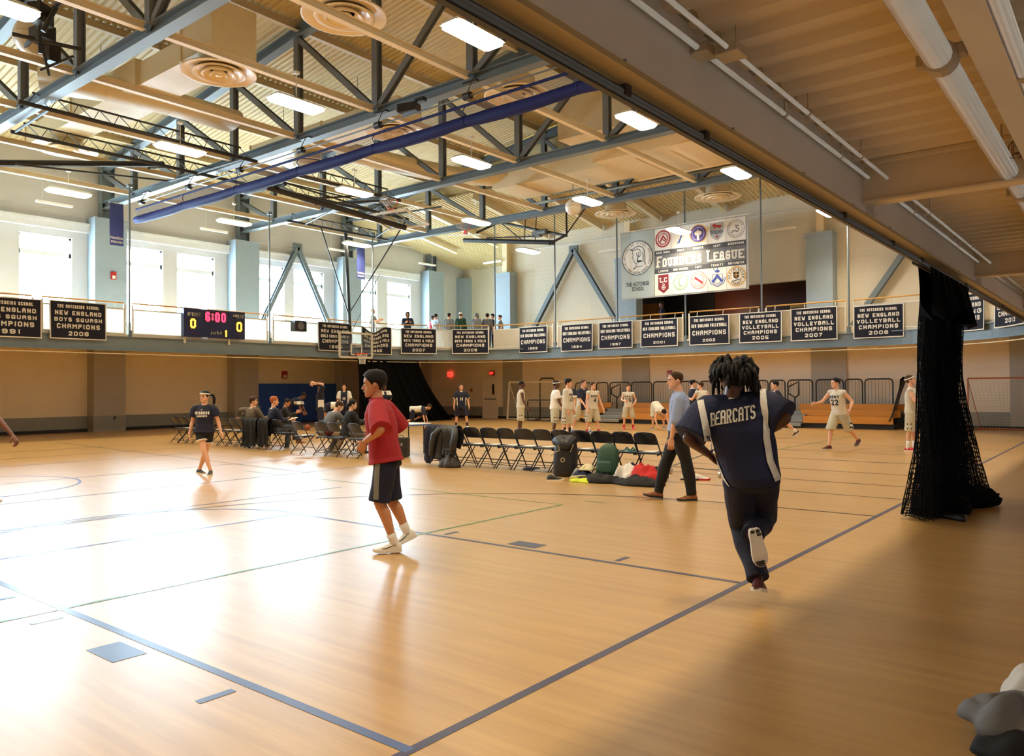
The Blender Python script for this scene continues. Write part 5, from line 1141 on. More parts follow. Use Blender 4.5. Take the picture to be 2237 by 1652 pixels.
def head_pt(H, s, th, off=0.0):
    """point on the head surface; th = 0 front, +90 right side"""
    _, f, bk, w = head_at(s); c = (f-bk)/2; hd = (f+bk)/2
    x = w*sin(th); y = c+hd*cos(th)
    if cos(th) > 0: x *= 1-.1*cos(th)**2
    n = V((sin(th), cos(th)*.9, max(0, (s-.6)*2.2)))
    n.normalize(); n *= off
    hh = H['hh']; return H['o'] + H['R']*((x+n.x)*hh) + H['F']*((y+n.y)*hh) + H['U']*((s+n.z)*hh)
def build_head(b, H):
    n = 24; b.loft([[head_pt(H, r[0], 2*pi*k/n) for k in range(n)] for r in HEAD])
    hh = H['hh']; Q = lambda x, y, z: H['o']+H['R']*(x*hh)+H['F']*(y*hh)+H['U']*(z*hh)
    nw = H.get('nose', 1.0)
    b.loft([[Q(w*cos(a), y+d*sin(a), z) for a in [2*pi*k/10 for k in range(10)]] for w, y, z, d in ((.03, .355, .54, .03), (.04*nw, .385, .46, .05), (.055*nw, .40, .39, .085), (.075*nw, .40, .345, .10), (.07*nw, .385, .31, .07), (.04, .37, .29, .03))])
    for s in (-1, 1):
        rings = []
        for k in range(7):
            t = k/6; r = sin(pi*(t*.86+.07)); z = .34+.24*t
            rings.append([Q(s*(.335+.035*r*(1+cos(a))+.02*t), -.04-.02*t+.085*r*sin(a), z) for a in [2*pi*i/8 for i in range(8)]])
        b.loft(rings if s > 0 else [list(reversed(r)) for r in rings])
    b.loft([[Q(.10*cos(a)*w, .385+.03*w*sin(a), z) for a in [2*pi*i/10 for i in range(10)]] for w, z in ((.3, .205), (1, .218), (1.05, .232), (1, .25), (.3, .262))])
def hand(b, wr, d, n, k, curl=22.0, side=1, fingers=True, spread=4):
    """palm + four fingers + thumb. d along the forearm, n palm normal (the way the palm faces)"""
    d = V(d).normalized(); n = V(n); n = (n-d*n.dot(d)).normalized(); s = d.cross(n).normalized()*side
    b.loft([ell(V(wr)+d*(u*k), s, n, w*k, t*k, 10) for u, w, t in ((-.03, .022, .02), (0, .026, .019), (.03, .036, .018), (.065, .043, .016), (.092, .042, .014), (.102, .034, .01))])
    if not fingers: return
    for i, (L, off) in enumerate(((.074, -.031), (.083, -.0105), (.077, .0105), (.06, .031))):
        p = V(wr)+d*(.09*k)+s*(off*k); a = radians(spread*(i-1.5)); dr = (d*cos(a)+s*sin(a)).normalized(); pts = [p-dr*.02*k, p]; ang = radians(curl*.6)
        for f in (.45, .3, .25):
            v = dr*cos(ang)+n*sin(ang); p = p+v*(L*f*k); pts.append(p); ang += radians(curl)
        b.tube(pts, [.009*k, .0095*k, .0088*k, .0078*k, .006*k], 7)
    p = V(wr)+d*(.025*k)-s*(.03*k); v = (d*.62-s*.62+n*.35).normalized(); p1 = p+v*.038*k; v2 = (d*.85-s*.25+n*.4).normalized(); p2 = p1+v2*.03*k
    b.tube([p-v*.015*k, p, p1, p2, p2+(v2+n*.3).normalized()*.022*k], [.012*k, .012*k, .0105*k, .009*k, .006*k], 7)
def shoe(root, ank, heel_dir, up, L, k, m_up, m_sole, swoosh=None, wide=1.0, name='shoe', high=0.0):
    """shoe under the ankle; heel_dir = toe direction, up = towards the shin"""
    t = V(heel_dir).normalized(); up = V(up); up = (up-t*up.dot(t)).normalized(); s = t.cross(up)
    o = V(ank)-up*(.085*k)-t*(.07*k)
    st = ((0, .018, .045), (.03, .03, .075), (.12, .036, .095+high), (.26, .037, .105+high), (.36, .038, .092), (.5, .042, .074), (.68, .047, .055), (.84, .044, .043), (.94, .032, .034), (1.0, .014, .026))
    rings = []
    for u, w, h in st:
        c = o+t*(u*L); w *= k*wide; h *= k; z0 = .012*k+(.012*k*max(0, (u-.8)/.2))
        prof = [(-1, 0), (-1.02, .35), (-.86, .7), (-.45, 1), (.45, 1), (.86, .7), (1.02, .35), (1, 0)]
        rings.append([c+s*(w*x)+up*(z0+(h-z0)*z) for x, z in prof])
    b = MB(); b.loft(rings); sh = b.build(name, m_up, root, True)
    rings = []
    for u, w, h in st:
        c = o+t*(u*L); w = w*k*wide*1.08+.002; z1 = .026*k; lift = .014*k*max(0, (u-.75)/.25)
        rings.append([c-s*w+up*lift, c+s*w+up*lift, c+s*w+up*(z1+lift), c-s*w+up*(z1+lift)])
    b = MB(); b.loft(rings); b.build('sole', m_sole, sh)
    if swoosh:
        for sg in (-1, 1):
            b = MB(); pts = [(.30, .62), (.36, .42), (.46, .36), (.6, .46), (.84, .78), (.58, .58), (.46, .52), (.38, .56)]
            def sp(u, z):
                u2 = 1-u if False else u; i = max(j for j in range(len(st)-1) if st[j][0] <= (1-u)); a, c = st[i], st[i+1]; q = ((1-u)-a[0])/(c[0]-a[0]); w = (a[1]+(c[1]-a[1])*q)*k*wide; h = (a[2]+(c[2]-a[2])*q)*k
                return o+t*((1-u)*L)+s*(sg*(w*1.02+.004))+up*(.02*k+h*.75*z)
            P_ = [sp(*q) for q in pts]; b.add(P_, [(0, 1, 7), (1, 2, 6, 7), (2, 3, 5, 6), (3, 4, 5)] if sg > 0 else [(7, 1, 0), (7, 6, 2, 1), (6, 5, 3, 2), (5, 4, 3)])
            b.build('shoe_mark', swoosh, sh)
    return sh
def hair_shell(root, H, m, thick=.05, front=.80, side=.50, nape=.16, rough=.012, seed=0, name='hair', top=1.0):
    rr = random.Random(seed); n, r = 32, 9; b = MB(); rings = []
    def line(th):
        d = math.degrees(th) % 360; d = min(d, 360-d)
        K = ((0, front), (32, front-.02), (52, front-.13), (68, side+.06), (80, side-.06), (90, side+.04), (112, side-.02), (135, nape+.1), (160, nape), (180, nape))
        for (a, u), (c, w) in zip(K, K[1:]):
            if d <= c: return u+(w-u)*(d-a)/(c-a)
        return nape
    for j in range(r+1):
        t = j/r; ring = []
        for k in range(n):
            th = 2*pi*k/n; s0 = line(th); s = s0+(1.0-s0)*t
            off = thick*min(1, .35+t*4)*(1+.5*max(0, (s-.75)/.25)*top) if j else -.015
            ring.append(head_pt(H, s, th, off + (rr.random()-.5)*rough*2*(1 if j else 0)))
        rings.append(ring)
    b.loft(rings); return b.build(name, m, root, True)
def headband(root, H, m):
    n = 28; b = MB(); b.loft([[head_pt(H, s+.05*(cos(2*pi*k/n)), 2*pi*k/n, o) for k in range(n)] for s, o in ((.63, .0), (.63, .06), (.73, .065), (.76, .0))]); b.build('headband', m, root, True)
def project(bvh, P, d):
    """first hit of a ray from P along d on the garment"""
    h = bvh.ray_cast(P, d); return h[0]
def decal(root, name, m, bvh, o, u, v, d, build, off=.004):
    """flat print laid on a garment: build(b, f) draws in (x, y) metres around o with axes u, v; rays go along d"""
    o, u, v, d = V(o), V(u).normalized(), V(v).normalized(), V(d).normalized(); b = MB()
    def f(x, y):
        p = o+u*x+v*y-d*.5; h = bvh.ray_cast(p, d)
        if h[0] is None: h = bvh.find_nearest(p+d*.5)
        n = h[1] if h[1].dot(d) < 0 else -h[1]
        return h[0]+n*off
    build(b, f); return b.build(name, m, root, local=True)
def garment(root, name, b, m, voxel, sm=4, paint=None, seed=0, wr=.006, freq=7):
    vs, fs = remesh(b, voxel, sm); ph = seed*1.7
    out = []
    for x, y, z in vs:
        w = mnoise.noise(V((x*freq+ph, y*freq, z*freq*.55)))*wr
        out.append((x+w, y+w*.8, z))
    q = MB(); q.add(out, fs); mats = [m]
    if paint:
        mats = [m, paint[0]]; off = origin_of(root)
        q.mi = [1 if paint[1](sum((V(out[i]) for i in f), V())/len(f)) else 0 for f in fs]
    o = q.build(name, mats, root, True, local=True)
    bv = BVHTree.FromPolygons([V(v) for v in out], fs)
    return o, bv
def person(label, J, look, loc, rz=0.0, h=1.75, vox=.016, group=None, cat='person'):
    """J: joints in the local frame of the root. look: dict of clothing"""
    root = thing('person', label, cat, loc, rz, group); k = h/1.75; g = look.get('girth', 1.0); fem = look.get('fem', False)
    skin = M[look['skin']]; J = {a: V(c) if not isinstance(c, (int, float)) else c for a, c in J.items()}
    sp = (J['neck']-J['pelvis']).normalized(); sx = (J['shR']-J['shL']).normalized(); hx = (J['hipR']-J['hipL']).normalized()
    fw = (sp.cross(sx)).normalized(); hf = (sp.cross(hx)).normalized()
    def tor(b, t, rx, ry, ext=0.0, bulge=0.0):
        c = J['pelvis'].lerp(J['neck'], t)+sp*ext; X = hx.lerp(sx, min(1, max(0, t))).normalized(); Y = sp.cross(X).normalized()
        return ell(c+Y*bulge, X, Y, rx, ry)
    sw = (J['shR']-J['shL']).length/2
    b = MB()
    hipw = (.155 if fem else .15)*k*g; wst = (.12 if fem else .135)*k*g; ch = (.145 if fem else .165)*k*g
    b.loft([tor(b, t, rx, ry) for t, rx, ry in ((-.16, hipw*.55, .07*k), (-.08, hipw*.95, .105*k*g), (.08, hipw, .11*k*g), (.36, wst, .09*k*g), (.62, ch, .11*k*g), (.80, min(ch*1.02, sw), .1*k*g), (.92, sw*.62, .075*k), (1.0, .055*k, .055*k))])
    for s in 'LR':
        hip, kn, an = J['hip'+s], J['knee'+s], J['ank'+s]
        limb(b, [hip, hip.lerp(kn, .3), hip.lerp(kn, .7), kn, kn.lerp(an, .12)], [.088*k*g, .082*k*g, .064*k*g, .056*k*g, .053*k])
        back = (hf*-1)*.012*k
        limb(b, [kn, kn.lerp(an, .28)+back, kn.lerp(an, .6)+back*.5, kn.lerp(an, .85), an], [.054*k, .058*k*g, .045*k, .036*k, .036*k])
        sh, el, wr = J['sh'+s], J['el'+s], J['wr'+s]
        limb(b, [J['neck'].lerp(sh, .35)-sp*.02*k, sh], [.05*k, .055*k*g])
        limb(b, [sh, sh.lerp(el, .35), sh.lerp(el, .8), el], [.054*k*g, .05*k*g, .041*k*g, .04*k])
        limb(b, [el, el.lerp(wr, .25), el.lerp(wr, .7), wr], [.039*k, .042*k*g, .032*k, .026*k])
    hdU = V(J.get('headU', (0, 0, 1))).normalized(); hdF = V(J['headF']); hdF = (hdF-hdU*hdF.dot(hdU)).normalized(); hh = .235*k*look.get('hs', 1)
    H = dict(hh=hh, U=hdU, F=hdF, R=hdF.cross(hdU), o=J['head']-hdU*(hh*.5)-hdF*(.0*hh), nose=look.get('nose', 1.0))
    base = H['o']+hdU*(hh*.25)-hdF*(hh*.08)
    limb(b, [J['neck']-sp*.05*k, J['neck']+(base-J['neck'])*.4, base], [.066*k, .056*k, .054*k])
    vs, fs = remesh(b, vox, 3)
    q = MB(); q.add(vs, fs); build_head(q, H)
    for s, sg in (('L', -1), ('R', 1)):
        d = V(J.get('ha'+s, J['wr'+s]+(J['wr'+s]-J['el'+s])))-J['wr'+s]
        n = V(J.get('pn'+s, -sx*sg)); hand(q, J['wr'+s], d, n, k*1.02, look.get('curl', 22), 1 if s == 'L' else -1, True)
    q.build('body', skin, root, True, local=True)
    # face
    Q = lambda x, y, z: H['o']+H['R']*(x*hh)+H['F']*(y*hh)+H['U']*(z*hh)
    if look.get('face', True):
        ax = Matrix((H['R'], H['F'], H['U'])).transposed(); big = vox < .011
        for s in (-1, 1):
            if big:
                e = MB(); sphere(e, Q(s*.145, .318, .485), hh*.062, 10, (1.15, .8, .62), ax); eo = e.build('eye', M['eye_white'], root, True, local=True)
                e = MB(); sphere(e, Q(s*.145, .352, .487), hh*.032, 8, (1, .6, 1), ax); e.build('iris', M['iris'], eo, True, local=True)
            else:
                e = MB(); sphere(e, Q(s*.145, .335, .487), hh*.045, 8, (1.2, .6, .6), ax); e.build('eye', M['iris'], root, True, local=True)
            e = MB(); e.tube([Q(s*.08, .388, .555), Q(s*.15, .372, .575), Q(s*.22, .325, .555)], [hh*.014, hh*.018, hh*.01], 6); e.build('eyebrow', M[look.get('hair', 'hair_black')], root, True, local=True)
        e = MB(); e.tube([Q(-.095, .388, .232), Q(0, .418, .236), Q(.095, .388, .232)], [hh*.008, hh*.02, hh*.008], 6); e.build('mouth', M['lip_d' if 'dark' in look['skin'] or 'brown' in look['skin'] else 'lip'], root, True, local=True)
    # clothes
    top = look.get('top'); bot = look.get('bot'); res = {}
    if bot:
        m, kind, ext, ease = M[bot[0]], bot[1], bot[2], bot[3]
        b = MB(); b.loft([tor(b, t, rx, ry) for t, rx, ry in ((-.2, hipw*.6, .08*k), (-.13, hipw*1.0+ease*.6, .12*k*g+ease*.5), (.05, hipw+ease*.6, .118*k*g+ease*.5), (.2, wst+.02, .1*k*g+.015))])
        for s in 'LR':
            hip, kn, an = J['hip'+s], J['knee'+s], J['ank'+s]
            if kind == 'shorts':
                end = hip.lerp(kn, ext) if ext <= 1 else kn.lerp(an, ext-1); e2 = ease
                P_ = [hip, hip.lerp(kn, .35*min(1, ext)), hip.lerp(kn, .7*min(1, ext)), end] if ext <= 1 else [hip, hip.lerp(kn, .4), hip.lerp(kn, .8), kn.lerp(end, .6), end]
                R_ = [.093*k*g+e2*.6, .09*k*g+e2*.8, .078*k*g+e2, .07*k*g+e2*1.25] if ext <= 1 else [.093*k*g+e2*.6, .088*k*g+e2*.8, .068*k*g+e2*1.1, .062*k*g+e2*1.3, .06*k*g+e2*1.35]
                b.tube([P_[0]-(P_[1]-P_[0])*.2]+P_, [R_[0]*.7]+R_, 16)
            else:
                end = kn.lerp(an, ext); b.tube([hip-(kn-hip)*.08, hip, hip.lerp(kn, .35), hip.lerp(kn, .75), kn, kn.lerp(end, .35), kn.lerp(end, .8), end], [.06*k, .093*k*g+ease*.6, .088*k*g+ease*.7, .07*k*g+ease, .062*k+ease, .063*k+ease, .046*k+ease, .043*k+ease*1.15], 16)
        res['bot'] = garment(root, look.get('botname', 'shorts' if kind == 'shorts' else 'trousers'), b, m, vox*.9, 3, look.get('botpaint'), sum(map(ord, label)) % 17, .008*look.get('wr', 1))
    if top:
        m, slv, hem, ease = M[top[0]], top[1], top[2], top[3]; fl = look.get('flare', 0)
        b = MB(); tt = -(hem+.05)/(J['neck']-J['pelvis']).length
        b.loft([tor(b, t, rx, ry, 0, bu) for t, rx, ry, bu in ((tt, hipw+ease+fl, .118*k*g+ease+fl*.6, 0), (tt+.02, hipw+ease+fl, .118*k*g+ease+fl*.6, 0), ((tt+.1)/2, hipw*.99+ease+fl*.4, .116*k*g+ease, 0), (.3, wst+ease+.012, .098*k*g+ease, 0), (.6, ch+ease*.8, .116*k*g+ease*.8, 0), (.8, min(ch*1.04, sw*1.02)+ease*.5, .108*k*g+ease*.6, 0), (.93, sw*.66+ease*.3, .085*k+ease*.3, 0), (1.0, .07*k, .068*k, 0), (1.0+look.get('collar', 0.01), .06*k+.006, .062*k+.006, 0))])
        for s in 'LR':
            sh, el, wr = J['sh'+s], J['el'+s], J['wr'+s]
            limb(b, [J['neck'].lerp(sh, .3)-sp*.015*k, sh], [.055*k+ease*.2, .06*k*g+ease*.5])
            if slv > 0:
                if slv <= 1:
                    e = sh.lerp(el, slv); limb_p = [sh, sh.lerp(e, .5), e]; rr_ = [.06*k*g+ease*.6, .056*k*g+ease*.9, .05*k*g+ease*1.2]
                else:
                    e = el.lerp(wr, slv-1); limb_p = [sh, sh.lerp(el, .5), el, el.lerp(e, .5), e]; rr_ = [.06*k*g+ease*.6, .054*k*g+ease*.8, .047*k+ease*.9, .045*k+ease*.7, .034*k+ease*.6]
                b.tube([sh-(limb_p[1]-sh)*.1]+limb_p, [rr_[0]*.6]+rr_, 16)
        res['top'] = garment(root, look.get('topname', 'shirt'), b, m, vox*.9, 3, look.get('toppaint'), sum(map(ord, label)) % 13 + 3, .008*look.get('wr', 1))
        if slv > 0 and look.get('cuff'):
            pass
    if look.get('collarm'):
        b = MB(); X = sx; Y = sp.cross(X).normalized(); c = J['neck']
        b.loft([ell(c+sp*z, X, Y, r*k, r*k*1.02) for z, r in ((-.012, .075), (.01, .073), (.012, .06), (-.012, .06))]); b.build('collar', M[look['collarm']], root, True, local=True)
    for s in 'LR':
        an, kn = J['ank'+s], J['knee'+s]; up = V(J.get('up'+s, kn-an)); toe = V(J.get('toe'+s, hf))
        if 'toe'+s in J: toe = J['toe'+s]
        if look.get('sock'):
            m_, hgt = look['sock']; d = (kn-an).normalized(); b = MB(); b.tube([an-d*.05*k, an, an+d*hgt*.5, an+d*hgt], [.036*k, .041*k, .042*k, .046*k+hgt*.03], 12); b.build('sock', M[m_], root, True, local=True)
        sm, so = look['shoe'][:2]
        shoe_up = V(J['up'+s]) if 'up'+s in J else V((0, 0, 1))
        sh_ = None
        off = origin_of(root); rl = MB
        shoe_local(root, an, toe, shoe_up, .27*k, k, M[sm], M[so], M[look['shoe'][2]] if len(look['shoe']) > 2 else None, look.get('shoehigh', 0))
    # hair
    st = look.get('style', 'short'); hm = M[look.get('hair', 'hair_black')]; loc_build = dict(local=True)
    HAIR[st](root, H, hm, look)
    return root, H, res, dict(sp=sp, sx=sx, fw=fw, hx=hx, hf=hf, k=k)
def shoe_local(root, *a):
    o = root.location.copy(); root.location = (0, 0, 0); shoe(root, a[0], a[1], a[2], a[3], a[4], a[5], a[6], a[7], high=a[8]); root.location = o
class at0:
    def __init__(s, r): s.r = r
    def __enter__(s): s.o = s.r.location.copy(); s.r.location = (0, 0, 0)
    def __exit__(s, *a): s.r.location = s.o
def H_short(r, H, m, L):
    with at0(r): hair_shell(r, H, m, L.get('ht', .05), L.get('hf', .80), .50, .17, .01, sum(map(ord, r.name)) % 99)
def H_crop(r, H, m, L):
    with at0(r): hair_shell(r, H, m, .014, .82, .5, .2, .003, 3)
def H_band(r, H, m, L):
    with at0(r): hair_shell(r, H, m, L.get('ht', .04), .80, .50, .17, .01, 5); headband(r, H, M['c_white'])
def H_pony(r, H, m, L):
    with at0(r):
        hair_shell(r, H, m, .045, .80, .42, .16, .006, 5)
        hh = H['hh']; Q = lambda x, y, z: H['o']+H['R']*(x*hh)+H['F']*(y*hh)+H['U']*(z*hh)
        b = MB(); dx = L.get('ponyx', 0); b.tube([Q(dx*.4, -.48, .66), Q(dx*.8, -.62, .58), Q(dx, -.64, .3), Q(dx*1.1, -.55, -.05), Q(dx, -.5, -.3)], [hh*.1, hh*.13, hh*.14, hh*.12, hh*.03], 10); b.build('ponytail', m, r, True)
        if L.get('band'): headband(r, H, M['c_white'])
def H_braid(r, H, m, L):
    with at0(r):
        hair_shell(r, H, m, .05, .80, .42, .10, .006, 5); hh = H['hh']; Q = lambda x, y, z: H['o']+H['R']*(x*hh)+H['F']*(y*hh)+H['U']*(z*hh)
        b = MB(); b.tube([Q(0, -.45, .5), Q(-.05, -.58, .25), Q(-.1, -.55, -.05), Q(-.12, -.52, -.4)], [hh*.12, hh*.12, hh*.09, hh*.03], 8); b.build('braid', m, r, True)
def H_cap(r, H, m, L):
    with at0(r):
        hair_shell(r, H, m, .03, .70, .5, .17, .01, 5)
        cm = M[L.get('capm', 'c_white')]; o = hair_shell(r, H, cm, .07, .70, .64, .56, .0, 5, 'cap'); hh = H['hh']; Q = lambda x, y, z: H['o']+H['R']*(x*hh)+H['F']*(y*hh)+H['U']*(z*hh); s = -1 if L.get('capback') else 1
        b = MB(); A = [(-.3, .3*s, .7), (-.2, .52*s, .70), (0, .66*s, .70), (.2, .52*s, .70), (.3, .3*s, .7)]; b.prism([Q(*p) for p in A], H['U']*hh*.03); b.build('cap_brim', cm, o)
def H_hood(r, H, m, L):
    with at0(r):
        hh = H['hh']; b = MB(); n = 20; rings = []
        for s, o, cut in ((-.12, .2, 0), (.1, .17, 0), (.3, .14, 0), (.5, .12, 0), (.7, .11, 0), (.85, .11, 0), (.95, .11, 0), (1.0, .1, 0)):
            rings.append([head_pt(H, max(0, s), th, o)+(H['U']*(s*hh) if s < 0 else V((0, 0, 0))) for th in [radians(40)+radians(280)*k/(n-1) for k in range(n)]])
        b.loft(rings, False, False); b.build('hood', M[L['hoodm']], r, True); hair_shell(r, H, m, .03, .78, .5, .2, .01, 5)
def H_dread(r, H, m, L):
    with at0(r):
        hair_shell(r, H, m, .05, .78, .46, .2, .01, 5); rr = random.Random(12); hh = H['hh']; b = MB()
        for i in range(110):
            th = rr.uniform(0, 2*pi); s = rr.uniform(.42, 1.0)**.8
            p = head_pt(H, s, th, .03); q = head_pt(H, s, th, .19+.09*rr.random()); d = (q-p); L_ = rr.uniform(.05, .16)
            out = (H['R']*sin(th)+H['F']*cos(th)); e1 = q+V((0, 0, -L_*.4))+out*.018; e2 = e1+V((rr.uniform(-.02, .02), rr.uniform(-.02, .02), -L_*.55))
            b.tube([p, q, e1, e2], [.016, .0175, .0155, .009], 6)
        b.build('dreadlocks', m, r, True)['kind'] = 'stuff'
HAIR = dict(short=H_short, crop=H_crop, band=H_band, pony=H_pony, braid=H_braid, cap=H_cap, hood=H_hood, dread=H_dread)
def world_joints(d, loc): return {a: (V(c)-V(loc)) for a, c in d.items()}
def pose(h, lean=4, crouch=0, legs=((3, 4, 6), (-3, 4, 6)), arms=((5, 8, 15, 0), (5, 8, 15, 0)), head=(0, 0), twist=0, sit=None, side=0, fem=False):
    """joints of a figure facing +Y with feet on z=0. legs: (thigh forward, abduct, knee bend) L, R; arms: (forward, abduct, elbow, inward) L, R"""
    k = h; J = {}; S = {'L': -1, 'R': 1}; hw = .052*k; sw = (.098 if fem else .112)*k
    a = radians(lean); sp = V((sin(radians(side)), sin(a), cos(a))).normalized(); tw = radians(twist); sx = V((cos(tw), sin(tw), 0))
    J['pelvis'] = V((0, 0, 0)); J['neck'] = sp*(.30*k)
    low = 0
    for s, L in zip('LR', legs):
        t, ab, kb = [radians(x) for x in L[:3]]; hp = V((S[s]*hw, 0, -.015*k)); J['hip'+s] = hp
        kn = hp+V((S[s]*sin(ab), cos(ab)*sin(t), -cos(ab)*cos(t)))*(.245*k); b_ = t-kb
        an = kn+V((S[s]*sin(ab)*.4, sin(b_), -cos(b_))).normalized()*(.235*k); J['knee'+s] = kn; J['ank'+s] = an
        tp = L[3] if len(L) > 3 else max(0, kb-t-radians(10))*57.3*.9; tp = radians(tp); td = L[4] if len(L) > 4 else S[s]*8
        J['toe'+s] = V((sin(radians(td)), cos(tp), -sin(tp))); J['up'+s] = V((0, sin(tp), cos(tp)))
        low = min(low, an.z-.078*k/1.75*1.0-.2*k*sin(tp)*.5)
    for s, L in zip('LR', arms):
        f, ab, e, inn = [radians(x) for x in L[:4]]; sh = J['neck']-sp*(.026*k)+sx*(S[s]*sw); J['sh'+s] = sh
        base = radians(lean*.0)
        el = sh+V((S[s]*sin(ab), cos(ab)*sin(f), -cos(ab)*cos(f)))*(.17*k); fe = f+e
        wr = el+V((S[s]*(sin(ab)*.5*cos(inn)-sin(inn)), sin(fe)*cos(inn), -cos(fe)*cos(inn))).normalized()*(.152*k); J['el'+s] = el; J['wr'+s] = wr
        if len(L) > 4: J['pn'+s] = V(L[4])
    hy, hp = radians(head[0]), radians(head[1]+lean*.35)
    F = V((sin(hy)*cos(hp), cos(hy)*cos(hp), -sin(hp))); U = V((sin(hy)*sin(hp), cos(hy)*sin(hp), cos(hp)))
    J['head'] = J['neck']+sp*(.035*k)+U*(.075*k)+F*(.012*k); J['headF'] = F; J['headU'] = U
    dz = V((0, 0, -low)) if sit is None else V((0, 0, sit))
    for q in list(J):
        if q[:2] in ('to', 'up', 'pn') or q in ('headF', 'headU'): continue
        J[q] = J[q]+dz
    return J
# ================================================================== the people in the photograph
def wj(d, loc): return {a: V(c)-V(loc) for a, c in d.items()}
FWD, RGT, UP = V((-.62705, .77898, 0)), V((.7789, .6271, 0)), V((0, 0, 1))
def strip(pts, w):
    def go(b, f):
        L, R_ = [], []
        P_ = []
        for (a, c), (a2, c2) in zip(pts, pts[1:]):
            for i in range(6): P_.append((a+(a2-a)*i/6, c+(c2-c)*i/6))
        P_.append(pts[-1])
        for i, (a, c) in enumerate(P_):
            q0, q1 = P_[max(0, i-1)], P_[min(len(P_)-1, i+1)]; dx, dy = q1[0]-q0[0], q1[1]-q0[1]; l = hypot(dx, dy); nx, ny = -dy/l, dx/l
            L.append([f(a+nx*w*t, c+ny*w*t) for t in (-.5, -.25, 0, .25, .5)])
        b.loft(L, False, False)
    return go
# --- runner in navy warm-up seen from behind
loc = (-2.12, 5.42, 0)
J = wj(dict(head=(-2.256, 5.323, 1.611), neck=(-2.258, 5.295, 1.463), shL=(-2.40, 5.183, 1.40), elL=(-2.475, 5.043, 1.187), wrL=(-2.43, 5.28, 1.06), shR=(-2.078, 5.438, 1.436), elR=(-1.915, 5.41, 1.325), wrR=(-2.06, 5.44, 1.22),
 pelvis=(-2.163, 5.398, .911), hipL=(-2.232, 5.343, .879), hipR=(-2.095, 5.453, .891), kneeL=(-2.308, 5.60, .502), ankL=(-2.114, 5.386, .19), kneeR=(-2.203, 5.725, .571), ankR=(-2.132, 5.332, .50)), loc)
J.update(headF=FWD*.97+RGT*.15+V((0, 0, -.08)), headU=V((0.02, .04, 1)), toeL=FWD*.9+RGT*.4+V((0, 0, -.25)), upL=V((0, .2, 1)), toeR=RGT*.22+V((0, 0, -1))+FWD*.05, upR=FWD)
runner, Hh, rs, ax = person('person running away in navy warm-up top lettered BEARCATS and navy pants', J, dict(skin='skin_dark', top=('c_navy', .92, .01, .062), flare=-.034, topname='jersey', bot=('c_dknavy', 'pants', 1.0, .03), shoe=('shoe_maroon', 'shoe_white'), style='dread', hair='hair_black', face=True, curl=45, collar=.012, wr=1.6), loc, 0, 1.80, .0095)
bv = rs['top'][1]; px_ = lambda x, y: ((x-1598)/307.0, (868-y)/307.0); o0 = J['neck']
BKF, BKR = V((-.377, .926, 0)), V((.926, .377, 0))   # the back of the jersey is turned towards +x
pj = rs['top'][0]
for pts in ([(1534, 872), (1540, 905), (1546, 945), (1560, 1000), (1576, 1040), (1590, 1064)], [(1662, 850), (1668, 900), (1667, 950), (1674, 1000), (1690, 1042)]):
    decal(pj, 'white_side_panel', M['c_white'], bv, o0, BKR, UP, BKF, strip([px_(*q) for q in pts], .043), .009)
decal(pj, 'lettering', M['white_felt'], bv, o0, BKR*.985+UP*.17, UP, BKF, lambda b, f: letters(b, 'BEARCATS', f, -.15, -.165, .306, .092, .0115, .1, None, .16), .011)
decal(pj, 'collar_tag', M['c_white'], bv, o0, BKR, UP, BKF, lambda b, f: b.quad(f(-.02, -.005), f(.02, -.002), f(.02, .006), f(-.02, .004)), .006)
for s_ in [c for c in runner.children if c.name.startswith('shoe')][1:]:
    k = ax['k']; t_ = V(J['toeR']).normalized(); u_ = V(J['upR']); u_ = (u_-t_*u_.dot(t_)).normalized(); q_ = t_.cross(u_); o_ = J['ankR']-u_*(.085*k+.004)-t_*(.07*k)
    b = MB()
    for a, c, w0, w1 in ((.04, .11, -.03, -.005), (.04, .12, .005, .03), (.14, .2, .008, .036), (.83, .87, -.04, .02), (.885, .92, -.035, .02), (.935, .965, -.025, .018)):
        b.prism([o_+t_*(a*.27*k)+q_*w0*k, o_+t_*(c*.27*k)+q_*w0*k, o_+t_*(c*.27*k)+q_*w1*k, o_+t_*(a*.27*k)+q_*w1*k], u_*.006)
    b.build('tread', M['shoe_black'], s_, local=True)['kind'] = 'stuff'
# --- boy in red pullover
loc = (-5.52, 5.08, 0)
J = wj(dict(head=(-5.715, 4.985, 1.602), neck=(-5.69, 5.005, 1.44), shL=(-5.546, 4.878, 1.375), elL=(-5.345, 4.743, 1.185), wrL=(-5.585, 4.76, 1.067), haL=(-5.65, 4.765, .99), shR=(-5.765, 5.175, 1.37), elR=(-5.736, 5.355, 1.161), wrR=(-5.93, 5.25, 1.12), pelvis=(-5.624, 5.059, .883), hipL=(-5.568, 4.998, .861), hipR=(-5.682, 5.121, .851),
 kneeL=(-5.609, 4.956, .481), ankL=(-5.517, 5.055, .098), kneeR=(-5.66, 5.159, .471), ankR=(-5.562, 5.264, .165)), loc)
J.update(headF=-RGT*.98-FWD*.12+V((0, 0, -.1)), headU=V((-.07, -.05, 1)), toeL=V((-.67, -.74, -.02)), upL=UP, toeR=V((-.6, -.72, -.42)), upR=V((-.3, -.25, 1)))
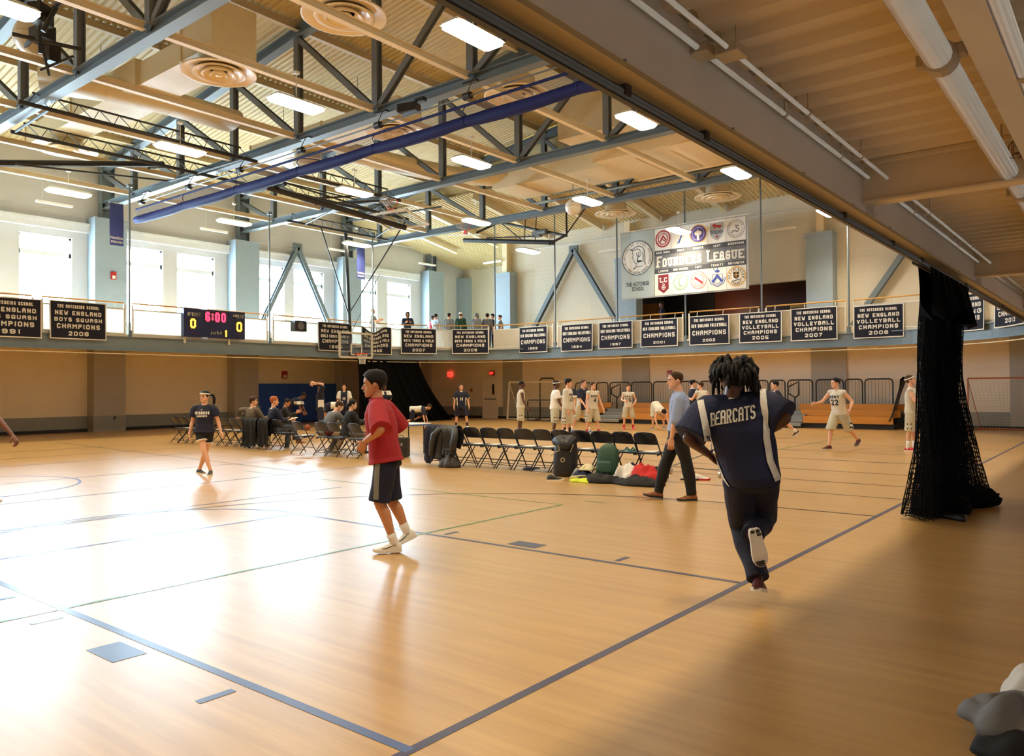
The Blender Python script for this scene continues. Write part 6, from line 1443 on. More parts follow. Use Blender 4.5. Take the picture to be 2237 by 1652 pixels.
boy, Hh, rs, ax = person('person in maroon quarter-zip pullover and navy shorts facing left in the foreground', J, dict(skin='skin_tan', top=('c_red', 1.0, -.02, .042), flare=.02, topname='pullover', toppaint=(M['c_grey'], lambda p: (p-(V((-5.72, 5.36, 1.17))-V((-5.52, 5.08, 0)))).length < .078), collar=.055, bot=('c_dknavy', 'shorts', .98, .028), sock=('sock_white', .09), shoe=('shoe_white', 'shoe_white', 'shoe_black'), style='short', hair='hair_black', ht=.085, hs=1.03, curl=28, wr=1.5), loc, 0, 1.76, .0095)
bv = rs['bot'][1]; decal(rs['bot'][0], 'grey_side_stripe', M['c_silver'], bv, J['hipL'], -RGT, UP, FWD, strip([(.055, .05), (.07, -.2), (.075, -.41)], .05), .004)

# --- man in blue shirt
loc = (-5.03, 9.8, 0)
J = wj(dict(head=(-5.0, 9.812, 1.648), neck=(-4.956, 9.847, 1.48), shL=(-4.87, 9.673, 1.392), elL=(-4.897, 9.586, 1.09), wrL=(-4.952, 9.594, .859), haL=(-4.965, 9.60, .76), shR=(-4.994, 10.06, 1.386), elR=(-4.97, 10.118, 1.101), wrR=(-4.99, 10.07, .86), pelvis=(-4.98, 9.827, .947), hipL=(-4.939, 9.745, .927), hipR=(-5.027, 9.905, .916),
 kneeL=(-4.849, 9.83, .523), ankL=(-4.794, 9.862, .09), kneeR=(-5.149, 9.82, .524), ankR=(-5.237, 9.736, .105)), loc)
J.update(headF=-RGT*.99-FWD*.05, headU=V((-.03, -.02, 1)), toeL=V((-.76, -.63, -.05)), upL=UP, toeR=V((-.76, -.63, .12)), upR=V((.1, .1, 1)))
coach, Hh, rs, ax = person('person in light blue dress shirt and black trousers striding left by the bench chairs', J, dict(skin='skin_light', top=('c_blue_shirt', 1.15, -.04, .022), topname='shirt', collar=.03, bot=('c_black', 'pants', 1.02, .018), shoe=('shoe_tan', 'shoe_black'), style='crop', hair='hair_brown', curl=20, girth=.98, wr=1.4), loc, 0, 1.80, .0105)
# --- girl walking
loc = (-13.6, 7.75, 0)
J = wj(dict(head=(-13.612, 7.739, 1.452), neck=(-13.621, 7.744, 1.282), shR=(-13.755, 7.637, 1.224), elR=(-13.815, 7.61, .968), wrR=(-13.813, 7.551, .759), haR=(-13.795, 7.546, .66), shL=(-13.487, 7.852, 1.221), elL=(-13.44, 7.911, .98), wrL=(-13.36, 7.917, .80), haL=(-13.31, 7.938, .71), pelvis=(-13.621, 7.744, .82), hipR=(-13.675, 7.701, .797), hipL=(-13.561, 7.792, .796),
 kneeR=(-13.52, 7.67, .446), ankR=(-13.387, 7.727, .085), kneeL=(-13.675, 7.80, .424), ankL=(-13.84, 7.763, .075)), loc)
J.update(headF=-FWD*.95-RGT*.3, headU=UP, toeR=V((.78, -.65, -.1)), upR=UP, toeL=V((.85, .1, -.06)), upL=UP, pnR=RGT, pnL=-RGT)
girl, Hh, rs, ax = person('person with ponytail and white headband in navy tee and black shorts walking', J, dict(skin='skin_light', fem=True, top=('c_dknavy', .6, -.01, .035), flare=.02, topname='tee_shirt', bot=('c_black', 'shorts', .5, .03), shoe=('shoe_black', 'shoe_white'), style='pony', ponyx=-.5, hair='hair_black', band=True, curl=24), loc, 0, 1.60, .011)
decal(rs['top'][0], 'lettering', M['white_felt'], rs['top'][1], J['neck'], RGT, UP, FWD, lambda b, f: (letters(b, 'HOTCHKISS', f, -.15, -.165, .27, .055, .014), letters(b, 'BEARCATS', f, -.1, -.215, .19, .035, .01), letters(b, 'H', f, -.025, -.09, .03, .02, .006)), .006)
b = MB()
for s in 'LR':
    hp, kn = J['hip'+s], J['knee'+s]; e = hp.lerp(kn, .5); d = (kn-hp).normalized(); X = d.orthogonal().normalized(); Y = d.cross(X)
    b.loft([ell(e+d*z, X, Y, r, r) for z, r in ((-.01, .092), (-.01, .1), (.01, .101), (.01, .092))])
b.build('white_hem', M['c_white'], rs['bot'][0], True, local=True)
# --- arm of a person at the left picture edge
loc = (-12.65, 3.75, 0); k = 1.8
P0 = pose(1.8, 12, 0, ((10, 4, 8), (-12, 4, 14)), ((10, 10, 20, 0), (10, 10, 20, 0)))
rzv = radians(38.83-75); R3 = Matrix.Rotation(rzv, 3, 'Z'); J = {a: (R3 @ V(c)) for a, c in P0.items()}
tgt = V((-12.43, 3.86, 1.40))-V(loc); 
J.update({a: c-V(loc) for a, c in dict(elL=V((-12.343, 3.929, 1.206)), wrL=V((-12.164, 4.072, .953)), haL=V((-12.12, 4.10, .87))).items()}); J['shL'] = tgt; J['pnL'] = -RGT-UP*.4
person('person cut off by the left picture edge with dark forearm swinging down', J, dict(skin='skin_brown', top=('c_white', .7, .05, .03), bot=('c_dknavy', 'shorts', 1.0, .03), shoe=('shoe_white', 'shoe_white'), style='short', curl=35), loc, 0, 1.8, .014)
# --- players and others farther away
def far(label, loc, ang, h, look, group=None, vox=.018, **kw):
    kw.setdefault('fem', look.get('fem', False))
    J = pose(h, **kw); return (*person(label, J, look, (loc[0], loc[1], loc[2] if len(loc) > 2 else 0), radians(38.83-ang), h, vox, group), J)
def trim_stripes(bot, J, side, k=1.0):
    """white-and-black side blocks low on the shorts"""
    bv = bot[1]; hp, kn = J['hip'+side], J['knee'+side]; d = V((1 if side == 'L' else -1, 0, 0)); o = hp.lerp(kn, .78)
    for dy, m in ((.05, 'c_black'), (0, 'c_white'), (-.05, 'c_black')):
        decal(bot[0], 'shorts_block', M[m], bv, o, V((0, 1, 0)), UP, d, lambda b, f: b.quad(f(-.045, dy-.025), f(.045, dy-.025), f(.045, dy+.025), f(-.045, dy+.025)), .006)
def number(top, J, txt, word=None, back=False, m='c_dknavy'):
    d = V((0, 1, 0)) if back else V((0, -1, 0)); u = V((1, 0, 0)) if back else V((-1, 0, 0)); o = J['neck']
    def go(b, f):
        w = .1*len(txt); letters(b, txt, f, -w/2, -.36, w, .14, .026)
        if word: letters(b, word, f, -.13, -.19, .26, .07, .016)
    decal(top[0], 'jersey_print', M[m], top[1], o, u, UP, d, go, .008)
def kit(skin, style='short', hair='hair_black', shoe=('shoe_black', 'shoe_white'), **k): return dict(dict(skin=skin, top=('c_jersey', 0, .02, .03), bot=('c_jersey_short', 'shorts', 1.06, .045), shoe=shoe, style=style, hair=hair, collarm='c_white'), **k)
def warm(skin, style='short', hair='hair_black', shoe=('shoe_white', 'shoe_white'), bot=('c_dknavy', 'shorts', 1.02, .04), **k): return dict(dict(skin=skin, top=('c_dknavy', .85, .1, .04), bot=bot, shoe=shoe, style=style, hair=hair, toppaint=(M['c_white'], lambda p: abs(p.x) > .155 and p.z < 1.22 and p.z > .8 and abs(p.y) < .1), collarm='c_white'), **k)
r = far('person with dark skin in grey sleeveless jersey facing right behind the third bench chair', (-16.34, 20.75), 85, 1.80, kit('skin_dark', 'crop'), lean=3, arms=((-8, 10, 25, 0), (8, 10, 20, 0)))
trim_stripes(r[2]['bot'], r[4], 'R'); number(r[2]['top'], r[4], '3', 'KENT')
r = far('person wearing a white headband and white tee beside the number 12 player', (-14.35, 19.96), 80, 1.78, kit('skin_dark', 'band', top=('c_white', .7, .02, .035), collarm=None), lean=4, arms=((-5, 8, 20, 0), (10, 8, 20, 0)))
trim_stripes(r[2]['bot'], r[4], 'R')
r = far('person in long sleeved grey jersey numbered 12 with black tights', (-13.51, 19.44), 115, 1.82, kit('skin_light', 'short', top=('c_jersey', 1.95, .02, .03), ht=.1, sock=('c_black', .3)), lean=2, arms=((3, 8, 10, 0), (5, 8, 12, 0)), head=(-15, 5))
trim_stripes(r[2]['bot'], r[4], 'R'); number(r[2]['top'], r[4], '12', 'KENT')
r = far('person in navy shirt over light shorts striding right behind number 12', (-15.04, 22.49), 130, 1.84, warm('skin_light', 'short', 'hair_brown', ('shoe_blue', 'shoe_white'), ('c_jersey_short', 'shorts', 1.05, .045), sock=('sock_white', .12)), lean=8, legs=((18, 6, 8), (-14, 8, 10)), arms=((30, 12, 60, 25), (15, 12, 30, 0)), head=(10, 0))
trim_stripes(r[2]['bot'], r[4], 'R')
far('blond person in blue and white warm-up mostly hidden behind number 12', (-16.04, 23.24), -150, 1.82, warm('skin_light', 'short', 'hair_blond', toppaint=(M['c_white'], lambda p: p.z < 1.3)), lean=2)
r = far('person in grey sleeveless jersey numbered 4 with red socks', (-14.13, 21.8), 150, 1.74, kit('skin_light', 'short', 'hair_brown', ('shoe_black', 'shoe_white'), sock=('sock_red', .12)), lean=2, legs=((10, 7, 6), (-6, 7, 6)), arms=((10, 14, 15, 0), (5, 14, 15, 0)), head=(-15, 0))
trim_stripes(r[2]['bot'], r[4], 'R'); number(r[2]['top'], r[4], '4', 'KENT')
r = far('slim person in grey jersey with pink shoes standing before the bleachers', (-15.04, 25.68), 178, 1.66, kit('skin_light', 'short', 'hair_brown', ('shoe_pink', 'shoe_pink'), sock=('sock_red', .1), girth=.85), lean=0, legs=((2, 9, 4), (2, 9, 4)), arms=((5, 22, 35, 40), (30, 20, 50, 30)), head=(0, -5))
trim_stripes(r[2]['bot'], r[4], 'R'); number(r[2]['top'], r[4], '15', 'KENT')
r = far('person in grey uniform bent over tying a shoe before the bleachers', (-14.16, 26.2), 165, 1.76, kit('skin_light', 'short', shoe=('shoe_grey', 'shoe_white')), lean=118, legs=((32, 10, 25, 0), (22, 12, 22, 0)), arms=((14, 6, 6, 4), (10, 10, 10, 12)), head=(0, 30))
number(r[2]['top'], r[4], '2', None, True)
far('person in navy long sleeved warm-up half hidden behind the man in blue shirt', (-12.2, 25.21), 95, 1.80, warm('skin_light', 'short', toppaint=(M['c_white'], lambda p: p.z > 1.52)), lean=2, arms=((5, 10, 15, 0), (20, 10, 30, 0)), head=(-15, 0))
r = far('person in grey jersey numbered 5 seen from behind near the runner', (-11.53, 24.63), -25, 1.76, kit('skin_light', 'short', 'hair_brown'), lean=8, legs=((25, 5, 30), (-20, 5, 20)), arms=((35, 12, 70, 0), (-25, 14, 60, 0)), head=(-40, 0))
number(r[2]['top'], r[4], '5', None, True)
far('person in navy top and light shorts running left past the bleacher aisle', (-8.54, 23.59), -82, 1.80, warm('skin_light', 'short', 'hair_black', ('shoe_maroon', 'shoe_white'), ('c_jersey_short', 'shorts', 1.04, .045), sock=('sock_white', .1)), lean=10, legs=((32, 4, 18), (-24, 4, 26)), arms=((-25, 10, 60, 0), (30, 10, 70, 0)))
r = far('person in grey jersey numbered 22 jogging left on the open court', (-5.83, 20.25), -120, 1.78, kit('skin_light', 'short', 'hair_black', ('shoe_maroon', 'shoe_grey')), lean=10, legs=((-24, 5, 24), (22, 5, 14)), arms=((-30, 28, 75, 0), (32, 24, 50, 10)), head=(20, 0))
trim_stripes(r[2]['bot'], r[4], 'L'); number(r[2]['top'], r[4], '22', 'KENT')
r = far('person with white headband and red shoes standing at the black cage net', (-4.25, 20.5), 125, 1.78, kit('skin_light', 'band', 'hair_brown', ('shoe_red', 'shoe_white'), sock=('sock_white', .16)), lean=0, legs=((4, 3, 4), (-3, 3, 4)), arms=((28, 8, 100, 20), (25, 12, 95, 20)), head=(-15, -15))
trim_stripes(r[2]['bot'], r[4], 'R')
r = far('person in navy warm-up with white side panels standing alone before the exit door', (-21.33, 23.22), 172, 1.76, warm('skin_light', 'short', 'hair_brown', ('shoe_white', 'shoe_white'), sock=('c_dknavy', .14)), lean=0, legs=((8, 14, 6), (-4, 12, 6)), arms=((4, 14, 12, 0), (4, 14, 12, 0)))
number(r[2]['top'], r[4], 'H', None, False, 'c_white')
# crawling player before the corner net
J = pose(1.76, 100, 0, ((-62, 8, -2, 60), (-40, 6, 40, 70)), ((84, 14, 0, -6), (92, 20, 0, -8)), (0, 60))
lo = min(J['wrL'].z, J['wrR'].z)-.1; far_low = min(J['ankL'].z, J['ankR'].z)-.08
J = pose(1.76, 86, 0, ((55, 10, 118, 80), (-8, 8, 62, 80)), ((86, 12, 4, -4), (78, 22, 6, -8)), (0, 15)); dz = min([J[a].z for a in ('kneeL', 'kneeR', 'ankL', 'ankR')])-.09
J = {a: (c if a[:2] in ('to', 'up', 'pn') or a in ('headF', 'headU') else c-V((0, 0, dz))) for a, c in J.items()}
for s in 'LR':
    J['wr'+s] = V((J['sh'+s].x+(.16 if s == 'R' else -.04), J['sh'+s].y+.10, .09)); J['el'+s] = J['sh'+s].lerp(J['wr'+s], .52)+V((.02 if s == 'R' else -.02, -.03, 0)); J['ha'+s] = J['wr'+s]+V((0, .1, -.03)); J['pn'+s] = V((0, 0, -1))
person('person in navy and white warm-up on hands and knees stretching before the corner net', J, warm('skin_light', 'short', 'hair_brown', ('shoe_black', 'shoe_white'), toppaint=(M['c_white'], lambda p: p.z > .5 and p.y < .38)), (-25.0, 24.1, 0), radians(38.83-95), 1.76, .018)
# near the blue wall pads
r = far('person in navy and white warm-up stretching one arm overhead by the wall pads', (-22.35, 17.06), 72, 1.82, warm('skin_light', 'short', 'hair_brown', ('shoe_blue', 'shoe_white')), lean=-2, arms=((172, 12, 100, 30), (165, 15, 95, 20)), legs=((3, 6, 4), (-3, 6, 4)))
far('person in dark navy warm-up bending forward hands clasped by the wall pads', (-26.95, 18.95), 88, 1.80, warm('skin_brown', 'short', toppaint=(M['c_white'], lambda p: p.y > .28 and p.z > 1.0 and p.z < 1.12)), lean=62, arms=((18, 8, 10, 20), (16, 8, 12, 20)), legs=((10, 5, 12), (4, 5, 10)), head=(0, 15))
r = far('person in navy warm-up standing in front of the wall pads facing the camera', (-26.24, 21.25), 172, 1.78, warm('skin_light', 'short', 'hair_brown', toppaint=(M['c_white'], lambda p: abs(p.x) > .14 and p.z > .95)), lean=0, arms=((5, 12, 20, 0), (5, 12, 20, 0)))
number(r[2]['top'], r[4], 'H', None, False, 'c_white')
far('person in navy and white warm-up bent double behind the scorer in grey suit', (-24.9, 19.9), -95, 1.78, warm('skin_light', 'short', 'hair_black', toppaint=(M['c_white'], lambda p: p.y < .3)), lean=92, arms=((8, 8, 10, 0), (10, 8, 12, 0)), legs=((8, 5, 6), (4, 5, 8)), head=(0, 25))
far('person in navy jacket partly hidden behind the boy in the maroon pullover', (-26.0, 23.3), 160, 1.78, warm('skin_dark', 'crop', toppaint=(M['c_white'], lambda p: p.z > 1.34 and abs(p.x) > .05)), lean=6, arms=((20, 10, 50, 20), (15, 10, 40, 15)))
# seated at the side
SIT = dict(legs=((86, 6, 88), (84, 8, 86)), sit=.53)
far('seated person in brown tweed jacket stretching an arm along the chair backs', (-19.2, 12.3), 35, 1.80, dict(skin='skin_light', top=('c_brown', 1.95, .06, .03), topname='jacket', bot=('c_tan', 'pants', 1.0, .02), shoe=('shoe_black', 'shoe_black'), style='short', hair='hair_brown', collarm='c_white'), lean=4, arms=((10, 88, 8, -30), (30, 15, 70, 20)), head=(35, 0), **SIT)
far('seated person wearing headphones facing left behind the tweed jacket', (-22.0, 14.3), -60, 1.70, dict(skin='skin_light', fem=True, top=('c_black', 1.9, .05, .03), bot=('c_black', 'pants', 1.0, .02), shoe=('shoe_black', 'shoe_black'), style='braid', hair='hair_black', collarm='c_white'), lean=10, arms=((30, 8, 80, 20), (60, 10, 110, 10)), **SIT)
far('seated person with ginger hair in navy suit jacket with crossed legs and notepad', (-18.12, 12.3), 55, 1.82, dict(skin='skin_light', top=('c_dknavy', 1.95, .06, .03), topname='jacket', bot=('c_jeans', 'pants', 1.0, .02), shoe=('shoe_tan', 'shoe_tan'), style='short', hair='hair_red', collarm='c_white'), lean=-2, arms=((28, 10, 62, 18), (28, 10, 62, 18)), legs=((78, 4, 84), (96, -10, 62)), sit=.53, head=(10, 5))
far('seated person with black hair and white headphones beside the ginger man', (-21.1, 14.6), 75, 1.66, dict(skin='skin_tan', fem=True, top=('c_black', 1.9, .05, .03), bot=('c_black', 'pants', 1.0, .02), shoe=('shoe_black', 'shoe_black'), style='short', hair='hair_black', collarm='c_white'), lean=12, arms=((35, 8, 80, 20), (30, 10, 90, 10)), head=(20, 20), **SIT)
far('seated person in grey suit jacket leaning over the scorer table', (-15.72, 12.1), 50, 1.80, dict(skin='skin_light', top=('c_greysuit', 1.95, .06, .03), topname='jacket', bot=('c_tan', 'pants', 1.0, .02), shoe=('shoe_black', 'shoe_black'), style='short', hair='hair_brown', collarm='c_white'), lean=32, arms=((38, 12, 55, 10), (40, 12, 55, 10)), head=(10, 20), legs=((78, 8, 100), (74, 8, 104)), sit=.53)
far('seated person with dark braid in black hoodie at the scorer table', (-15.1, 12.3), 58, 1.68, dict(skin='skin_light', fem=True, top=('c_black', 1.95, .05, .035), topname='hoodie', bot=('c_greysuit', 'pants', 1.0, .02), shoe=('shoe_black', 'shoe_black'), style='braid', hair='hair_black'), lean=12, arms=((30, 8, 70, 15), (30, 8, 72, 15)), head=(15, 5), **SIT)
# spectators on the track
ZD = ZT1+.08
for lab, x, y, ang, h, lk, kw in (
    ('person in grey tee leaning at the track rail left of the hoodie', -28.04, 24.35, 100, 1.78, dict(skin='skin_light', top=('c_greytee', .6, .05, .03), style='short', hair='hair_blond'), dict(arms=((30, 10, 80, 25), (30, 10, 80, 25)))),
    ('person in navy hooded sweatshirt leaning on the track rail before a window', -27.63, 26.24, 165, 1.74, dict(skin='skin_tan', top=('c_dknavy', 1.9, .05, .04), style='hood', hoodm='c_dknavy'), dict(lean=10, arms=((25, 10, 85, 30), (25, 10, 85, 30)))),
    ('person in pale blue tee at the corner of the track seen from behind', -26.97, 27.5, 40, 1.70, dict(skin='skin_light', top=('c_sky', .6, .05, .03), style='short', hair='hair_black'), {}),
    ('person in red shirt at the track corner mostly hidden by the rail pole', -27.9, 28.2, 60, 1.72, dict(skin='skin_tan', top=('c_red', .6, .05, .03), style='short', hair='hair_brown'), {}),
    ('person in grey sweatshirt with dark hair left of the white cap', -26.5, 27.95, 30, 1.74, dict(skin='skin_light', top=('c_grey', 1.9, .05, .035), style='short', hair='hair_black'), {}),
    ('person in dark green jacket and white cap at the track rail', -26.12, 28.4, 20, 1.78, dict(skin='skin_light', top=('c_green', 1.9, .05, .035), style='cap', capm='c_white', hair='hair_brown'), {}),
    ('person with grey hood up at the track rail right of the white cap', -25.5, 28.87, 30, 1.74, dict(skin='skin_light', top=('c_grey', 1.9, .05, .04), style='hood', hoodm='c_grey'), {}),
    ('person in dark grey shirt seen from behind right of the grey hood', -25.06, 29.2, 15, 1.72, dict(skin='skin_tan', top=('c_greysuit', .8, .05, .03), style='short', hair='hair_black'), {}),
    ('person in black jacket facing left near the back wall doorway', -25.1, 29.75, -80, 1.74, dict(skin='skin_light', top=('c_black', 1.9, .05, .03), style='short', hair='hair_black'), {}),
    ('person in grey shirt last of the corner spectators to the right', -25.0, 30.2, -100, 1.70, dict(skin='skin_light', top=('c_grey', .8, .05, .03), style='short', hair='hair_brown'), {}),
    ('person in navy polo standing alone on the back track below the league banner', -16.3, 30.9, -80, 1.76, dict(skin='skin_brown', top=('c_navy', .7, .05, .03), style='crop', hair='hair_black'), {})):
    lk.update(bot=('c_dknavy', 'pants', 1.0, .02), shoe=('shoe_black', 'shoe_white')); far(lab, (x, y, ZD), ang, h, lk, None, .022, **kw)
# ================================================================== bench chairs, bags and gear
M['chair_steel'] = mat('navy_chair_enamel', srgb(30, 36, 50), .3, var=.05); M['chair_seat'] = mat('slate_chair_seat', srgb(58, 68, 86), .35)
M['paper'] = mat('paper', srgb(226, 226, 220), .7)
def make_chair(lab, grp):
    t = thing('folding_chair', lab, 'chair', (0, 0, 0), 0, grp)
    r = .0115
    b = MB(); pts = []
    for s in (-1, 1):
        b2 = MB(); b2.tube([(s*.215, .20, .012), (s*.213, .02, .33), (s*.21, -.06, .47), (s*.205, -.20, .70)], r, 8); b2.build('front_leg', M['chair_steel'], t, True)
        b2 = MB(); b2.tube([(s*.185, -.27, .012), (s*.185, -.05, .24), (s*.185, .13, .425)], r, 8); b2.build('rear_leg', M['chair_steel'], t, True)
    b = MB(); b.tube([(-.205, -.20, .70), (-.19, -.225, .755), (-.13, -.24, .785), (0, -.245, .793), (.13, -.24, .785), (.19, -.225, .755), (.205, -.20, .70)], r, 8); b.build('top_rail', M['chair_steel'], t, True)
    b = MB(); n = 10; front, back = [], []
    rows = []
    for z, w in ((.585, .195), (.60, .2), (.66, .203), (.72, .198), (.76, .172), (.782, .12)):
        yb = -.135-(z-.585)*.62; rows.append([V((w*(-1+2*i/n), yb-.03*(1-(1-2*i/n)**2), z)) for i in range(n+1)])
    k = n+1; vs = [p for r_ in rows for p in r_]; q = [(j*k+i, j*k+i+1, (j+1)*k+i+1, (j+1)*k+i) for j in range(len(rows)-1) for i in range(n)]
    b.add(vs, q); b.add([p+V((0, .012, 0)) for p in vs], [tuple(reversed(f)) for f in q]); b.build('backrest', M['chair_steel'], t, True)
    b = MB(); o = [(-.19, -.17), (.19, -.17), (.2, -.1), (.2, .16), (.16, .21), (-.16, .21), (-.2, .16), (-.2, -.1)]
    b.loft([[V((x*.97, y*.97, .422)) for x, y in o], [V((x, y, .435)) for x, y in o], [V((x, y, .448)) for x, y in o], [V((x*.92, y*.92, .452)) for x, y in o]]); b.build('seat', M['chair_seat'], t)
    for y, z, w in ((.12, .15, .212), (-.2, .085, .185), (-.17, .12, .185)):
        b = MB(); b.tube([(-w, y, z), (w, y, z)], .008, 6); b.build('cross_rail', M['chair_steel'], t)
    for s in (-1, 1):
        b = MB(); b.beam((s*.2, -.16, .41), (s*.2, .06, .445), .012, .03); b.build('hinge_plate', M['chair_steel'], t)
    return t
proto_c = [None]
def chair(x, y, rz, lab, grp):
    if proto_c[0] is None: proto_c[0] = t = make_chair(lab, grp)
    else: t = copy_tree(proto_c[0]); t['label'] = lab; t['group'] = grp
    t.location = (x, y, 0); t.rotation_euler = (0, 0, rz); return t
G = 'navy folding chairs of the near bench'
rr = random.Random(21)
def sheet_of_paper(x, y, z, rz, lab, m='paper', w=.21, l=.28, grp='papers on the bench seats'):
    t = thing('paper_sheet', lab, 'paper', (x, y, z), rz, grp)
    b = MB(); b.add([V((-w/2+w*i/4, -l/2+l*j/4, .004+.004*sin(i*1.3+j)+.002)) for j in range(5) for i in range(5)], [(j*5+i, j*5+i+1, (j+1)*5+i+1, (j+1)*5+i) for j in range(4) for i in range(4)]); b.build('sheet', M[m], t, True, local=True)
    b = MB(); b.box((0, 0, .003), (w*.98, l*.98, .005)); b.build('backing', M[m], t, local=True)
OR2 = ['first', 'second', 'third', 'fourth', 'fifth', 'sixth', 'seventh', 'eighth', 'ninth', 'tenth']
for i in range(10):
    x = -10.36+.425*i; y = 11.78+.012*i
    chair(x, y, rr.uniform(-.05, .05), '%s empty navy folding chair from the left on the near bench row' % OR2[i], G)
    sheet_of_paper(x+.0, y+.03, .453, rr.uniform(-.3, .3), 'white paper lying on the %s near bench chair seat' % OR2[i])
for x, w in ((-11.25, 'navy folding chair under the navy jacket at the bench end'), (-10.8, 'navy folding chair under the grey puffer jacket')): chair(x, 11.74, 0, w, G)
G2 = 'navy folding chairs of the left bench'
LX = [-22.75, -22.3, -21.85, -20.55, -20.1, -19.65, -19.2, -18.75, -18.12, -17.55]
for i, x in enumerate(LX): chair(x, 12.2, rr.uniform(-.06, .06), {6: 'navy folding chair holding the man in tweed jacket', 8: 'navy folding chair holding the ginger man', 7: 'navy folding chair with a black coat over its back'}.get(i, '%s navy folding chair from the left on the far bench row' % OR2[i]), G2)
for i, x in enumerate((-20.55, -20.1, -19.65, -22.3)): sheet_of_paper(x, 12.2, .453, rr.uniform(-.3, .3), 'white paper on a far bench seat, %s' % ('left of the tweed jacket', 'second left of the tweed jacket', 'beside the tweed jacket', 'at the far left end')[i], grp='papers on the far bench')
G3 = 'navy folding chairs at the scorer table'
for x, y, rz, lab in ((-16.0, 11.72, .0, 'empty navy folding chair left of the man in grey suit'), (-15.15, 11.75, .1, 'navy folding chair with a red ball behind the scorer'), (-14.62, 11.7, .05, 'empty navy folding chair behind the girl in black hoodie'), (-13.85, 11.7, .0, 'navy folding chair mostly hidden by the boy in maroon'), (-15.72, 12.3, -.25, 'navy folding chair holding the man in grey suit'), (-15.1, 12.45, -.35, 'navy folding chair holding the girl in black hoodie'), (-22.0, 14.2, 1.7, 'navy folding chair holding the person with headphones'), (-21.1, 14.6, -.6, 'navy folding chair of the person beside the ginger man')): chair(x, y, rz, lab, G3)
sheet_of_paper(-16.0, 11.75, .453, .2, 'white paper on the empty chair left of the grey suit', grp='papers on the far bench')
# scorer table
t = thing('scorer_table', 'white folding scorer table with blue edge behind the boy in maroon', 'table', (-14.45, 13.05, 0)); M['table_blue'] = mat('table_blue_edge', srgb(60, 96, 170), .4)
b = MB(); b.box((-14.45, 13.05, .735), (2.4, .62, .025)); b.build('tabletop', M['paper'], t); b = MB(); b.box((-14.45, 13.05, .71), (2.42, .64, .03)); b.build('edge_band', M['table_blue'], t)
for x in (-15.45, -13.45):
    for y in (12.8, 13.3):
        b = MB(); b.tube([(x, y, .01), (x, y, .7)], .014, 6); b.build('leg', M['chair_steel'], t)
def heap(name, lab, cat, c, rx, ry, h, m, seed, rz=0.0, grp=None, fold=1.0, base=0.0):
    t = thing(name, lab, cat, c, rz, grp); b = MB(); n, r = 56, 20; rings = []
    for j in range(r+1):
        p = 1-j/r; ring = []
        for k in range(n):
            a = 2*pi*k/n; q = 1+.22*mnoise.noise(V((cos(a)*1.5+seed, sin(a)*1.5, seed*.7)))*2
            x, y = rx*q*p*cos(a), ry*q*p*sin(a)
            fz = mnoise.noise(V((x*7+seed, y*7, seed)))*.35+abs(mnoise.noise(V((x*9+seed, y*6, seed*2))))*.45*fold
            z = h*max(0, (1-p**2.4))**.6*(.72+fz) if p < .999 else 0
            ring.append(V((x, y, base+max(.0, z)+.003)))
        rings.append(ring)
    b.loft(rings); b.build('cloth', m if not isinstance(m, str) else M[m], t, True, local=True); return t
def drape(name, lab, x, y, m, w, front, back, seed, z0=.81, cat='jacket', quilt=0.0, grp=None):
    """garment thrown over a chair back"""
    t = thing(name, lab, cat, (x, y, 0), 0, grp); b = MB(); nu = 26
    prof = [(-.36, back), (-.35, back+.06)] + [(-.33, back+(z0-.08-back)*i/6) for i in range(1, 7)] + [(-.30, z0-.02), (-.24, z0+.02), (-.16, z0-.02)] + [(-.12-.0*i, z0-.05-(z0-.05-front)*i/5) for i in range(1, 6)]
    rows = []
    for j, (py, pz) in enumerate(prof):
        flare = 1+.25*max(0, (z0-pz))
        row = []
        for i in range(nu+1):
            u = i/nu*2-1; o = .03*sin(u*9+seed+pz*3)*min(1, (z0-pz)*3+.15)+.015*sin(u*23+seed*2+pz*5)
            if quilt: o += quilt*abs(sin(pz*40))
            sg = -1 if py < -.24 else 1
            row.append(V((u*w/2*flare+.02*sin(pz*9+seed), py+sg*o*1.2, max(.02, pz+(.05*sin(u*5+seed) if pz < .5 else 0)))))
        rows.append(row)
    k = nu+1; vs = [p for r_ in rows for p in r_]; q = [(j*k+i, j*k+i+1, (j+1)*k+i+1, (j+1)*k+i) for j in range(len(rows)-1) for i in range(nu)]
    b.add(vs, q); b.add([V((p.x*.97, p.y*.93-.012, p.z-.012)) for p in vs], [tuple(reversed(f)) for f in q]); b.build('cloth', M[m], t, True, local=True)
    return t
M['puffer'] = mat('charcoal_puffer', srgb(44, 44, 44), .45, bump=.3, bscale=18); M['navy_coat'] = mat('navy_wool', srgb(24, 28, 48), .8, bump=.2); M['brown_bag'] = mat('dark_brown_leather', srgb(46, 38, 32), .5, bump=.3, bscale=20)
drape('jacket', 'navy jacket draped over the leftmost chair of the near bench', -11.25, 11.74, 'navy_coat', .52, .4, .1, 1.0)
t = drape('jacket', 'charcoal quilted puffer jacket hanging over the second near bench chair', -10.85, 11.72, 'puffer', .46, .4, .2, 2.3, quilt=.02)
b = MB(); b.tube([(-.2, -.33, .76), (-.3, -.4, .62), (-.34, -.42, .42), (-.36, -.43, .2)], [.06, .075, .07, .05], 12); b.build('sleeve', M['puffer'], t, True, local=True); b = MB(); b.tube([(.2, -.32, .76), (.25, -.38, .6), (.22, -.42, .42), (.2, -.42, .3)], [.06, .07, .065, .045], 12); b.build('sleeve', M['puffer'], t, True, local=True)
t = heap('shoulder_bag', 'dark brown slouchy bag on the floor under the puffer jacket', 'bag', (-10.72, 11.28, 0), .24, .15, .26, 'brown_bag', 3.1)
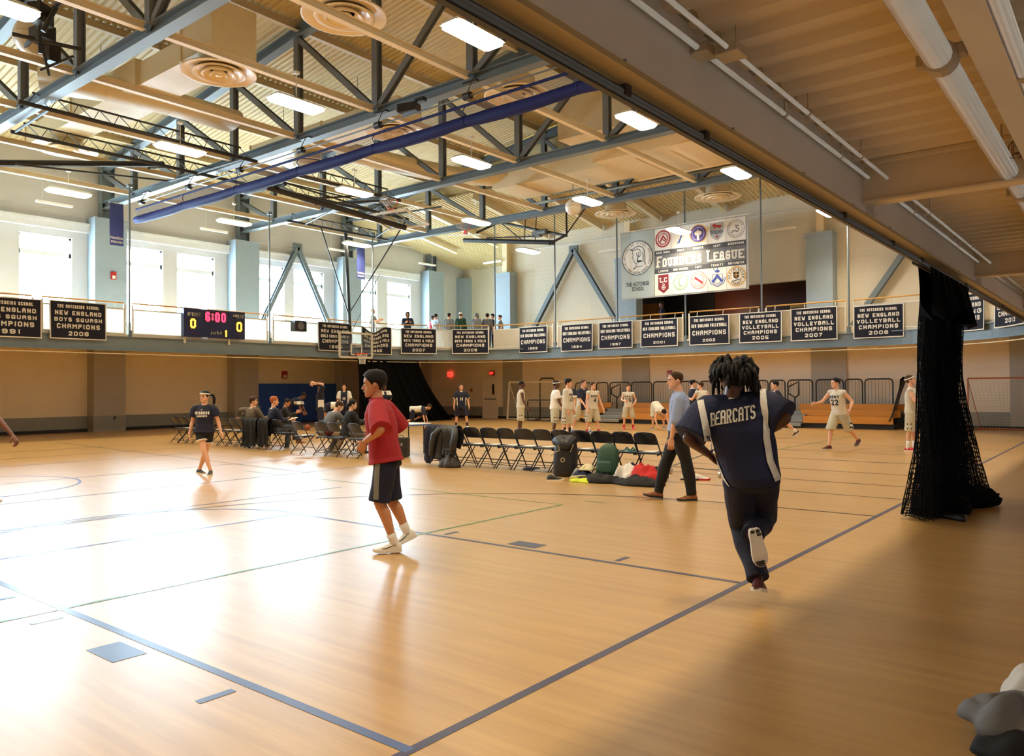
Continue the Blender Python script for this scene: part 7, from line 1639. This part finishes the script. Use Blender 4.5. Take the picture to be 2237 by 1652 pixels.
b = MB(); b.tube([(-.15, 0, .2), (-.08, -.02, .36), (.08, -.02, .36), (.15, 0, .2)], .012, 6); b.build('strap', M['brown_bag'], t, True, local=True)
drape('coat', 'black long coat hanging over a far bench chair beside the ginger man', -18.62, 12.2, 'c_black', .6, .3, .06, 4.2, cat='coat')
drape('coat', 'black coat hanging over the ginger man chair back', -17.95, 12.15, 'c_black', .45, .4, .12, 5.2, cat='coat')
def rucksack(lab, c, w, d, h, m, lean, rz, seed, pocket=True, name='backpack'):
    t = thing(name, lab, 'bag', c, rz); b = MB(); rings = []
    for u, s in ((0, .86), (.05, .97), (.3, 1.03), (.6, 1.0), (.8, .9), (.93, .66), (1, .3)):
        z = h*u; n = 22; rings.append([V((w/2*s*math.copysign(abs(cos(a))**.6, cos(a))*(1+.04*sin(u*9+seed)), lean*u*h+d/2*s*math.copysign(abs(sin(a))**.7, sin(a))*(1+.06*sin(a*3+seed)), z+.004)) for a in [2*pi*k/n for k in range(n)]])
    b.loft(rings); b.build('bag_body', M[m], t, True, local=True)
    if pocket:
        b = MB(); rings = []
        for u, s in ((.06, .7), (.12, .8), (.38, .78), (.46, .6)): rings.append([V((w/2*s*math.copysign(abs(cos(a))**.6, cos(a)), lean*u*h-d/2-.02+.05*min(0, sin(a))*s, h*u)) if sin(a) < 0 else V((w/2*s*math.copysign(abs(cos(a))**.6, cos(a)), lean*u*h-d/2+.03, h*u)) for a in [2*pi*k/18 for k in range(18)]])
        b.loft(rings); b.build('front_pocket', M[m], t, True, local=True)
    for s in (-1, 1):
        b = MB(); b.tube([(s*w*.25, lean*h*.85+d*.45, h*.85), (s*w*.3, lean*h*.6+d*.68, h*.6), (s*w*.3, lean*h*.2+d*.5, h*.15)], [.018, .022, .014], 8); b.build('shoulder_strap', M[m], t, True, local=True)
    b = MB(); b.tube([(-.04, lean*h*.95+d*.2, h*.94), (-.03, lean*h+d*.22, h*1.02), (.03, lean*h+d*.22, h*1.02), (.04, lean*h*.95+d*.2, h*.94)], .009, 6); b.build('grab_handle', M[m], t, True, local=True)
    return t
M['green_pack'] = mat('dark_green_nylon', srgb(34, 74, 56), .55, bump=.2, bscale=25); M['black_nylon'] = mat('black_nylon', (.014, .014, .015), .5, bump=.2, bscale=20); M['piping'] = mat('cream_piping', srgb(196, 182, 142), .6)
t = rucksack('tall black duffel bag with cream piping standing behind the near bench', (-7.93, 11.33, 0), .42, .3, .68, 'black_nylon', .08, .2, 1.0, False, 'duffel_bag')
b = MB(); b.tube([(-.2, -.16, .36), (-.1, -.19, .44), (-.02, -.19, .46), (-.05, -.17, .58), (.1, -.15, .62), (.2, -.1, .56), (.17, -.16, .44)], .008, 6); b.build('piping', M['piping'], t, True, local=True)
b = MB(); b.tube([V((.04+.035*cos(2*pi*k/14), -.19, .3+.035*sin(2*pi*k/14))) for k in range(15)], .008, 6, False); b.build('ring_pull', M['piping'], t, True, local=True)
b = MB(); b.loft([[V((.01+r*cos(a)*(1+.18*sin(3*a+z*9)), -.01+r*.75*sin(a)*(1+.15*sin(2*a+z*7)), z+.035*sin(2*a+1))) for a in [2*pi*k/20 for k in range(20)]] for r, z in ((.05, .5), (.2, .52), (.23, .58), (.2, .65), (.12, .69), (.03, .7))]); b.build('slumped_flap', M['black_nylon'], t, True, local=True)
rucksack('dark green backpack leaning against the near bench chairs', (-7.02, 11.25, .1), .36, .24, .5, 'green_pack', .2, .15, 2.0)
heap('clothes', 'black and navy jacket heaped in front of the green backpack', 'clothes', (-6.98, 10.95, 0), .42, .26, .16, 'c_black', 7.3, .2); heap('clothes', 'navy sweatshirt crumpled left of the green backpack', 'clothes', (-7.35, 11.05, .02), .2, .16, .17, 'c_navy', 8.1)
M['neon'] = mat('neon_yellow', srgb(206, 222, 30), .6, bump=.2); M['cream_cap'] = mat('cream_cap', srgb(222, 212, 172), .8)
heap('shirt', 'neon yellow shirt lying flat on the floor by the heaped clothes', 'shirt', (-7.22, 10.78, 0), .22, .13, .07, 'neon', 9.4)
heap('towel', 'pale grey cloth crumpled beside the tall black bag', 'towel', (-7.52, 11.2, 0), .18, .15, .17, 'c_greytee', 10.2); 
t = heap('cap', 'cream cap resting on the heaped clothes', 'cap', (-7.3, 11.1, .16), .13, .12, .12, 'cream_cap', 11.7, fold=.2)
b = MB(); b.prism([(-.1, -.06, .02), (-.06, -.17, .015), (.06, -.17, .015), (.1, -.06, .02)], (0, 0, .012)); b.build('brim', M['cream_cap'], t, local=True)
heap('laundry_bag', 'white bundled bag right of the green backpack', 'bag', (-6.6, 11.2, 0), .2, .19, .34, 'c_white', 12.2, fold=.4)
heap('jacket', 'red jacket crumpled on the floor by the coach', 'jacket', (-6.28, 11.2, .05), .3, .22, .27, mat('red_fleece', srgb(206, 44, 40), .8, bump=.3), 13.9); heap('jacket', 'black jacket spread on the floor below the red jacket', 'jacket', (-6.22, 10.95, 0), .42, .24, .15, 'c_black', 14.4)
heap('jacket', 'blue jacket crumpled behind the white bundle', 'jacket', (-6.72, 11.5, .02), .2, .16, .3, 'c_navy', 15.1); heap('bag', 'black bag lying under the last near bench chair', 'bag', (-6.55, 11.95, 0), .28, .17, .26, 'black_nylon', 16.3, fold=.3)
heap('magazine', 'blue folded cloth lying under the fourth bench chair', 'cloth', (-9.1, 11.9, 0), .2, .14, .05, 'c_navy', 17.3); heap('towel', 'white cloth lying under the fifth bench chair', 'towel', (-8.72, 11.8, 0), .24, .14, .04, 'c_white', 18.1)
def loose_shoe(lab, c, d, m, ms, up=(0, 0, 1), grp=None):
    t = thing('sneaker', lab, 'shoe', c, 0, grp); o = t.location.copy(); t.location = (0, 0, 0); shoe(t, V(up)*.085+V(d).normalized()*.07*0, d, up, .29, 1.05, M[m], M[ms]); t.location = o
    b = MB(); dn = V(d).normalized(); s = dn.cross(V(up)).normalized()
    for k in range(4): q = V(up)*(.092-.013*k)+dn*(.03+.025*k); b.tube([q-s*.025, q+V(up)*.006, q+s*.025], .004, 5)
    b.build('laces', M['sock_white'], t, local=True)['kind'] = 'stuff'
loose_shoe('black sneaker with white sole standing before the tall black bag', (-7.72, 10.62, 0), (.75, .62, 0), 'shoe_black', 'shoe_white'); 
loose_shoe('sneaker tipped on its side showing a cream sole', (-7.36, 10.78, .045), (.8, .6, 0), 'shoe_black', 'cream_cap', (-.55, .75, .15))
loose_shoe('white sneaker left on the floor behind the coach', (-5.95, 12.0, 0), (.9, .2, 0), 'shoe_white', 'shoe_black', grp='sneakers behind the coach'); loose_shoe('white and red sneaker beside the one behind the coach', (-5.78, 12.1, 0), (.8, .4, 0), 'shoe_white', 'shoe_red', grp='sneakers behind the coach')
t = thing('sandals', 'pair of teal sandals on the ninth near bench chair', 'shoes', (-6.95, 11.88, .452)); M['teal'] = mat('teal_rubber', srgb(40, 120, 116), .5)
for s in (-1, 1):
    b = MB(); b.prism([(s*.06-.035, -.11, 0), (s*.06+.035, -.11, 0), (s*.06+.04, .08, 0), (s*.06, .13, 0), (s*.06-.04, .08, 0)], (0, 0, .02)); so = b.build('sole', M['teal'], t, local=True); b = MB(); b.tube([(s*.06-.04, .03, .015), (s*.06, .03, .06), (s*.06+.04, .03, .015)], .014, 6); b.build('strap', M['teal'], so, True, local=True)
# balls, case, cart
M['ball'] = mat('basketball_leather', srgb(150, 76, 44), .6, bump=.1, bscale=200); M['ball_red'] = mat('dark_red_ball', srgb(120, 38, 40), .5)
for c, m, lab in (((-25.2, 18.6, .12), 'ball', 'orange basketball on the floor in front of the wall pads'), ((-15.15, 11.8, .575), 'ball_red', 'dark red ball resting on a folding chair behind the scorers')):
    t = thing('basketball', lab, 'ball', (c[0], c[1], c[2]-.12)); b = MB(); sphere(b, c, .12, 16); b.build('ball_shell', M[m], t, True)
    for ax in range(3):
        pts = [V(c)+V([(0, cos(a), sin(a)), (cos(a), 0, sin(a)), (cos(a), sin(a), 0)][ax])*.1205 for a in [2*pi*k/24 for k in range(25)]]; b = MB(); b.tube(pts, .003, 4, False); b.build('seam', M['black'], t)
t = thing('equipment_case', 'black hard equipment case standing behind the boy in maroon', 'case', (-13.25, 12.35, 0)); b = MB(); b.box((-13.25, 12.35, .235), (.42, .18, .45), .3); o = b.build('case_shell', M['black_nylon'], t); md = o.modifiers.new('bevel', 'BEVEL'); md.width = .025; md.segments = 3
b = MB(); b.tube([(-13.33, 12.32, .46), (-13.32, 12.32, .5), (-13.18, 12.37, .5), (-13.17, 12.37, .46)], .01, 6); b.build('handle', M['black'], t, True)
for x in (-13.38, -13.14): b = MB(); b.box((x, 12.255+(x+13.25)*.3, .3), (.04, .02, .06), .3); b.build('latch', M['chrome'], t)
t = thing('ball_rack', 'low chrome wheeled rack mostly hidden behind the runner', 'rack', (-6.3, 14.3, 0))
cs = [(-7.35, 16.1), (-6.2, 16.2), (-5.62, 12.65), (-6.6, 12.75)]
b = MB(); b.tube([(x, y, .13) for x, y in cs]+[(cs[0][0], cs[0][1], .13)], .015, 6); b.build('base_frame', M['chrome'], t)
for x, y in cs:
    b = MB(); b.lathe([(.02, -.018), (.05, -.016), (.05, .016), (.02, .018)], (x, y, .05), 12, 'x'); b.build('caster', M['chrome'], t)
    b = MB(); b.tube([(x, y, .05), (x, y, .7)], .014, 6); b.build('upright', M['chrome'], t)
b = MB(); b.tube([(cs[0][0], cs[0][1], .7), (cs[1][0], cs[1][1], .7), (cs[2][0], cs[2][1], .7), (cs[3][0], cs[3][1], .7), (cs[0][0], cs[0][1], .7)], .014, 6); b.build('top_frame', M['chrome'], t)
# clothes pile at the lower right corner
heap('sweatshirt', 'pale grey sweatshirt dumped at the right picture edge, front one', 'clothes', (-.40, 4.02, .06), .24, .2, .17, 'c_grey', 21.0, .4); heap('jacket', 'black jacket under the pale sweatshirts at the right picture edge', 'clothes', (-.32, 3.95, 0), .34, .26, .14, 'c_black', 22.4, .3)
heap('towel', 'white cloth with dark print behind the grey sweatshirt at the right edge', 'clothes', (-.36, 4.36, .05), .17, .15, .2, 'c_white', 23.1); heap('bag', 'black bag behind the clothes at the right picture edge', 'bag', (-.2, 4.3, 0), .3, .22, .22, 'black_nylon', 24.5)
# notepad in the ginger man's hands
t = thing('notepad', 'yellow notepad held by the ginger man in the navy suit', 'notepad', (-17.78, 12.62, .78)); b = MB(); b.box((-17.78, 12.62, .79), (.2, .28, .012), -.3, .25); b.build('pages', M['cream_cap'], t); b = MB(); b.box((-17.78, 12.62, .782), (.21, .29, .008), -.3, .25); b.build('cover', M['brown_bag'], t)

t = thing('backstop_hoist', 'dark hoist machinery and pipes clustered beside the big sphere at top left', 'hoist', (-18.4, 6.6, 9.2))
b = MB()
for c, d, rz in (((-18.5, 6.75, 9.35), (.5, .3, .3), .2), ((-17.9, 6.5, 9.5), (.3, .4, .4), .5), ((-18.9, 7.1, 9.15), (.25, .25, .4), .1)):
    b = MB(); b.box(c, d, rz); b.build('motor_box', M['black'], t)
for p, q, r in (((-19.3, 6.7, 9.3), (-17.2, 6.6, 9.6), .05), ((-18.6, 6.2, 9.2), (-18.4, 7.5, 9.25), .045), ((-18.2, 6.6, 8.8), (-18.0, 6.5, 10.4), .04), ((-18.8, 7.0, 8.6), (-18.6, 6.6, 9.9), .03), ((-17.5, 6.4, 9.0), (-17.3, 6.9, 10.3), .05), ((-19.0, 6.9, 8.75), (-18.3, 7.3, 9.0), .03)):
    b = MB(); b.tube([p, q], r, 8); b.build('hoist_pipe', M['black'], t)
for o in bpy.data.objects:
    if o.name.split('.')[0] in ('lettering', 'small_lettering', 'league_lettering', 'school_names', 'clock_digits', 'score_digits', 'bonus_lights', 'crest', 'emblem_figure', 'jersey_print', 'target_square', 'white_edging'): o['kind'] = 'stuff'
